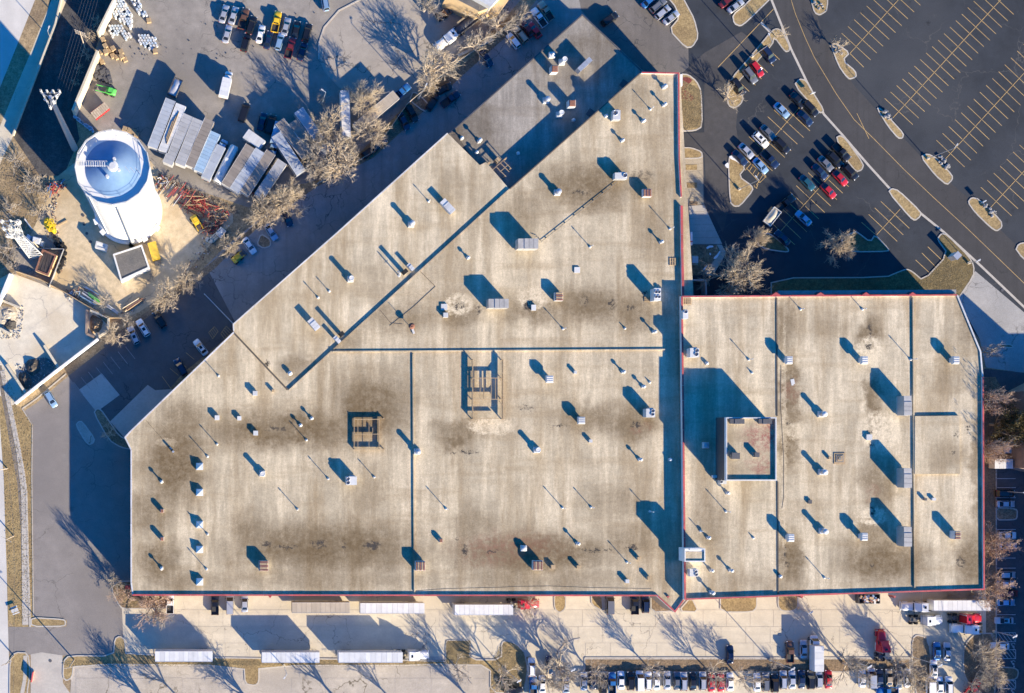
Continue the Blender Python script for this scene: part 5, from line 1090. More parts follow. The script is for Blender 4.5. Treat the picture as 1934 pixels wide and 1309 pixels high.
for k, (x, y, lb) in enumerate([(157, 407, 'northernmost'), (159, 424, 'second'), (164, 441, 'third'), (171, 457, 'fourth'), (285, 398, 'upper east'), (287, 418, 'middle east'), (283, 436, 'lower east'), (275, 451, 'southeast')]):
    q = at(x, y); tag(MB().cyl((0, 0, 0), .38, .12+LAYER[0], 12).build('manhole_cover', M_dgrey, None, (q.x, q.y, 0)), {'northernmost': 'dark round cover west of the tower, nearest its shade', 'second': 'dark round cover west of the tower, second from the north', 'third': 'dark round cover west of the tower, third from the north', 'fourth': 'dark round cover west of the tower, closest to the white hut'}.get(lb, 'dark round cover in the tan yard east of the tower, %s one' % lb), 'manhole cover')
# ------------------------------------------------------------------ cell masts
def antenna(par, x, y, z, a, m=M_white):
    o = MB().box((x, y, z), (.22, .42, 2.2), a).build('panel_antenna', m, par); MB().tube((x-.25*cos(a), y-.25*sin(a), z-1.3), (x-.25*cos(a), y-.25*sin(a), z+1.3), .06).build('mount_pipe', M_galv, o)
h = 45; q = at(95, 183, h); r = empty('monopole_mast', (q.x, q.y, 0), 0, 'slender blue grey monopole mast carrying white phone antennas', 'cell tower')
MB().cyl((0, 0, 0), .85, h, 16, .45).build('pole', M_galv, r)
for k in range(3):
    a = R(30+120*k); a1 = R(150+120*k); c = (2.3*cos(a), 2.3*sin(a)); c1 = (2.3*cos(a1), 2.3*sin(a1))
    MB().tube((0, 0, h-1), (c[0], c[1], h-1), .12).build('platform_arm', M_galv, r); MB().tube((*c, h-1), (*c1, h-1), .1).build('platform_rail', M_galv, r)
    for j in range(4): f = j/3; antenna(r, c[0]+(c1[0]-c[0])*f, c[1]+(c1[1]-c[1])*f, h, (a+a1)/2)
    MB().box((1.3*cos(a+.8), 1.3*sin(a+.8), h-.8), (.5, .4, .8), a).build('radio_unit', M_white, r)
h = 39; q = at(20, 428, h); r = empty('lattice_mast', (q.x, q.y, 0), R(10), 'white three legged lattice mast crowded with phone antennas', 'cell tower')
def leg(k, z): rr = 2.1-1.3*z/h; a = R(90+120*k); return (rr*cos(a), rr*sin(a), z)
for k in range(3): MB().tube(leg(k, 0), leg(k, h), .13, .1, 6).build('leg', M_white, r)
for b in range(13):
    z0, z1 = b*3, b*3+3
    for k in range(3):
        j = (k+1) % 3; MB().tube(leg(k, z0), leg(j, z1), .07, n=4).build('brace', M_white, r); MB().tube(leg(j, z0), leg(k, z1), .07, n=4).build('brace', M_white, r); MB().tube(leg(k, z1), leg(j, z1), .06, n=4).build('strut', M_white, r)
for lv, zz in enumerate((38.5, 35, 31)):
    for k in range(3):
        a, a1 = R(20+120*k+25*lv), R(140+120*k+25*lv); c = (2.6*cos(a), 2.6*sin(a)); c1 = (2.6*cos(a1), 2.6*sin(a1))
        MB().tube((*c, zz), (*c1, zz), .09).build('platform_rail', M_white, r); MB().tube((0, 0, zz), (*c, zz), .1).build('platform_arm', M_white, r)
        for j in range(3): f = .1+j*.4; antenna(r, c[0]+(c1[0]-c[0])*f, c[1]+(c1[1]-c[1])*f, zz+.3, (a+a1)/2)
# ------------------------------------------------------------------ fences, walls, huts, small buildings
def wall(name, pts, w_, h, m, label, cat='wall', cap=None, panel=2.6):
    """wall of panels between posts; pts are pixels of the wall top"""
    q = P(pts, h); r = empty(name, (q[0].x, q[0].y, 0), 0, label, cat); o = Vector((q[0].x, q[0].y))
    for i in range(len(q)-1):
        a, b = q[i]-o, q[i+1]-o; n = max(1, int((b-a).length/panel))
        for k in range(n):
            p0, p1 = a.lerp(b, k/n), a.lerp(b, (k+1)/n); dv = (p1-p0).normalized()*.015
            band(MB(), [p0+dv, p1-dv], w_, 0, h).build('wall_panel', m, r)
        if cap: band(MB(), [a, b], w_+.15, h, h+.08).build('coping', cap, r)
    return r
wall('retaining_wall', [(218, -40), (214, 0), (184, 60)], .5, 6.0, M_conc_pale, 'pale concrete panel wall above the dark rail corridor, upper stretch'); wall('retaining_wall', [(184, 95), (137, 208)], .6, 6.0, M_conc_pale, 'pale concrete panel wall above the dark rail corridor, lower stretch with wide lit face')
wall('corridor_parapet', [(126, -50), (104, 45), (66, 145), (24, 255)], .4, 1.2, M_conc, 'low concrete parapet between frontage road and rail corridor')
wall('yard_wall', [(20, 517), (-8, 585)], .8, 2.4, M_whitewall, 'thick white wall on the far left edge of the wash pad'); wall('yard_wall', [(-10, 562), (38, 581)], .5, 1.6, M_conc, 'tan concrete wall above the rubble heap'); wall('yard_wall', [(0, 620), (20, 631)], .5, 1.4, M_conc, 'short tan concrete wall below the dark gravel heap')
wall('yard_wall', [(185, 640), (100, 705), (28, 762)], .55, 2.0, M_whitewall, 'long white retaining wall between wash pad and dark parking lot'); wall('bin_wall', [(12, 688), (48, 742)], .6, 1.6, M_conc, 'concrete bin wall left of the wet dark heaps'); wall('bin_wall', [(83, 652), (112, 697)], .6, 1.6, M_conc, 'concrete bin wall right of the wet dark heaps'); wall('bin_wall', [(164, 585), (163, 630), (178, 637)], .6, 1.8, M_brick, 'brown bin wall of the small triangular soil bay')
wall('bin_wall', [(170, 586), (205, 600), (203, 625), (186, 636)], .5, 1.6, M_conc, 'tan bin wall around the east side of the soil bay'); wall('timber_fence', [(30, 512), (75, 527), (122, 552), (165, 578), (205, 600), (240, 600)], .18, 1.6, M_steel_wood, 'brown fence between tower yard and wash pad', 'fence', None, 1.8)
wall('utility_fence', [(36, 468), (120, 470), (92, 542)], .08, 1.8, M_galv, 'grey mesh fence round the mast compound', 'fence', None, 2.4); wall('chainlink_fence', [(600, 345), (705, 287), (770, 195), (860, 120), (945, 58), (985, 20)], .08, 1.8, M_conc, 'pale long fence under the trees along the alley', 'fence', None, 3.0); wall('kerb_wall', [(866, 105), (930, 74)], .7, .9, M_conc, 'pale concrete block wall behind the white semi tractor')
def hut(name, pts, h, wm, rm, label, cap=None, cat='building'):
    q = ccw(P(pts, h)); c = sum(q, Vector((0, 0)))/len(q); r = empty(name, (c.x, c.y, 0), 0, label, cat); q = [p-c for p in q]
    MB().prism(q, 0, h-.25).build('wall', wm, r); MB().prism(offset(q, .15), h-.3, h-.2).build('roof', rm, r)
    if cap: band(MB(), q, .42, h-.4, h, closed=True, shift=.2).build('parapet', cap, r)
    return r
M_bitumen = ground('bitumen_roofing', (.15, .14, .13), .18, (.10, .10, .10), .3, 4, (.6, .1, 1, R(30), .8)); M_membrane = pm('dark_brown_membrane', (.06, .048, .042), .32, .35, .7, dirt=(.10, .08, .07))
r = hut('pump_house', [(213, 480), (268, 462), (283, 506), (228, 531)], 4.0, M_whitewall, M_bitumen, 'pump house with grey roof and thick white parapet beside the tower', M_white)
r = hut('equipment_building', [(80, 470), (107, 482), (91, 521), (66, 511)], 3.4, M_tanwall, M_membrane, 'small building with crinkled dark brown membrane roof by the lattice mast', M_rust)
for k in range(5): a = at(70+7*k, 510, 3.25); b = at(84+4*k, 478, 3.25); o = MB().tube((a.x-r.location.x, a.y-r.location.y, 3.2), (b.x-r.location.x, b.y-r.location.y, 3.2), .10, .05, 5).build('membrane_fold', M_membrane, r)
r = hut('tan_factory', [(845, -10), (893, 15), (905, 22), (928, 14), (960, -30), (900, -70)], 8, M_tanwall, M_bitumen, 'tan walled building cut by the top edge with a pale roof')
for pts, z0, z1, m, nm in (([(893, -6), (927, 13), (952, -14), (930, -40)], 8, 9.6, M_lgrey, 'upper_roof'), ([(846, -6), (892, 15), (893, 22), (846, 0)], 2, 4, M_tanwall, 'annex'), ([(905, 22), (950, -8), (962, -2), (944, 22), (935, 25)], 2, 5, M_tanwall, 'annex')):
    MB().prism([p-r.location.to_2d() for p in P(pts, z1)], 0, z1).build(nm, m, r)
hut('tank_hut', [(182, 455), (203, 462), (200, 474), (179, 467)], 2.6, M_whitewall, M_white, 'white domed tank hut at the foot of the water tower', M_white)
for pts, h, m, lb in (([(46, 452), (52, 442), (60, 447), (52, 462)], 2.4, PAINT['lightblue'], 'light blue equipment cabinet in the mast compound'), ([(62, 446), (77, 450), (74, 462), (60, 458)], 2.8, M_lgrey, 'pale grey equipment shelter in the mast compound'), ([(76, 455), (82, 456), (80, 466), (75, 464)], 2.0, M_white, 'narrow white cabinet in the mast compound'), ([(54, 462), (63, 464), (60, 474), (52, 470)], 1.6, M_galv, 'low galvanised cabinet under the lattice mast')):
    q = P(pts, h); c = sum(q, Vector((0, 0)))/4; r = empty('equipment_cabinet', (c.x, c.y, 0), 0, lb, 'cabinet'); MB().prism([p-c for p in q], .2, h).build('body', m, r); MB().prism(offset([p-c for p in q], .15), h, h+.08).build('lid', m, r); MB().prism(offset([p-c for p in q], -.2), 0, .2).build('plinth', M_conc, r)
q = at(1312, 491, 1); r = empty('transformer_box', (q.x, q.y, 0), 0, 'blue grey transformer box in the shaded bed by the entrance', 'transformer'); MB().box((0, 0, .7), (1.5, 1.6, 1.4)).build('body', M_lgrey, r); MB().box((0, 0, .06), (2.2, 2.4, .26)).build('pad', M_conc, r)
q = at(1803, 484, 1.5); r = empty('sign_cabinet', (q.x, q.y, 0), R(45), 'grey square topped monument cabinet on the corner lawn', 'cabinet'); MB().box((0, 0, 1.3), (1.5, 1.3, 2.6)).build('body', M_lgrey, r); MB().box((0, 0, 2.65), (1.7, 1.5, .12)).build('cap', M_galv, r)
for x, y, rz, lb in ((1535, 176, 15, 'small white sign on the grass island left of the access road'), (1858, 381, 30, 'white tilted panel at the north end of a road island')):
    q = at(x, y, 1.5); r = empty('sign', (q.x, q.y, 0), R(rz), lb, 'sign'); MB().cyl((0, 0, 0), .05, 1.3, 6).build('post', M_galv, r); MB().box((0, 0, 1.5), (1.0, .25, .8)).build('panel', M_white, r)
# ------------------------------------------------------------------ poles and wires
def lamp(px, py, h, label, arm=(0, 0), m=M_galv, head='box', base=True):
    q = at(px, py); r = empty('lamp_post', (q.x, q.y, 0), 0, label, 'lamp post')
    if base: MB().cyl((0, 0, 0), .35, .75, 12).build('base', M_conc, r)
    MB().cyl((0, 0, 0), .11, h, 8, .07).build('pole', m, r)
    ln = hypot(*arm)
    if ln: MB().tube((0, 0, h), (arm[0], arm[1], h+.3), .07, .05, 6).build('arm', m, r)
    a = atan2(arm[1], arm[0]) if ln else 0
    MB().box((arm[0], arm[1], h+.32), (.6, .28, .16), a).build('head', M_lgrey, r)
    if not ln: MB().box((0, 0, h+.1), (1.3, .25, .16), .6).build('head', M_lgrey, r)
for a in [(1420, 107, 11, 'lamp post rising from the narrow strip of the northern parking rows', (-1.0, 1.8)), (1395, 358, 11, 'white lamp post on the pointed grass island', (-.8, .8)), (1828, 497, 4, 'short white post on the corner lawn beside the monument cabinet'), (1751, 300, 11, 'lamp post at the north end of the wide road island by a snow heap', (.5, .8)),
          (608, 196, 10, 'pale lamp post beside a brown shrub in the storage yard', (-.9, .5)), (790, 186, 9, 'lamp post with bracket arm beside the alley fence', (.4, .8)), (957, 1268, 12, 'lamp post in the grass right of the last truck bay'), (1055, 1248, 12, 'lamp post hidden in branches near the curved kerb'), (1453, 1246, 12, 'lamp post in the planting strip right of the black sedan'), (1592, 1242, 12, 'lamp post in the planting strip right of the white box truck'), (536, 1256, 12, 'lamp post in the grass below the second parked trailer', (-.6, -.8)), (1720, 1240, 12, 'lamp post at the mulch island near the red tractor'), (1508, 1150, 6, 'short dark lamp post at the kerb tip below the east roof', (0, 0)), (96, 74, 6, 'white street lamp at the edge of the frontage road', (.4, .9)), (1894, 928, 7, 'white lamp post between the east lot bays and the bed', (.5, 0)), (1876, 1192, 8, 'slender lamp post at the west kerb of the east lot')]: lamp(*a)
def upole(px, py, h, label, arms=2, rz=0):
    q = at(px, py); r = empty('utility_pole', (q.x, q.y, 0), R(rz), label, 'utility pole'); MB().cyl((0, 0, 0), .17, h, 8, .11).build('pole', M_bark, r)
    for k in range(arms):
        o = MB().box((0, 0, h-.5-1.1*k), (2.8, .12, .14)).build('crossarm', M_bark, r)
        for x in (-1.2, -.5, .5, 1.2): MB().cyl((x, 0, h-.4-1.1*k), .06, .3, 6).build('insulator', M_white, o)
    return r
UPS = [(161, 92, 13, 'utility pole with crossarms among wires in the dark corridor', 3, -20), (75, 470, 11, 'leaning wooden pole next to the mast compound', 1, 30), (26, 1012, 11, 'utility pole with white bracket arm on the roadside lawn', 1, -30), (26, 1238, 12, 'utility pole at the driveway corner where wires meet', 2, 20), (140, 1246, 11, 'utility pole at the corner of the south lot grass', 1, 10), (14, 885, 11, 'utility pole at the street kerb beside the upper lawn', 1, 10)]
for a in UPS: upole(*a)
def wire(a, b, za, zb, label, sag=.8, rad=.035, grp=None):
    A, B = at(*a, za), at(*b, zb); A.z, B.z = za, zb; r = MB(); n = 10; pts = []
    for k in range(n+1): f = k/n; p = A.lerp(B, f); p.z -= sag*4*f*(1-f); pts.append(p-A)
    for k in range(n): r.tube(pts[k], pts[k+1], rad, rad, 4)
    tag(r.build('power_line', M_galv if rad > .04 else M_dgrey, None, A), label, 'cable', grp)
for k in range(6): wire((166+k*6, -40), (105+k*5, 165+k*4), 13, 13, 'one of the parallel power wires running along the dark corridor', .5, .022, 'power wires over the rail corridor')
for k in range(4): wire((62+k*5, 330+k*4), (4+k*9, 470+k*4), 11, 11, 'one of the parallel wires crossing the dry field to the lattice mast', .5, .03, 'wires over the dry field')
for a in [((26, 1012), (14, 885), 10.5, 10.5, 'wire along the street kerb, upper span'), ((26, 1012), (26, 1238), 10.5, 11.5, 'wire along the street kerb, lower span'), ((26, 1238), (22, 1400), 11.5, 11.5, 'wire leaving the driveway corner pole to the south'), ((1740, 1090), (1757, 1330), 9, 9, 'long wire over the mulch island near the blue sedan'), ((1855, 1120), (1868, 1330), 9, 9, 'long wire over the eastern mulch island')]: wire(*a)
q = at(440, 612); e = at(386, 555, 1.6); r = empty('swing_gate', (q.x, q.y, 0), 0, 'long white swing gate arm across the alley at the roof corner', 'gate')
MB().tube((0, 0, 1.3), (e.x-q.x, e.y-q.y, 1.6), .12, .09, 6).build('arm', M_white, r); MB().cyl((0, 0, 0), .15, 1.5, 8).build('post', M_white, r); MB().cyl((e.x-q.x, e.y-q.y, 0), .1, 1.7, 8).build('rest_post', M_white, r)

# ------------------------------------------------------------------ vehicles
def car(k, px, py, ang, col, label, group=None, z=0.0):
    q = at(px, py, .9); nm = NAMES[k]
    return inst(CARS[k], nm, (q.x, q.y, LAYER[0]+.012), R(ang), label, CAT[k], group, PAINT[col])
GT, GN, GF, GB, GS, GE, GA = 'cars stored in the northern yard', 'cars parked in the northern rows', 'cars parked in the rows by the entrance', 'cars in the bottom parking row', 'cars parked at the south wall', 'cars in the shaded east lot', 'cars along the alley'
CARLIST = [
 ('s', 423, 26, 73, 'silver', 'silver sedan at the top left of the yard cluster', GT), ('s', 441, 29, 73, 'silver', 'silver sedan second from left in the top row of the yard', GT), ('p', 460, 35, 75, 'brown', 'brown pickup between silver sedan and black suv in the yard', GT), ('u', 475, 47, 72, 'black', 'black suv fourth from left in the top yard row', GT), ('s', 429, 64, 75, 'silver', 'silver white sedan alone in the lower left of the yard cluster', GT), ('u', 464, 80, 75, 'black', 'black suv right of the lone silver sedan', GT),
 ('s', 492, 64, 77, 'white', 'white sedan in the middle of the yard cluster', GT), ('s', 507, 75, 75, 'navy', 'dark navy sedan right beside the white sedan', GT), ('p', 522, 41, 78, 'yellow', 'bright yellow pickup in the top of the yard cluster', GT), ('s', 540, 50, 75, 'silver', 'silver sedan right of the yellow pickup', GT), ('w', 528, 78, 75, 'lightblue', 'pale blue hatchback below the silver sedan of the yard', GT), ('s', 559, 56, 78, 'black', 'black sedan in the right half of the yard cluster', GT), ('p', 548, 90, 75, 'maroon', 'dark red pickup at the bottom of the yard cluster', GT), ('u', 580, 61, 75, 'black', 'black suv at the right end of the yard cluster', GT), ('s', 571, 97, 72, 'navy', 'dark navy sedan at the lower right of the yard cluster', GT),
 ('u', 614, 3, 100, 'lightblue', 'pale blue suv cut by the top edge above the turning circle'), ('v', 461, 212, 72, 'black', 'dark van at the edge of the trailer shadows', None), ('s', 495, 229, 75, 'navy', 'dark sedan in the shade left of a black van', None), ('v', 511, 234, 72, 'black', 'black van in the shade next to the blue and white box truck', None),
 ('w', 970, 77, 128, 'white', 'white roofed wagon with blue nose in the alley row', GA), ('u', 983, 66, 128, 'tan', 'tan rear suv right of the white roofed wagon', GA), ('s', 996, 54, 128, 'maroon', 'maroon sedan, left one of the two red cars in the alley', GA), ('s', 1010, 57, 128, 'red', 'red sedan, right one of the two red cars in the alley', GA), ('p', 1018, 33, 126, 'white', 'white pickup right of the red cars in the alley', GA), ('p', 1031, 21, 124, 'tan', 'tan bed pickup at the top right end of the alley row', GA), ('s', 919, 110, -57, 'navy', 'dark sedan alone in the alley shade', GA), ('u', 838, 168, 28, 'black', 'dark suv in deep shade under the big alley tree', GA), ('p', 851, 187, 38, 'navy', 'dark navy pickup below the shaded suv', GA), ('u', 817, 193, 58, 'black', 'black suv parked nose in beside the alley bed', GA), ('U', 778, 214, -62, 'black', 'black suv, upper right of the two parked by the stripes', GA), ('s', 763, 229, -63, 'navy', 'dark sedan with bright windscreen, lower left of the two by the stripes', GA), ('p', 758, 174, 40, 'blue', 'dark blue pickup at the end of the beige trailer', None), ('w', 716, 273, 40, 'teal', 'teal hatchback under a tree at the alley edge', GA), ('u', 699, 286, 35, 'black', 'black suv below the teal hatchback', GA),
 ('u', 1152, 36, 35, 'black', 'black suv in the building shade at the top drive', None), ('s', 1227, 1, 40, 'blue', 'blue sedan cut by the top edge, first of the row', GN), ('u', 1243, 10, 40, 'grey', 'dark grey suv second in the top row of the drive', GN), ('w', 1252, 23, 40, 'silver', 'silver wagon third in the top row of the drive', GN), ('s', 1268, 33, 38, 'silver', 'silver sedan next to the grass island of the drive', GN), ('s', 1390, 11, 37, 'silver', 'silver sedan at the tip of the upper grass island', GN), ('s', 1374, 1, 37, 'maroon', 'dark red sedan cut by the top edge left of a silver sedan', GN),
 ('u', 1451, 103, -53, 'navy', 'dark blue suv, rightmost on the narrow grass strip', GN), ('w', 1430, 130, -53, 'red', 'red hatchback on the narrow grass strip', GN), ('u', 1417, 142, -53, 'grey', 'dark grey suv left of the red hatchback', GN), ('u', 1394, 164, -53, 'black', 'black suv leftmost on the narrow grass strip beside a bare tree', GN),
 ('s', 1477, 208, -45, 'lightblue', 'pale blue sedan alone in the upper entrance row', GF), ('s', 1507, 189, -45, 'black', 'black sedan beside the long grass island, upper', GF), ('u', 1531, 205, -45, 'black', 'black suv tucked against the long grass island', GF), ('s', 1521, 223, -45, 'navy', 'navy sedan left of the black suv by the island', GF), ('s', 1451, 250, -45, 'grey', 'grey sedan right above the white suv', GF), ('U', 1437, 264, -45, 'white', 'white suv with dark sunroof in the entrance row', GF), ('u', 1477, 275, -45, 'black', 'black suv behind the grey sedan of the entrance row', GF), ('s', 1410, 285, -45, 'silver', 'silver blue sedan left of the white suv', GF), ('s', 1398, 298, -45, 'navy', 'dark navy sedan next to the snowy island tip', GF), ('p', 1454, 301, -45, 'navy', 'dark blue pickup in the lower half of the entrance row', GF), ('s', 1437, 313, -47, 'lightblue', 'bright blue sedan beside the yellow hatching', GF),
 ('p', 1589, 287, -45, 'black', 'black pickup with bright hood tip by the second island', GF), ('s', 1560, 309, -45, 'grey', 'grey blue sedan in the lower rows, left of a black suv', GF), ('u', 1577, 302, -45, 'black', 'black suv between grey sedan and black pickup', GF), ('s', 1549, 324, -45, 'navy', 'navy sedan at the left of the lower rows', GF), ('u', 1606, 325, -45, 'black', 'black suv at the right of the lower rows below the island', GF), ('s', 1587, 336, -45, 'red', 'bright red sedan in the lower rows, upper one', GF), ('s', 1525, 345, -45, 'teal', 'teal sedan at the end of the lower rows', GF), ('s', 1565, 360, -45, 'red', 'dark roofed red sedan in the lower rows, lower one', GF), ('s', 1518, 412, 137, 'lightblue', 'light blue and white sedan at the edge of the building shade', GF), ('s', 1478, 449, 135, 'navy', 'dark sedan deep in the shade beside the curved island', GF),
 ('U', 252, 633, 115, 'silver', 'silver suv left of a white suv in the employee lot'), ('U', 270, 619, 122, 'white', 'white suv with dark sunroof in the employee lot'), ('u', 301, 603, 122, 'black', 'dark suv under the tree at the employee lot'), ('S', 379, 656, 128, 'white', 'white sedan with black roof in the building shade'), ('u', 341, 693, 120, 'navy', 'dark blue suv by the dock bays in the shade'), ('w', 96, 754, -60, 'lightblue', 'pale blue wagon at the north tip of the west lot'), ('s', 471, 464, -55, 'white', 'white sedan under trees beside a yellow loader'), ('s', 512, 438, -58, 'lightblue', 'pale blue sedan next to the alley tree island'), ('s', 543, 411, -70, 'navy', 'dark sedan half hidden under the rounded alley tree'),
 ('p', 321, 1139, 90, 'white', 'white pickup half hidden behind the red tinged tree', GS), ('p', 406, 1141, 90, 'black', 'black pickup parked at the south wall', GS), ('v', 434, 1141, 90, 'silver', 'silver minivan right of the black pickup', GS), ('s', 462, 1139, 90, 'silver', 'silver sedan right of the minivan at the south wall', GS), ('v', 1152, 1141, 90, 'grey', 'grey van at the south wall near a grass wedge', GS), ('p', 1199, 1140, 90, 'black', 'black pickup at the south wall left of a navy suv', GS), ('u', 1219, 1140, 90, 'navy', 'navy suv at the south wall next to the pointed bay', GS),
 ('u', 1004, 1260, 90, 'white', 'white suv driving out past the curved grass edge'), ('s', 1038, 1256, 90, 'navy', 'dark sedan mostly hidden under the branches'), ('p', 1007, 1297, 90, 'blue', 'blue pickup cut by the bottom edge behind the white suv'), ('s', 1024, 1293, 90, 'white', 'white sedan right of the blue pickup at the bottom edge'), ('u', 970, 1304, 0, 'black', 'black suv at the bottom edge beside the grass'), ('s', 1379, 1236, 90, 'navy', 'dark sedan on the road edge by the planting strip'),
 ('s', 1069, 1294, 90, 'silver', 'silver sedan under the big tree, first of the bottom row', GB), ('s', 1103, 1287, 90, 'silver', 'silver sedan veiled by branches, second of the bottom row', GB), ('s', 1120, 1285, 90, 'navy', 'navy sedan third of the bottom row', GB), ('u', 1139, 1293, 90, 'black', 'black suv under a small tree in the bottom row', GB), ('p', 1156, 1290, 90, 'blue', 'blue pickup left of a white sedan in the bottom row', GB), ('s', 1173, 1285, 90, 'white', 'white sedan right of the blue pickup in the bottom row', GB), ('u', 1191, 1286, 90, 'black', 'black suv between two white cars of the bottom row', GB), ('v', 1208, 1286, 90, 'white', 'white minivan right of a black suv in the bottom row', GB), ('u', 1224, 1286, 90, 'white', 'white suv in the middle of three white cars', GB), ('s', 1240, 1286, 90, 'white', 'white sedan, right one of three white cars', GB), ('s', 1260, 1285, 90, 'silver', 'silver sedan standing apart after the three white cars', GB), ('s', 1279, 1286, 90, 'grey', 'grey sedan squeezed against a silver suv', GB), ('u', 1291, 1287, 90, 'silver', 'silver suv squeezed against a grey sedan', GB), ('s', 1309, 1287, 90, 'black', 'black sedan before the two red cars of the bottom row', GB), ('u', 1327, 1286, 90, 'silver', 'silver suv left of the two red cars', GB), ('s', 1344, 1289, 90, 'red', 'red sedan, left of the red pair in the bottom row', GB), ('s', 1362, 1289, 90, 'red', 'red sedan, right of the red pair in the bottom row', GB), ('s', 1379, 1288, 90, 'white', 'white sedan right after the red pair', GB),
 ('s', 1430, 1289, 90, 'white', 'white sedan, first after the gap with a bare tree', GB), ('u', 1446, 1288, 90, 'grey', 'dark grey suv second after the gap', GB), ('u', 1463, 1290, 90, 'black', 'black suv third after the gap', GB), ('u', 1479, 1284, 90, 'silver', 'silver suv below the brown pickup in the bottom row', GB), ('s', 1496, 1284, 90, 'silver', 'silver sedan left of a navy sedan in the bottom row', GB), ('s', 1514, 1283, 90, 'navy', 'navy sedan below the parked silver sedan', GB), ('u', 1531, 1284, 90, 'black', 'black suv left of a silver wagon below the box truck', GB), ('w', 1547, 1283, 90, 'silver', 'silver wagon below the white box truck', GB), ('s', 1565, 1283, 90, 'red', 'red sedan right of the box truck in the bottom row', GB), ('s', 1629, 1281, 90, 'white', 'white sedan first right of the tangled branches', GB), ('v', 1646, 1281, 90, 'silver', 'silver minivan second right of the tangled branches', GB), ('s', 1661, 1281, 90, 'navy', 'navy sedan between silver minivan and tan sedan', GB), ('s', 1679, 1281, 90, 'tan', 'tan sedan below the red semi tractor', GB), ('s', 1697, 1285, 90, 'grey', 'grey sedan hidden under branches near the bottom right', GB), ('s', 1714, 1281, 90, 'white', 'white sedan under branches next to the mulch island', GB), ('p', 1676, 1305, 180, 'blue', 'bright blue pickup cut by the bottom edge'),
 ('p', 1492, 1231, 90, 'brown', 'brown pickup with cluttered bed facing the road'), ('s', 1518, 1226, 90, 'silver', 'silver sedan between brown pickup and white box truck'), ('s', 1770, 1230, 90, 'blue', 'bright blue sedan in the exit lane'), ('s', 1789, 1231, 90, 'silver', 'silver sedan beside the bright blue sedan'), ('S', 1764, 1264, 90, 'white', 'white sedan behind the bright blue sedan'), ('v', 1757, 1294, 90, 'white', 'white van, left one at the bottom of the exit lane'), ('s', 1775, 1295, 90, 'white', 'white sedan, middle one at the bottom of the exit lane'), ('u', 1792, 1295, 90, 'white', 'white suv, right one at the bottom of the exit lane'), ('p', 1837, 1300, 52, 'red', 'red pickup angled at the bottom by the mulch island'),
 ('v', 1909, 850, 0, 'white', 'white van just below the olive evergreen', GE), ('u', 1899, 932, 0, 'black', 'black suv in the shaded bays above a silver sedan', GE), ('s', 1900, 952, 0, 'silver', 'silver sedan above the upper kerbed island of the shaded lot', GE), ('s', 1903, 1011, 0, 'white', 'white sedan poking out under a pink tree', GE), ('s', 1904, 1031, 0, 'lightblue', 'blue sedan nearly hidden by the pink tree', GE), ('w', 1902, 1086, 0, 'silver', 'silver wagon, upper one of two below the pink tree', GE), ('s', 1899, 1103, 0, 'silver', 'silver sedan, lower one of two below the pink tree', GE), ('s', 1905, 1121, 180, 'maroon', 'maroon sedan half under a pink tree', GE), ('s', 1900, 1138, 0, 'lightblue', 'pale blue sedan beside the end of the white trailer', GE), ('S', 1897, 1172, 180, 'silver', 'silver sedan with dark sunroof in the shaded lot above the hatching', GE), ('s', 1889, 1220, 180, 'white', 'white sedan under a bare tree beside the hatching', GE)]
for a in CARLIST: car(*a)
def tractor_at(px, py, ang, col, label):
    q = at(px, py, 2.2); return inst(TRACT, 'semi_tractor', (q.x, q.y, LAYER[0]+.012), R(ang), label, 'semi truck', 'semi tractors in the yards', PAINT[col])
for a in [(1734, 1146, 180, 'white', 'white semi tractor coupled to the ribbed white trailer, facing left'), (1757, 1172, 0, 'white', 'white semi tractor with bare black axles, facing right'), (1831, 1169, 0, 'red', 'bright red semi tractor squeezed between white tractors'), (1829, 1188, 180, 'white', 'white semi tractor facing left below the red one'), (1668, 1218, 90, 'red', 'dark red semi tractor alone in the truck yard facing up'), (993, 1141, 0, 'red', 'red semi tractor under branches at the south wall'), (784, 1238, 0, 'white', 'white semi tractor pulling the longest bottom trailer'), (848, 71, 215, 'white', 'white semi tractor with dump trailer near the tan building')]: tractor_at(*a)
TT = {}
def trailer(px, py, ang, L_, h, key, label, wheels=True, ribs=12, W=2.6):
    k = (L_, h, key, wheels, ribs, W)
    if k not in TT: TT[k] = trailer_tpl(L_, W, h, ribs, key, wheels)
    q = at(px, py, h); return inst(TT[k], 'semi_trailer', (q.x, q.y, LAYER[0]+.012), R(ang), label, 'trailer', 'box trailers in the yards')
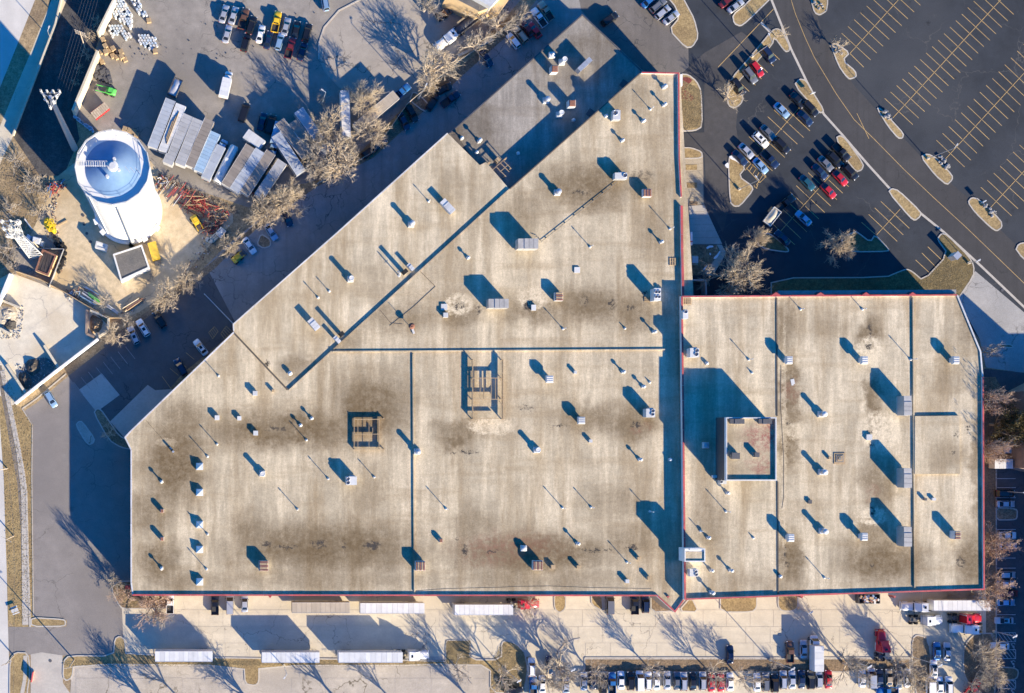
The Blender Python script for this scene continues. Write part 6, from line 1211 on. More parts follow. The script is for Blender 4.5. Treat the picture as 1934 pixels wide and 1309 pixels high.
for a in [(1817, 1144, 180, 14.2, 4.1, 'white', 'white ribbed trailer coupled to a white tractor, lower right'), (606, 1148, 180, 14.4, 4.1, 'beige', 'dull beige ribbed trailer at the south wall, leftmost'), (741, 1149, 180, 16.0, 4.1, 'white', 'long clean white trailer in the middle of the south wall'), (914, 1152, 0, 14.6, 4.1, 'white', 'white trailer with tree shadows beside the red tractor'), (347, 1240, 180, 14.3, 4.1, 'white', 'leftmost white trailer parked on the bottom grass kerb'), (549, 1242, 0, 14.4, 4.1, 'white', 'white trailer with blue tree shadows on its roof, bottom middle'), (700, 1242, 0, 16.0, 4.1, 'white', 'long white trailer hitched to the white tractor at the bottom'),
  (305, 233, -111+180, 12.8, 3.9, 'bluegrey', 'blue grey ribbed trailer, leftmost of the slanting trailer row'), (325, 242, 69, 12.6, 3.9, 'pale', 'pale trailer with long pipes loaded on its roof'), (336, 263, 66.5, 13.2, 3.9, 'grey', 'plain grey trailer third in the slanting row'), (357, 268, 68, 12.2, 3.9, 'grey', 'mottled grey trailer fourth in the slanting row with torn roof'), (377, 270, 67, 12.6, 3.9, 'brown', 'brownish grey trailer fifth in the slanting row'), (391, 287, 66, 10.6, 3.8, 'blue', 'blue shaded trailer with white front end'), (450, 313, 58, 11.6, 3.9, 'brown', 'brown ribbed trailer under branch shadows, right of the camper'), (467, 322, 57, 12.0, 3.9, 'bluegrey', 'blue grey ribbed trailer with a red stained box at its foot'), (487, 326, 57, 12.2, 3.9, 'brown', 'dark brown trailer with bright blue side edge'), (511, 338, 56, 10.6, 3.8, 'grey', 'grey trailer rightmost of the slanting row under branches'),
  (480, 263, -36, 5.2, 3.2, 'pale', 'short pale trailer turned across the row'), (553, 262, -53, 11.0, 3.8, 'brown', 'brown trailer slanting under trees, left of three'), (545, 290, -57, 11.5, 3.8, 'bluegrey', 'blue grey trailer slanting under trees, lowest'), (580, 268, -55, 12.4, 3.8, 'brown', 'brown trailer slanting under trees, middle'), (592, 248, -55, 13.0, 3.8, 'bluegrey', 'long blue grey trailer slanting under trees, rightmost')]: trailer(*a)
trailer(653, 215, 92, 11.8, 4.1, 'white', 'white trailer standing upright between two bare trees', True, 12, 2.2); trailer(711, 210, 40, 13.0, 4.0, 'beige', 'beige roofed trailer with bright white long side', False, 10)
q = at(325, 240, 4.1); r = empty('pipe_bundle', (q.x, q.y, LAYER[0]+3.93), R(68), 'bundle of long dark pipes strapped on a pale trailer roof', 'pipes')
for k in range(5): MB().tube((-4.4+k*.3, -.35+k*.17, .12), (4.2-k*.7, -.2+k*.17, .12), .1, .1, 6).build('pipe', M_dgrey if k % 2 else M_steel_wood, r)
TB = {'a': cabtruck(4.6, 'white', 3.3), 'b': cabtruck(6.4, 'white', 3.5), 'c': cabtruck(9.0, 'bluegrey', 3.6, 'lightblue'), 'd': cabtruck(5.4, 'blue', 3.2)}
for k, x, y, ang, lb in [('a', 427, 158, 77, 'white box truck alone in the yard with a deep shadow'), ('b', 1545, 1237, 90, 'white box truck parked among cars facing the road'), ('c', 406, 301, 64, 'box truck with rounded pale blue cab in the slanting row'), ('d', 522, 257, -104, 'blue and white box truck next to a black van'), ('a', 1901, 876, 0, 'white box truck at the top of the shaded east lot'), ]:
    q = at(x, y, 3); inst(TB[k], 'box_truck', (q.x, q.y, LAYER[0]+.012), R(ang), lb, 'box truck', None, PAINT['lightblue' if k in 'cd' else 'white'])
# rounded camper bus
q = at(427, 309, 3); r = empty('camper_bus', (q.x, q.y, LAYER[0]+.012), R(64), 'rounded silver camper bus with white roof hatches in the slanting row', 'bus')
b = MB(); loft(b, [(-5.1, .9, .5, 2.7, .1), (-4.9, 1.15, .4, 3.0, .15), (0, 1.2, .4, 3.05, .18), (4.7, 1.15, .4, 3.0, .15), (5.1, .9, .5, 2.6, .1)]); b.build('body', BOXP['pale'], r)
for x, y in ((-3, .3), (1.0, .35), (-.4, -.2)): MB().box((x, y, 3.2), (.75, .75, .18)).build('roof_hatch', M_white, r)
MB().box((-5.12, 0, 1.9), (.1, 1.4, .6)).build('rear_window', M_glass, r)
for x in (3, -3):
    for y in (1, -1): ty, rm = wheel_meshes(.45, .3); o = put('wheel', ty, r, (x, y, .45)); put('rim', rm, o)
def tub(name, px, py, ang, L_, W, h, z0, m, label, cat, load=None, seed=1, wheels=0, lm=None):
    """open topped tub: floor, sides with ribs, load inside"""
    q = at(px, py, h); r = empty(name, (q.x, q.y, LAYER[0]+.012), R(ang), label, cat)
    MB().box((0, 0, z0+.08), (L_, W, .16)).build('floor', m, r)
    for s_ in (1, -1):
        o = MB().box((0, s_*(W/2-.06), (z0+h)/2), (L_, .12, h-z0)).build('side', m, r)
        for k in range(6): MB().box((-L_/2+(k+.5)*L_/6, s_*(W/2+.03), (z0+h)/2), (.14, .1, h-z0)).build('rib', m, o)
        MB().box((s_*(L_/2-.06), 0, (z0+h)/2), (.12, W-.24, h-z0)).build('end', m, r)
    for k in range(wheels):
        for s_ in (1, -1): ty, rm = wheel_meshes(.5, .4); o = put('wheel', ty, r, (-L_/2+1.0+k*1.3, s_*(W/2-.3), .5)); put('rim', rm, o)
    rn = random.Random(seed)
    if load == 'scrap':
        for k in range(26):
            mm = rn.choice([M_lgrey, M_rust, M_white, M_galv, M_steel_wood, PAINT['lightblue']]); MB().box((rn.uniform(-.44, .44)*L_, rn.uniform(-.36, .36)*W, h-.25+rn.uniform(0, .35)), (rn.uniform(.4, 1.3), rn.uniform(.2, .6), rn.uniform(.05, .4)), rn.uniform(0, 3)).build('scrap_piece', mm, r)
    elif load == 'heap':
        b = MB(); n = 9; vs_ = []; fs = []
        for i in range(n):
            for j in range(5): vs_.append((-L_*.46+L_*.92*i/(n-1), -W*.42+W*.84*j/4, h-.35+.5*sin(pi*i/(n-1))*sin(pi*j/4)+rn.uniform(-.1, .1)))
        for i in range(n-1):
            for j in range(4): a = i*5+j; fs.append((a, a+5, a+6, a+1))
        b.add(vs_, fs, 0, True).build('load', lm or M_mulch, r)
    return r
tub('scrap_container', 1642, 1131, 0, 5.4, 2.4, 1.7, .2, M_dgrey, 'dark open container heaped with mixed scrap at the south wall', 'dumpster', 'scrap', 3)
tub('dump_trailer', 882, 43, 37, 7.5, 2.4, 2.6, 1.1, M_dgrey, 'dark open dump trailer behind the white semi tractor', 'trailer', 'heap', 4, 2, M_dgrey)
tub('dump_trailer', 331, 164, 66, 4.6, 2.3, 2.4, 1.0, M_dgrey, 'dark open trailer with a white lump at its end in the yard shade', 'trailer', 'heap', 5, 2, M_galv)
tub('flatbed_trailer', 1459, 409, 52, 4.6, 2.3, 1.5, .9, M_white, 'white sided open trailer half in the building shade', 'trailer', 'heap', 6, 2, M_conc)
q = at(1484, 383, 1.0); inst(CARS['p'], 'pickup_truck', (q.x, q.y, LAYER[0]+.012), R(38), 'dark pickup towing the white sided open trailer', 'pickup truck', None, PAINT['black'])
tub('skip', 283, 655-455, 48, 4.2, 2.2, 1.7, .2, M_dgrey, 'dark skip standing between yard shadows by the long wall', 'dumpster') if False else None
q = at(1437, 0)
# yellow truck in the tower yard, red trailer, green machine, yellow loaders
r = tub('yellow_truck', 291, 474, 106, 4.6, 2.1, 1.9, .7, PAINT['yellow'], 'bright yellow utility truck body beside the pump house', 'truck', None, 1, 2)
MB().box((0, 0, 1.8), (4.4, 1.9, .12)).build('cover', PAINT['yellow'], r); MB().box((-2.9, 0, .8), (1.1, 1.7, 1.1), 0, 0, .8).build('cab', M_dgrey, r)
r = tub('hay_wagon', 189, 209, 38, 4.4, 2.2, 1.9, .8, PAINT['red'], 'red sided wagon with brown planked roof in the upper left yard', 'trailer', None, 1, 2)
for k in range(8): MB().box((-1.95+k*.56, 0, 1.96), (.5, 2.0, .1)).build('plank', M_bark, r)
M_green = pm('bright_green_paint', (.10, .50, .09), .5, .15, 1.5)
def machine(px, py, ang, m, label, boom=0.0):
    q = at(px, py, 1.2); r = empty('loader', (q.x, q.y, LAYER[0]+.012), R(ang), label, 'loader')
    b = MB(); loft(b, [(-1.6, .7, .5, 1.2, .05), (-1.4, .85, .45, 1.5, .08), (-.2, .85, .45, 1.5, .08), (.9, .7, .5, 1.2, .05)]); b.build('body', m, r)
    MB().box((-.3, 0, 1.9), (1.0, 1.1, 1.0), 0, 0, .85).build('cab', M_glass, r); MB().box((-.3, 0, 2.43), (1.0, 1.1, .08)).build('cab_roof', m, r)
    for s_ in (1, -1): MB().tube((-.6, s_*.7, 1.5), (1.9+boom, s_*.7, .7+boom*.3), .13, .11, 6).build('lift_arm', m, r)
    MB().box((2.1+boom, 0, .55), (.7, 1.8, .6), 0, 0, .8).build('bucket', M_dgrey, r)
    for x in (.7, -1.0):
        for s_ in (1, -1): ty, rm = wheel_meshes(.5, .36); o = put('wheel', ty, r, (x, s_*.95, .5)); put('rim', rm, o)
machine(207, 172, 165, M_green, 'bright green lift machine with folded arm in the upper left yard', 1.6); machine(449, 486, 40, PAINT['yellow'], 'yellow loader nosing out under the alley trees'); machine(370, 418, -60, PAINT['yellow'], 'tan yellow loader at the edge of the red steel pile', .6); machine(836, 27, 30, PAINT['brown'], 'rusty brown tractor in the shade below the dense tree', .3)
tub('small_trailer', 417, 439, 50, 2.2, 1.7, 1.4, .6, M_white, 'small white box trailer at the end of the scrap pile', 'trailer', 'heap', 2, 1, M_white)

# the neighbour beyond the right edge, whose long shadow lies over the east lot
r = hut('neighbour_building', [(1952, 738), (2012, 706), (2100, 785), (2400, 785), (2400, 1500), (2030, 1500), (2030, 905), (1952, 885)], 10, M_brick, M_bitumen, 'large flat building beyond the right edge shading the east lot', M_lgrey)
# ------------------------------------------------------------------ stored goods
rn = random.Random(11)
ZG = LAYER[0]+.012
M_drum = pm('pale_blue_drum', (.50, .58, .66), .5, .2, 1.0); M_drumw = pm('white_drum', (.66, .65, .62), .5, .2, 1.0)
dm = MB().lathe([(.30, 0), (.31, .02), (.31, .9), (.27, .93), (.27, .89)], n=10)
DRUM = dm.mesh('drum', M_drum)
AREAS = [([(222, -4), (236, 2), (247, 20), (252, 40), (246, 54), (232, 42), (212, 30), (208, 20)], 'a', 2), ([(206, 44), (214, 46), (230, 48), (251, 72), (238, 74), (228, 62), (214, 70), (204, 62)], 'b', 1), ([(260, 64), (270, 62), (296, 72), (297, 86), (284, 94), (276, 88), (262, 80)], 'c', 1), ([(246, -4), (264, -4), (267, 22), (282, 26), (278, 34), (262, 27), (250, 12)], 'd', 2)]
cnt = 0
for poly, key, tiers in AREAS:
    lb = {'a': 'pale blue drum standing in the largest diagonal stack by the concrete wall', 'b': 'pale drum standing in the low rows left of the timber stacks', 'c': 'pale drum standing in the eastern cluster of the drum yard', 'd': 'pale drum standing in the tall stack against the top edge'}[key]
    xs = [p[0] for p in poly]; ys = [p[1] for p in poly]; step = 5.6 if key != 'a' else 5.4
    for i in range(40):
        for j in range(40):
            x = min(xs)+i*step+(j % 2)*step/2; y = min(ys)+j*step*.87
            if x > max(xs) or y > max(ys) or not inpoly((x, y), poly) or rn.random() < .06: continue
            q = at(x, y, .9)
            for t_ in range(tiers if rn.random() < .8 else 1):
                if cnt >= 290: continue
                cnt += 1; o = put('drum', DRUM, None, (q.x+rn.uniform(-.03, .03), q.y+rn.uniform(-.03, .03), ZG+t_*.93)); tag(o, lb, 'drum', 'drums in the storage yard, '+{'a': 'largest stack', 'b': 'low rows', 'c': 'eastern cluster', 'd': 'top stack'}[key])
                if rn.random() < .45: o.material_slots[0].link = 'OBJECT'; o.material_slots[0].material = M_drumw
PC = T(); b = MB(); b.box((0, 0, .55), (1.1, 1.1, 1.0)); PC.part('crate_body', b, M_steel_wood)
for k in range(4): PC.part('lid_plank', MB().box((-.42+k*.28, 0, 1.08), (.24, 1.14, .06)), M_steel_wood)
k = 0
for x, y in [(195, 76), (203, 81), (207, 88), (214, 93), (222, 95), (192, 97), (200, 99), (213, 105), (221, 107), (230, 108), (188, 112), (193, 117), (229, 99), (236, 112), (206, 96), (199, 88)]:
    q = at(x, y, 1); inst(PC, 'timber_crate', (q.x, q.y, ZG), R(25+rn.uniform(-6, 6)), 'tan planked timber crate in the stack beside the concrete wall', 'crate', 'tan timber crates in the storage yard', None, (1, 1, 1.0+.7*(k % 3 == 0))); k += 1
for x, y in ((281, 38), (293, 96)): q = at(x, y, 1); inst(PC, 'timber_crate', (q.x, q.y, ZG), R(10), 'single brown crate %s' % ('right of the tall drum stack' if y < 50 else 'at the lower end of the eastern drum cluster'), 'crate')
DB = T(); DB.part('block', MB().box((0, 0, .5), (1.0, 1.0, 1.0), 0, 0, .95), M_dgrey)
for i in range(5):
    for j in range(4): q = at(178+i*6.5+j*1.5, 126+j*6+i*2.5, 1); inst(DB, 'dark_bale', (q.x, q.y, ZG), R(20+rn.uniform(-9, 9)), 'black wrapped bale in the block between timber crates and green machine', 'bale', 'black bales in the storage yard', None, (1, 1, rn.uniform(.9, 1.7)))
for i in range(26):
    f = i/25; q = at(142+f*34+rn.uniform(-2, 2), 222+f*24+rn.uniform(-2, 2), .6); tag(put('drum', DRUM, None, (q.x, q.y, ZG)), 'pale drum in the shaded line along the yard corner north of the tower', 'drum', 'drums along the yard corner')
TY = MB().lathe([(.22, .04), (.40, 0), (.46, .1), (.46, .18), (.40, .28), (.22, .24)], n=12).mesh('tyre', M_tyre)
for i in range(44):
    f = rn.random(); x = 103+f*16+rn.uniform(-5, 5) if i < 24 else 121+rn.uniform(-3, 3)-(max(0, (i-34))*1.3); y = 452+f*14+rn.uniform(-5, 5) if i < 24 else 468+(i-24)*2.4
    q = at(x, y, .4); o = put('tyre', TY, None, (q.x, q.y, ZG+rn.choice((0, 0, .27, .54))), 0); o.rotation_euler = (rn.uniform(-.2, .2), rn.uniform(-.2, .2), 0); tag(o, 'old black tyre on the heap east of the mast compound', 'tyre', 'old tyres heaped by the mast compound')
def heap(name, pts, h, m, label, cat, kind=None, amp=.25, seed=3):
    q = chaikin(ccw(P(pts)), 1); c = sum((Vector(p) for p in q), Vector((0, 0)))/len(q); rr = random.Random(seed); n = len(q); vs_ = [(p[0]-c.x, p[1]-c.y, 0) for p in q]; fs = []; R_ = 6
    for k in range(1, R_):
        f = 1-k/R_
        vs_ += [((p[0]-c.x)*f+rr.uniform(-amp, amp)*.6, (p[1]-c.y)*f+rr.uniform(-amp, amp)*.6, h*(1-f**1.6)*rr.uniform(.75, 1.15)) for p in q]
    vs_.append((0, 0, h*.95))
    for k in range(R_-1):
        for i in range(n): j = (i+1) % n; fs.append((k*n+i, k*n+j, (k+1)*n+j, (k+1)*n+i))
    fs += [((R_-1)*n+i, (R_-1)*n+(i+1) % n, len(vs_)-1) for i in range(n)]
    o = MB().add(vs_, fs, 0, False).build(name, m, None, (c.x, c.y, ZG)); tag(o, label, cat, None, kind); return o
M_gravel = pm('dark_gravel', (.07, .065, .06), .95, .5, 4.0); M_rubble = pm('tan_rubble', (.38, .33, .26), .95, .4, 2.0); M_wet = pm('wet_dark_earth', (.11, .09, .07), .8, .6, 1.6)
heap('rubble_heap', [(-10, 572), (25, 576), (34, 592), (30, 612), (-10, 618)], 1.6, M_rubble, 'tan rubble heap between the low concrete walls on the far left', 'heap'); heap('gravel_heap', [(10, 600), (24, 598), (32, 610), (26, 624), (8, 620)], 1.3, M_gravel, 'dark gravel heap in front of the tan rubble', 'heap'); heap('soil_heap', [(170, 592), (196, 604), (190, 626), (171, 632)], 1.2, M_mulch, 'brown soil heap in the triangular brick bay', 'heap', None, .2)
heap('wet_heap', [(50, 680), (72, 676), (78, 700), (62, 712), (50, 704)], 1.2, M_wet, 'dark wet heap, upper one in the concrete bins', 'heap'); heap('wet_heap', [(34, 704), (52, 702), (62, 724), (50, 738), (38, 726)], 1.1, M_wet, 'dark wet heap, lower one in the concrete bins', 'heap'); sheet('wet_stain', [(48, 682), (70, 676), (92, 676), (108, 692), (84, 716), (52, 738), (34, 712)], ground('wet_concrete', (.20, .19, .175), .3, (.13, .12, .11), .3, 4), smooth=1)
M_yelp = pm('yellow_plastic', (.74, .52, .02), .5, .2, 1.5)
yh = heap('yellow_heap', [(84, 413), (92, 410), (98, 420), (108, 438), (104, 443), (90, 436), (82, 424)], 1.3, M_yelp, 'bright yellow heap of plastic barriers at the west side of the tower yard', 'heap', None, .2)
for i in range(30): a = at(86+rn.uniform(0, 14)+i*.25, 416+i*.7+rn.uniform(-2, 2), 1); MB().box((a.x-yh.location.x, a.y-yh.location.y, .9+rn.uniform(0, .3)), (.9, .25, .25), rn.uniform(0, 3)).build('barrier', M_yelp, yh)
def sticks(name, label, cat, c, n, ln, rz, sx, sy, mats_, hmax, seed, rad=.07, jit=.1):
    r_ = random.Random(seed); q = at(*c); r = empty(name, (q.x, q.y, ZG), R(rz), label, cat)
    for k in range(n):
        x, y, z = r_.uniform(-sx, sx), r_.uniform(-sy, sy), r_.uniform(.1, hmax); a = r_.gauss(0, jit); l_ = ln*r_.uniform(.7, 1.1)/2
        MB().tube((x-l_*cos(a), y-l_*sin(a), z), (x+l_*cos(a), y+l_*sin(a), z+r_.uniform(-.1, .1)), rad, rad, 5, 0, True).build('bar', r_.choice(mats_), r)
    return r
M_redst = pm('red_oxide_steel', (.33, .045, .040), .7, .35, 2.0)
sticks('scaffold_rack', 'rack of dark and red scaffold frames east of the tower', 'scaffolding', (334, 363), 26, 3.4, 52, 2.0, 3.6, [M_redst, M_dgrey, M_galv, M_redst], 1.0, 1, .09, .06)
sticks('steel_stack', 'stack of dark red steel frames in the middle of the scrap line', 'steel', (361, 382), 34, 3.6, -28, 1.6, 1.6, [M_redst, M_redst, M_rust, M_steel_wood], 1.0, 2, .10, .9)
sticks('steel_stack', 'stack of red steel frames next to the jumbled scrap heap', 'steel', (382, 389), 34, 3.8, -35, 1.4, 1.6, [M_redst, M_redst, M_steel_wood], 1.1, 3, .10, .5)
sticks('beam_stack', 'bundle of tan beams below the red steel stacks', 'steel', (367, 399), 14, 5.2, -33, .6, .9, [M_steel_wood, M_rust, M_steel_wood], .6, 4, .11, .05)
sticks('scrap_heap', 'jumbled rusty scrap heap at the corner of the tower yard', 'scrap heap', (404, 418), 110, 1.6, 60, 3.6, 2.2, [M_rust, M_redst, M_steel_wood, M_rust, M_dgrey], 1.2, 5, .13, 1.5)
sticks('rod_bundle', 'pale rods leaning along the northeast side of the scrap heap', 'steel', (417, 402), 16, 4.6, -48, 1.5, .6, [M_galv, M_conc, M_steel_wood], .8, 6, .05, .15)
sticks('log_stack', 'round stack of pale poles with cut ends north of the scaffold rack', 'poles', (308, 348), 50, 1.0, 60, 1.6, 1.6, [M_steel_wood, M_steel_wood, M_galv, M_redst], 1.2, 7, .12, 1.2)
sticks('pipe_stack', 'stack of blue and white pipes at the fence of the tower yard', 'pipes', (172, 560), 26, 5.0, -32, .8, 1.5, [M_galv, M_white, PAINT['lightblue'], PAINT['lightblue'], M_dgrey], .9, 8, .12, .04)
o = sticks('green_planks', 'bright green planks lying on the blue and white pipes', 'planks', (177, 563), 5, 3.4, -36, .2, .35, [M_green], 1.15, 9, .14, .02)
sticks('beam_rack', 'rack of rusty tan beams beside the alley trees', 'steel', (253, 574), 14, 5.0, 33, .7, .7, [M_rust, M_steel_wood, M_conc], 1.0, 10, .13, .03); sticks('white_boards', 'white boards on the fence line east of the soil bay', 'boards', (212, 584), 6, 3.4, -35, .4, .3, [M_white, M_galv], .5, 12, .14, .02)
sticks('clutter_heap', 'dark clutter heap at the west end of the pipe stack', 'scrap heap', (140, 556), 40, 1.2, 0, 1.6, 1.2, [M_dgrey, M_galv, M_rust, M_dgrey, PAINT['lightblue']], .9, 13, .11, 1.5); sticks('clutter_heap', 'red and blue clutter heap on the yard edge west of the tower', 'scrap heap', (106, 354), 40, 1.6, 30, 2.2, 1.4, [M_redst, M_redst, M_dgrey, PAINT['blue']], 1.0, 14, .12, 1.5)
for x, y, lb in ((392, 453, 'tan concrete ring, left one at the scrap pile end'), (398, 456, 'tan concrete ring, right one at the scrap pile end')): q = at(x, y); tag(MB().lathe([(.42, .7), (.62, .7), (.62, 0), (.42, 0), (.42, .7)], n=16).build('concrete_ring', M_conc, None, (q.x, q.y, ZG)), lb, 'pipe ring')
q = at(404, 450); r = empty('concrete_pipes', (q.x, q.y, ZG), R(42), 'three tan concrete pipes lying side by side near the small white trailer', 'pipes')
for k in range(3): MB().tube((-.9, (k-1)*.55, .28), (.9, (k-1)*.55, .28), .27, .27, 10, 0, True).build('pipe', M_conc, r)
q = at(386, 466); r = empty('timber_beam', (q.x, q.y, ZG), R(-55), 'pale timber beam lying by the corner of the tower yard', 'beam'); MB().box((0, 0, .2), (2.8, .4, .4)).build('beam', M_steel_wood, r)
for x, y, rz, lb, ln in ((54, 424, -55, 'white pole lying on the brushy bank', 3.4), (118, 421, 28, 'low brown timber skid on the pale tower yard', 2.6)): q = at(x, y); tag(MB().box((0, 0, .12), (ln, .35, .24)).build('timber_skid', M_white if 'white' in lb else M_steel_wood, None, (q.x, q.y, ZG), R(rz)), lb, 'timber')
q = at(325, 288, .6); r = empty('cargo_box', (q.x-3, q.y+1, ZG), R(20), 'small red fronted box beside the leftmost slanting trailers', 'box'); MB().box((0, 0, .6), (1.4, 1.4, 1.2)).build('body', M_steel_wood, r); MB().box((0, -.73, .6), (1.2, .06, .8)).build('front', M_redst, r)
q = at(453, 360, .8); r = empty('cargo_box', (q.x, q.y, ZG), R(-30), 'white box with red stain at the foot of a ribbed trailer', 'box'); MB().box((0, 0, .7), (1.5, 1.5, 1.4)).build('body', M_white, r); MB().box((0, .1, 1.42), (.8, .9, .04)).build('red_stain_plate', M_redst, r)
sticks('red_rail', 'red rail rack at the foot of the rightmost slanting trailer', 'rack', (484, 368), 8, 2.6, -28, .3, .5, [M_redst], .6, 15, .08, .05)
for i, (x, y) in enumerate([(245, 247), (252, 249), (258, 255), (236, 244)]): q = at(x, y, .5); inst(PC, 'timber_crate', (q.x, q.y, ZG), R(-20), 'weathered crate at the yard edge directly north of the tower', 'crate', 'weathered crates north of the tower')
q = at(29, 1152); r = empty('picnic_table', (q.x, q.y, .15), R(20), 'white picnic table on the roadside lawn', 'table')
for y in (-.3, 0, .3): MB().box((0, y, .74), (1.8, .26, .05)).build('tabletop_plank', M_white, r)
for y in (-.85, .85): MB().box((0, y, .45), (1.8, .28, .05)).build('bench', M_white, r)
for x in (-.6, .6): MB().box((x, 0, .37), (.08, 1.7, .08)).build('leg', M_white, r)
q = at(62, 1277); r = empty('red_sign', (q.x, q.y, .15), R(80), 'red low monument sign in the mulch beside the driveway', 'sign'); MB().box((0, 0, .8), (2.6, .25, 1.2)).build('panel', M_red, r); MB().box((0, 0, .1), (2.8, .5, .2)).build('base', M_conc, r)
for x, y, lb in ((95, 1248, 'dark round manhole in the concrete driveway'), (928, 1289, 'dark round drain stub at the south lot corner'), (1893, 548, 'dark round manhole at the access road edge')): q = at(x, y); tag(MB().cyl((0, 0, 0), .4, ZG+.02, 14).build('manhole_cover', M_dgrey, None, (q.x, q.y, 0)), lb, 'manhole cover')
q = at(242, 1108); r = empty('red_cabinet', (q.x, q.y, .15), 0, 'small red cabinet tucked at the southwest wall corner', 'cabinet'); MB().box((0, 0, .8), (1.2, .9, 1.5)).build('body', M_red, r); MB().box((0, 0, .05), (1.4, 1.1, .12)).build('plinth', M_conc, r)
q = at(1463, 78); tag(MB().prism(P([(1435, 44), (1438, 41), (1456, 58), (1452, 62)]), 0, ZG+.05).build('concrete_strip', M_walk), kind='structure')
M_rock = pm('grey_boulder', (.30, .29, .28), .9, .3, 1.5)
for x, y, lb, nr in ((1677, 222, 'pile of grey boulders on the thin road island', 16), (1868, 398, 'pile of pale boulders on the road island by the sign', 12), (1781, 308, 'pile of grey boulders beside the wide road island', 14), (1548, 14, 'row of dark boulders on the island at the top edge', 9), (1583, 100, 'few pale stones under the island tree', 5)):
    q = at(x, y); r = empty('boulder_pile', (q.x, q.y, .15), R(-45), lb, 'rocks')
    for k in range(nr):
        b = MB(); s_ = rn.uniform(.22, .48); b.lathe([(s_*.7, 0), (s_, s_*.35), (s_*.75, s_*.8), (.05, s_*.95)], n=7, smooth=False); b.v = [(a+rn.uniform(-.1, .1), c+rn.uniform(-.1, .1), d_) for a, c, d_ in b.v]
        b.build('rock', M_rock, r, (rn.uniform(-2.0, 2.0), rn.uniform(-.75, .75), rn.uniform(0, .25)), rn.uniform(0, 3))
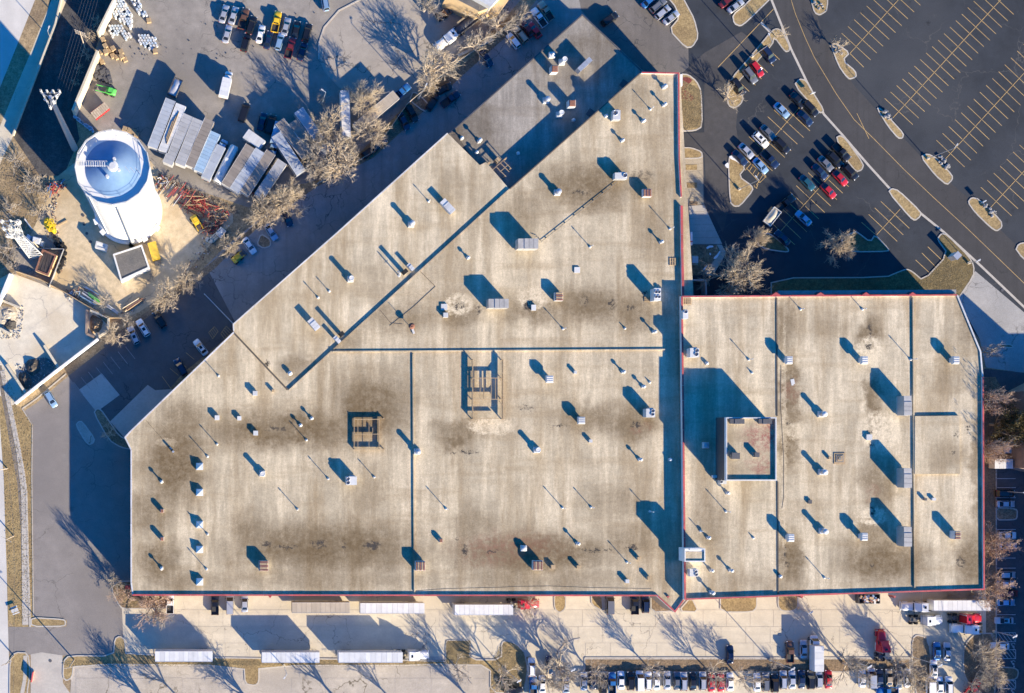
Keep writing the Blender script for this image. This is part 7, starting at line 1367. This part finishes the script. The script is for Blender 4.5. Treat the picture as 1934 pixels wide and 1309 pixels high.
# ------------------------------------------------------------------ trees and shrubs
for a in [
 ('k', 540, 376, 40, 9, 'bare rounded tree with dense pale crown beside the alley middle'), ('b', 494, 402, 32, 8, 'bare tree with fan shaped crown left of the densest alley tree'), ('a', 437, 462, 26, 7, 'bare tree between white trailer and white sedan'), ('d', 415, 483, 11, 3, 'small bare sapling below the white trailer tree'), ('e', 352, 530, 30, 7, 'bare tree with blond crown at the alley edge, upper of two'), ('b', 312, 560, 30, 7, 'bare tree with blond crown at the alley edge, lower of two'), ('a', 212, 634, 26, 6, 'bare blond tree at the corner of the employee lot'), ('d', 240, 606, 16, 5, 'thin bare tree left of the silver suv'), ('d', 200, 566, 18, 5, 'thin bare tree over the pipe stack'),
 ('a', 625, 238, 42, 11, 'bare tree left of the upright white trailer'), ('c', 600, 262, 34, 9, 'grey bare tree over the slanting trailers'), ('k', 690, 182, 38, 11, 'bare tree with wide dome right of the upright white trailer'), ('b', 705, 248, 32, 9, 'bare tree below the beige roofed trailer'), ('b', 640, 305, 42, 10, 'bare tree at the foot of the upright white trailer'), ('c', 585, 300, 38, 9, 'grey bare tree with wispy crown over the lowest slanting trailers'), ('d', 605, 322, 26, 7, 'thin bare tree at the alley edge below the trailers'), ('c', 665, 280, 26, 8, 'grey bare tree between trailers and alley'),
 ('b', 824, 124, 42, 10, 'bare tree with wide crown across the alley fence'), ('a', 812, 162, 22, 7, 'small bare tree below the wide fence tree'), ('c', 900, 82, 36, 8, 'grey bare tree over the long fence'), ('d', 945, 42, 34, 9, 'spindly bare tree in front of the tan factory'), ('d', 905, 20, 26, 9, 'spindly bare tree at the tan factory wall'), ('c', 808, 4, 38, 9, 'dense brown tree cut by the top edge'), ('d', 985, 30, 22, 6, 'thin bare tree by the alley cars'),
 ('q', 1382, 178, 26, 6, 'small bare tree spilling over the tip of the northern strip'), ('q', 1586, 88, 18, 5, 'small bare tree on the boulder island'), ('q', 1476, 62, 16, 5, 'small bare tree at the corner of the l shaped strip'), ('k', 1437, 448, 23, 9, 'bare tree on the shaded curved island'), ('k', 1595, 463, 32, 9, 'bare tree with spiky round crown on the triangular shaded island'), ('k', 1400, 518, 57, 13.5, 'largest bare tree at the north wall of the east roof'), ('d', 1873, 663, 19, 8, 'thin bare tree off the slanted east corner'),
 ('r', 1872, 758, 30, 14.5, 'pink tinged bare tree, northernmost at the east wall'), ('o', 1908, 806, 36, 12, 'olive green leafy tree at the east edge'), ('r', 1878, 852, 27, 14.5, 'pink tinged bare tree just below the olive tree'), ('r', 1880, 1028, 33, 12, 'pink tinged bare tree in the middle of the east bed'), ('r', 1872, 1112, 36, 9, 'pink tinged bare tree above the end of the white trailer'), ('b', 1866, 1238, 30, 9, 'bare tree in the eastern mulch island'), ('a', 1880, 1278, 32, 9, 'bare tree next to the hatched bays'), ('d', 1850, 1296, 26, 7, 'thin bare tree at the bottom of the eastern mulch island'),
 ('d', 1705, 1262, 34, 8, 'bare tangled tree left of the exit lane island'), ('b', 1735, 1284, 30, 8, 'bare tangled tree on the exit lane island'), ('c', 1612, 1262, 42, 9, 'wide grey tangled tree below the red tractor'), ('s', 1465, 1253, 13, 2, 'small brown shrub under the brown pickup'), ('d', 1412, 1284, 30, 8, 'bare tree filling the gap in the bottom row'), ('d', 1352, 1276, 24, 8, 'bare tree over the red pair'), ('d', 1236, 1268, 24, 8, 'bare tree over the three white cars'), ('d', 1130, 1276, 26, 8, 'bare tree over the navy sedan of the bottom row'), ('c', 1064, 1264, 46, 10, 'big grey tangled tree at the start of the bottom row'), ('c', 1042, 1286, 34, 9, 'grey tangled tree right of the white sedan at the bottom edge'), ('d', 952, 1286, 30, 9, 'bare tree in the grass by the south lot corner'), ('d', 868, 1270, 26, 8, 'faint bare tree over the south lot slabs'),
 ('r', 290, 1146, 38, 6, 'red tinged bare tree at the southwest wall corner'), ('d', 298, 1166, 26, 6, 'thin bare tree reaching over the first trailer shadow'), ('r', 228, 1122, 20, 5, 'small red tinged tree on the southwest corner bed'), ('q', 205, 816, 17, 5, 'small bare tree on the shaded kerb island by the dock'), ('d', 215, 1098, 20, 10, 'slim bare tree casting a long shadow on the west lot'), ('s', 609, 186, 12, 2.5, 'rusty brown shrub beside the pale yard lamp'), ('d', 1000, 1146, 24, 6, 'thin bare tree over the red tractor at the south wall'), ('s', 880, 1148, 20, 2, 'low shrubs behind the white trailer at the south wall'), ('s', 1800, 1126, 22, 2.5, 'low tan shrubs along the south wall above the coupled trailer'), ('s', 1840, 1124, 20, 2.5, 'low reddish shrubs at the southeast wall corner')]: tree(*a[:6], 'shrub' if a[0] == 's' else 'tree')
# trees beyond the bottom edge whose shadows fall into the picture
for i, (x, y, rr, h) in enumerate([(285, 1345, 34, 10), (345, 1340, 30, 10), (480, 1350, 34, 11), (655, 1345, 40, 12), (905, 1335, 24, 10), (1150, 1345, 26, 9), (1930, 1345, 30, 10), (760, 1350, 30, 11)]): tree('bd'[i % 2], x, y, rr, h, 'bare tree just beyond the bottom edge throwing its shadow on the lot', 'tree', 'bare trees beyond the bottom edge')
for i, (x, y, rr, h) in enumerate([(60, 345, 24, 3), (85, 365, 18, 2.5), (30, 300, 20, 2.5), (72, 400, 18, 3), (18, 395, 20, 2.5), (50, 445, 16, 2), (15, 470, 22, 2.5), (25, 500, 18, 2)]): tree('s', x, y, rr, h, ['brown brush at the upper edge of the dry field', 'dark brush between dry field and tower yard', 'brown brush at the road end of the field', 'dark brush above the mast compound', 'pale brush beside the lattice mast top', 'brown brush under the wires near the compound', 'pale brush at the far left under the lattice mast', 'brown brush at the fence corner of the compound'][i], 'shrub')
for i, (x, y) in enumerate([(176, 62), (168, 70), (162, 102), (142, 155), (150, 130), (182, 40)]): tree('q', x, y, 9+i % 3*2, 3, 'spindly bare bush growing at the edge of the dark corridor', 'shrub', 'bare bushes in the rail corridor')
for i in range(12): tree('s', 306+i*12.2, 331+i*6.2+rn.uniform(-3, 3), 6+rn.uniform(0, 4), 1.2, 'low dry scrub on the bank between trailers and tower yard', 'shrub', 'scrub along the trailer bank')
# dry tufts and leaf litter on the planting beds
def litter(name, polys, n, m, seed, size=.16):
    r_ = random.Random(seed); mb = MB(); pl = [[tuple(p) for p in P(q)] for q in polys]
    for poly in pl:
        xs = [p[0] for p in poly]; ys = [p[1] for p in poly]
        for k in range(n):
            x, y = r_.uniform(min(xs), max(xs)), r_.uniform(min(ys), max(ys))
            if not inpoly((x, y), poly): continue
            s_ = size*r_.uniform(.6, 1.5); a = r_.uniform(0, 6.28); u = (s_*cos(a), s_*sin(a)); z = .15; t_ = r_.uniform(0, .05)
            mb.add([(x-u[0], y-u[1], z), (x+u[0], y+u[1], z), (x+u[1]*.6, y-u[0]*.6, z+t_)], [(0, 1, 2)])
    tag(mb.build(name, m), kind='stuff')
M_litter = pm('tan_leaf_litter', (.30, .22, .13), .9, .4, .5); M_tuft = pm('straw_grass_tufts', (.27, .205, .10), .9, .4, .5)
litter('leaf_litter', [[(1103, 1243), (1719, 1243), (1719, 1270), (1103, 1270)], [(1722, 1206), (1748, 1202), (1758, 1240), (1758, 1309), (1722, 1275)], [(1820, 1215), (1880, 1196), (1880, 1309), (1850, 1309), (1820, 1275)], [(1852, 714), (1900, 740), (1882, 885), (1882, 1112), (1864, 1112)]], 5000, M_litter, 1)
litter('grass_tufts', [[(0, 690), (45, 775), (62, 802), (60, 900), (63, 1164), (27, 1184), (10, 1000)], [(-20, 280), (60, 320), (78, 400), (45, 470), (-20, 520)], [(119, 1248), (841, 1247), (841, 1257), (119, 1257)], [(842, 1210), (888, 1210), (888, 1254), (842, 1254)], [(946, 1215), (990, 1232), (990, 1305), (926, 1305), (926, 1258)], [(1788, 480), (1838, 502), (1806, 560), (1700, 556), (1743, 529)], [(1286, 150), (1325, 172), (1325, 240), (1286, 245)], [(210, 1105), (250, 1100), (320, 1130), (240, 1150)]], 5000, M_tuft, 2, .14)

def debris(name, polys, n, m, seed, smin=.15, smax=.5):
    r_ = random.Random(seed); mb = MB()
    for q_ in polys:
        poly = [tuple(p) for p in P(q_)]; xs = [p[0] for p in poly]; ys = [p[1] for p in poly]
        for k in range(n):
            x, y = r_.uniform(min(xs), max(xs)), r_.uniform(min(ys), max(ys))
            if inpoly((x, y), poly):
                h = r_.uniform(.03, .25); mb.box((x, y, .03+h/2), (r_.uniform(smin, smax), r_.uniform(smin*.5, smax*.5), h), r_.uniform(0, 3.14), 0, .8)
    tag(mb.build(name, m), kind='stuff')
DZ = [[(298, 326), (345, 350), (445, 392), (450, 404), (395, 380), (330, 352)], [(85, 395), (120, 340), (104, 400), (112, 450), (128, 500), (110, 520), (86, 440)], [(120, 545), (165, 560), (205, 596), (250, 590), (262, 575), (205, 600), (150, 565)], [(395, 430), (440, 400), (430, 440), (395, 478), (340, 540), (330, 530)], [(-10, 560), (45, 580), (40, 640), (-10, 640)], [(30, 690), (90, 672), (112, 697), (40, 745)]]
debris('rubble_litter', DZ, 260, M_rubble, 21); debris('rusty_litter', DZ[:4], 120, M_rust, 22, .15, .6); debris('dark_litter', DZ, 160, M_dgrey, 23, .1, .4); debris('pale_litter', DZ, 90, M_white, 24, .1, .5)
debris('yard_litter', [[(150, 215), (200, 240), (300, 322), (262, 270)], [(230, 60), (300, 60), (320, 100), (240, 120)], [(300, 40), (600, 20), (600, 200), (330, 140)]], 70, M_dgrey, 25, .1, .35)
debris('roadside_litter', [[(206, 640), (340, 540), (430, 470), (520, 398), (640, 330), (790, 195), (950, 55), (960, 66), (800, 210), (600, 352), (435, 478), (216, 644)]], 2500, M_rubble, 26, .1, .35)
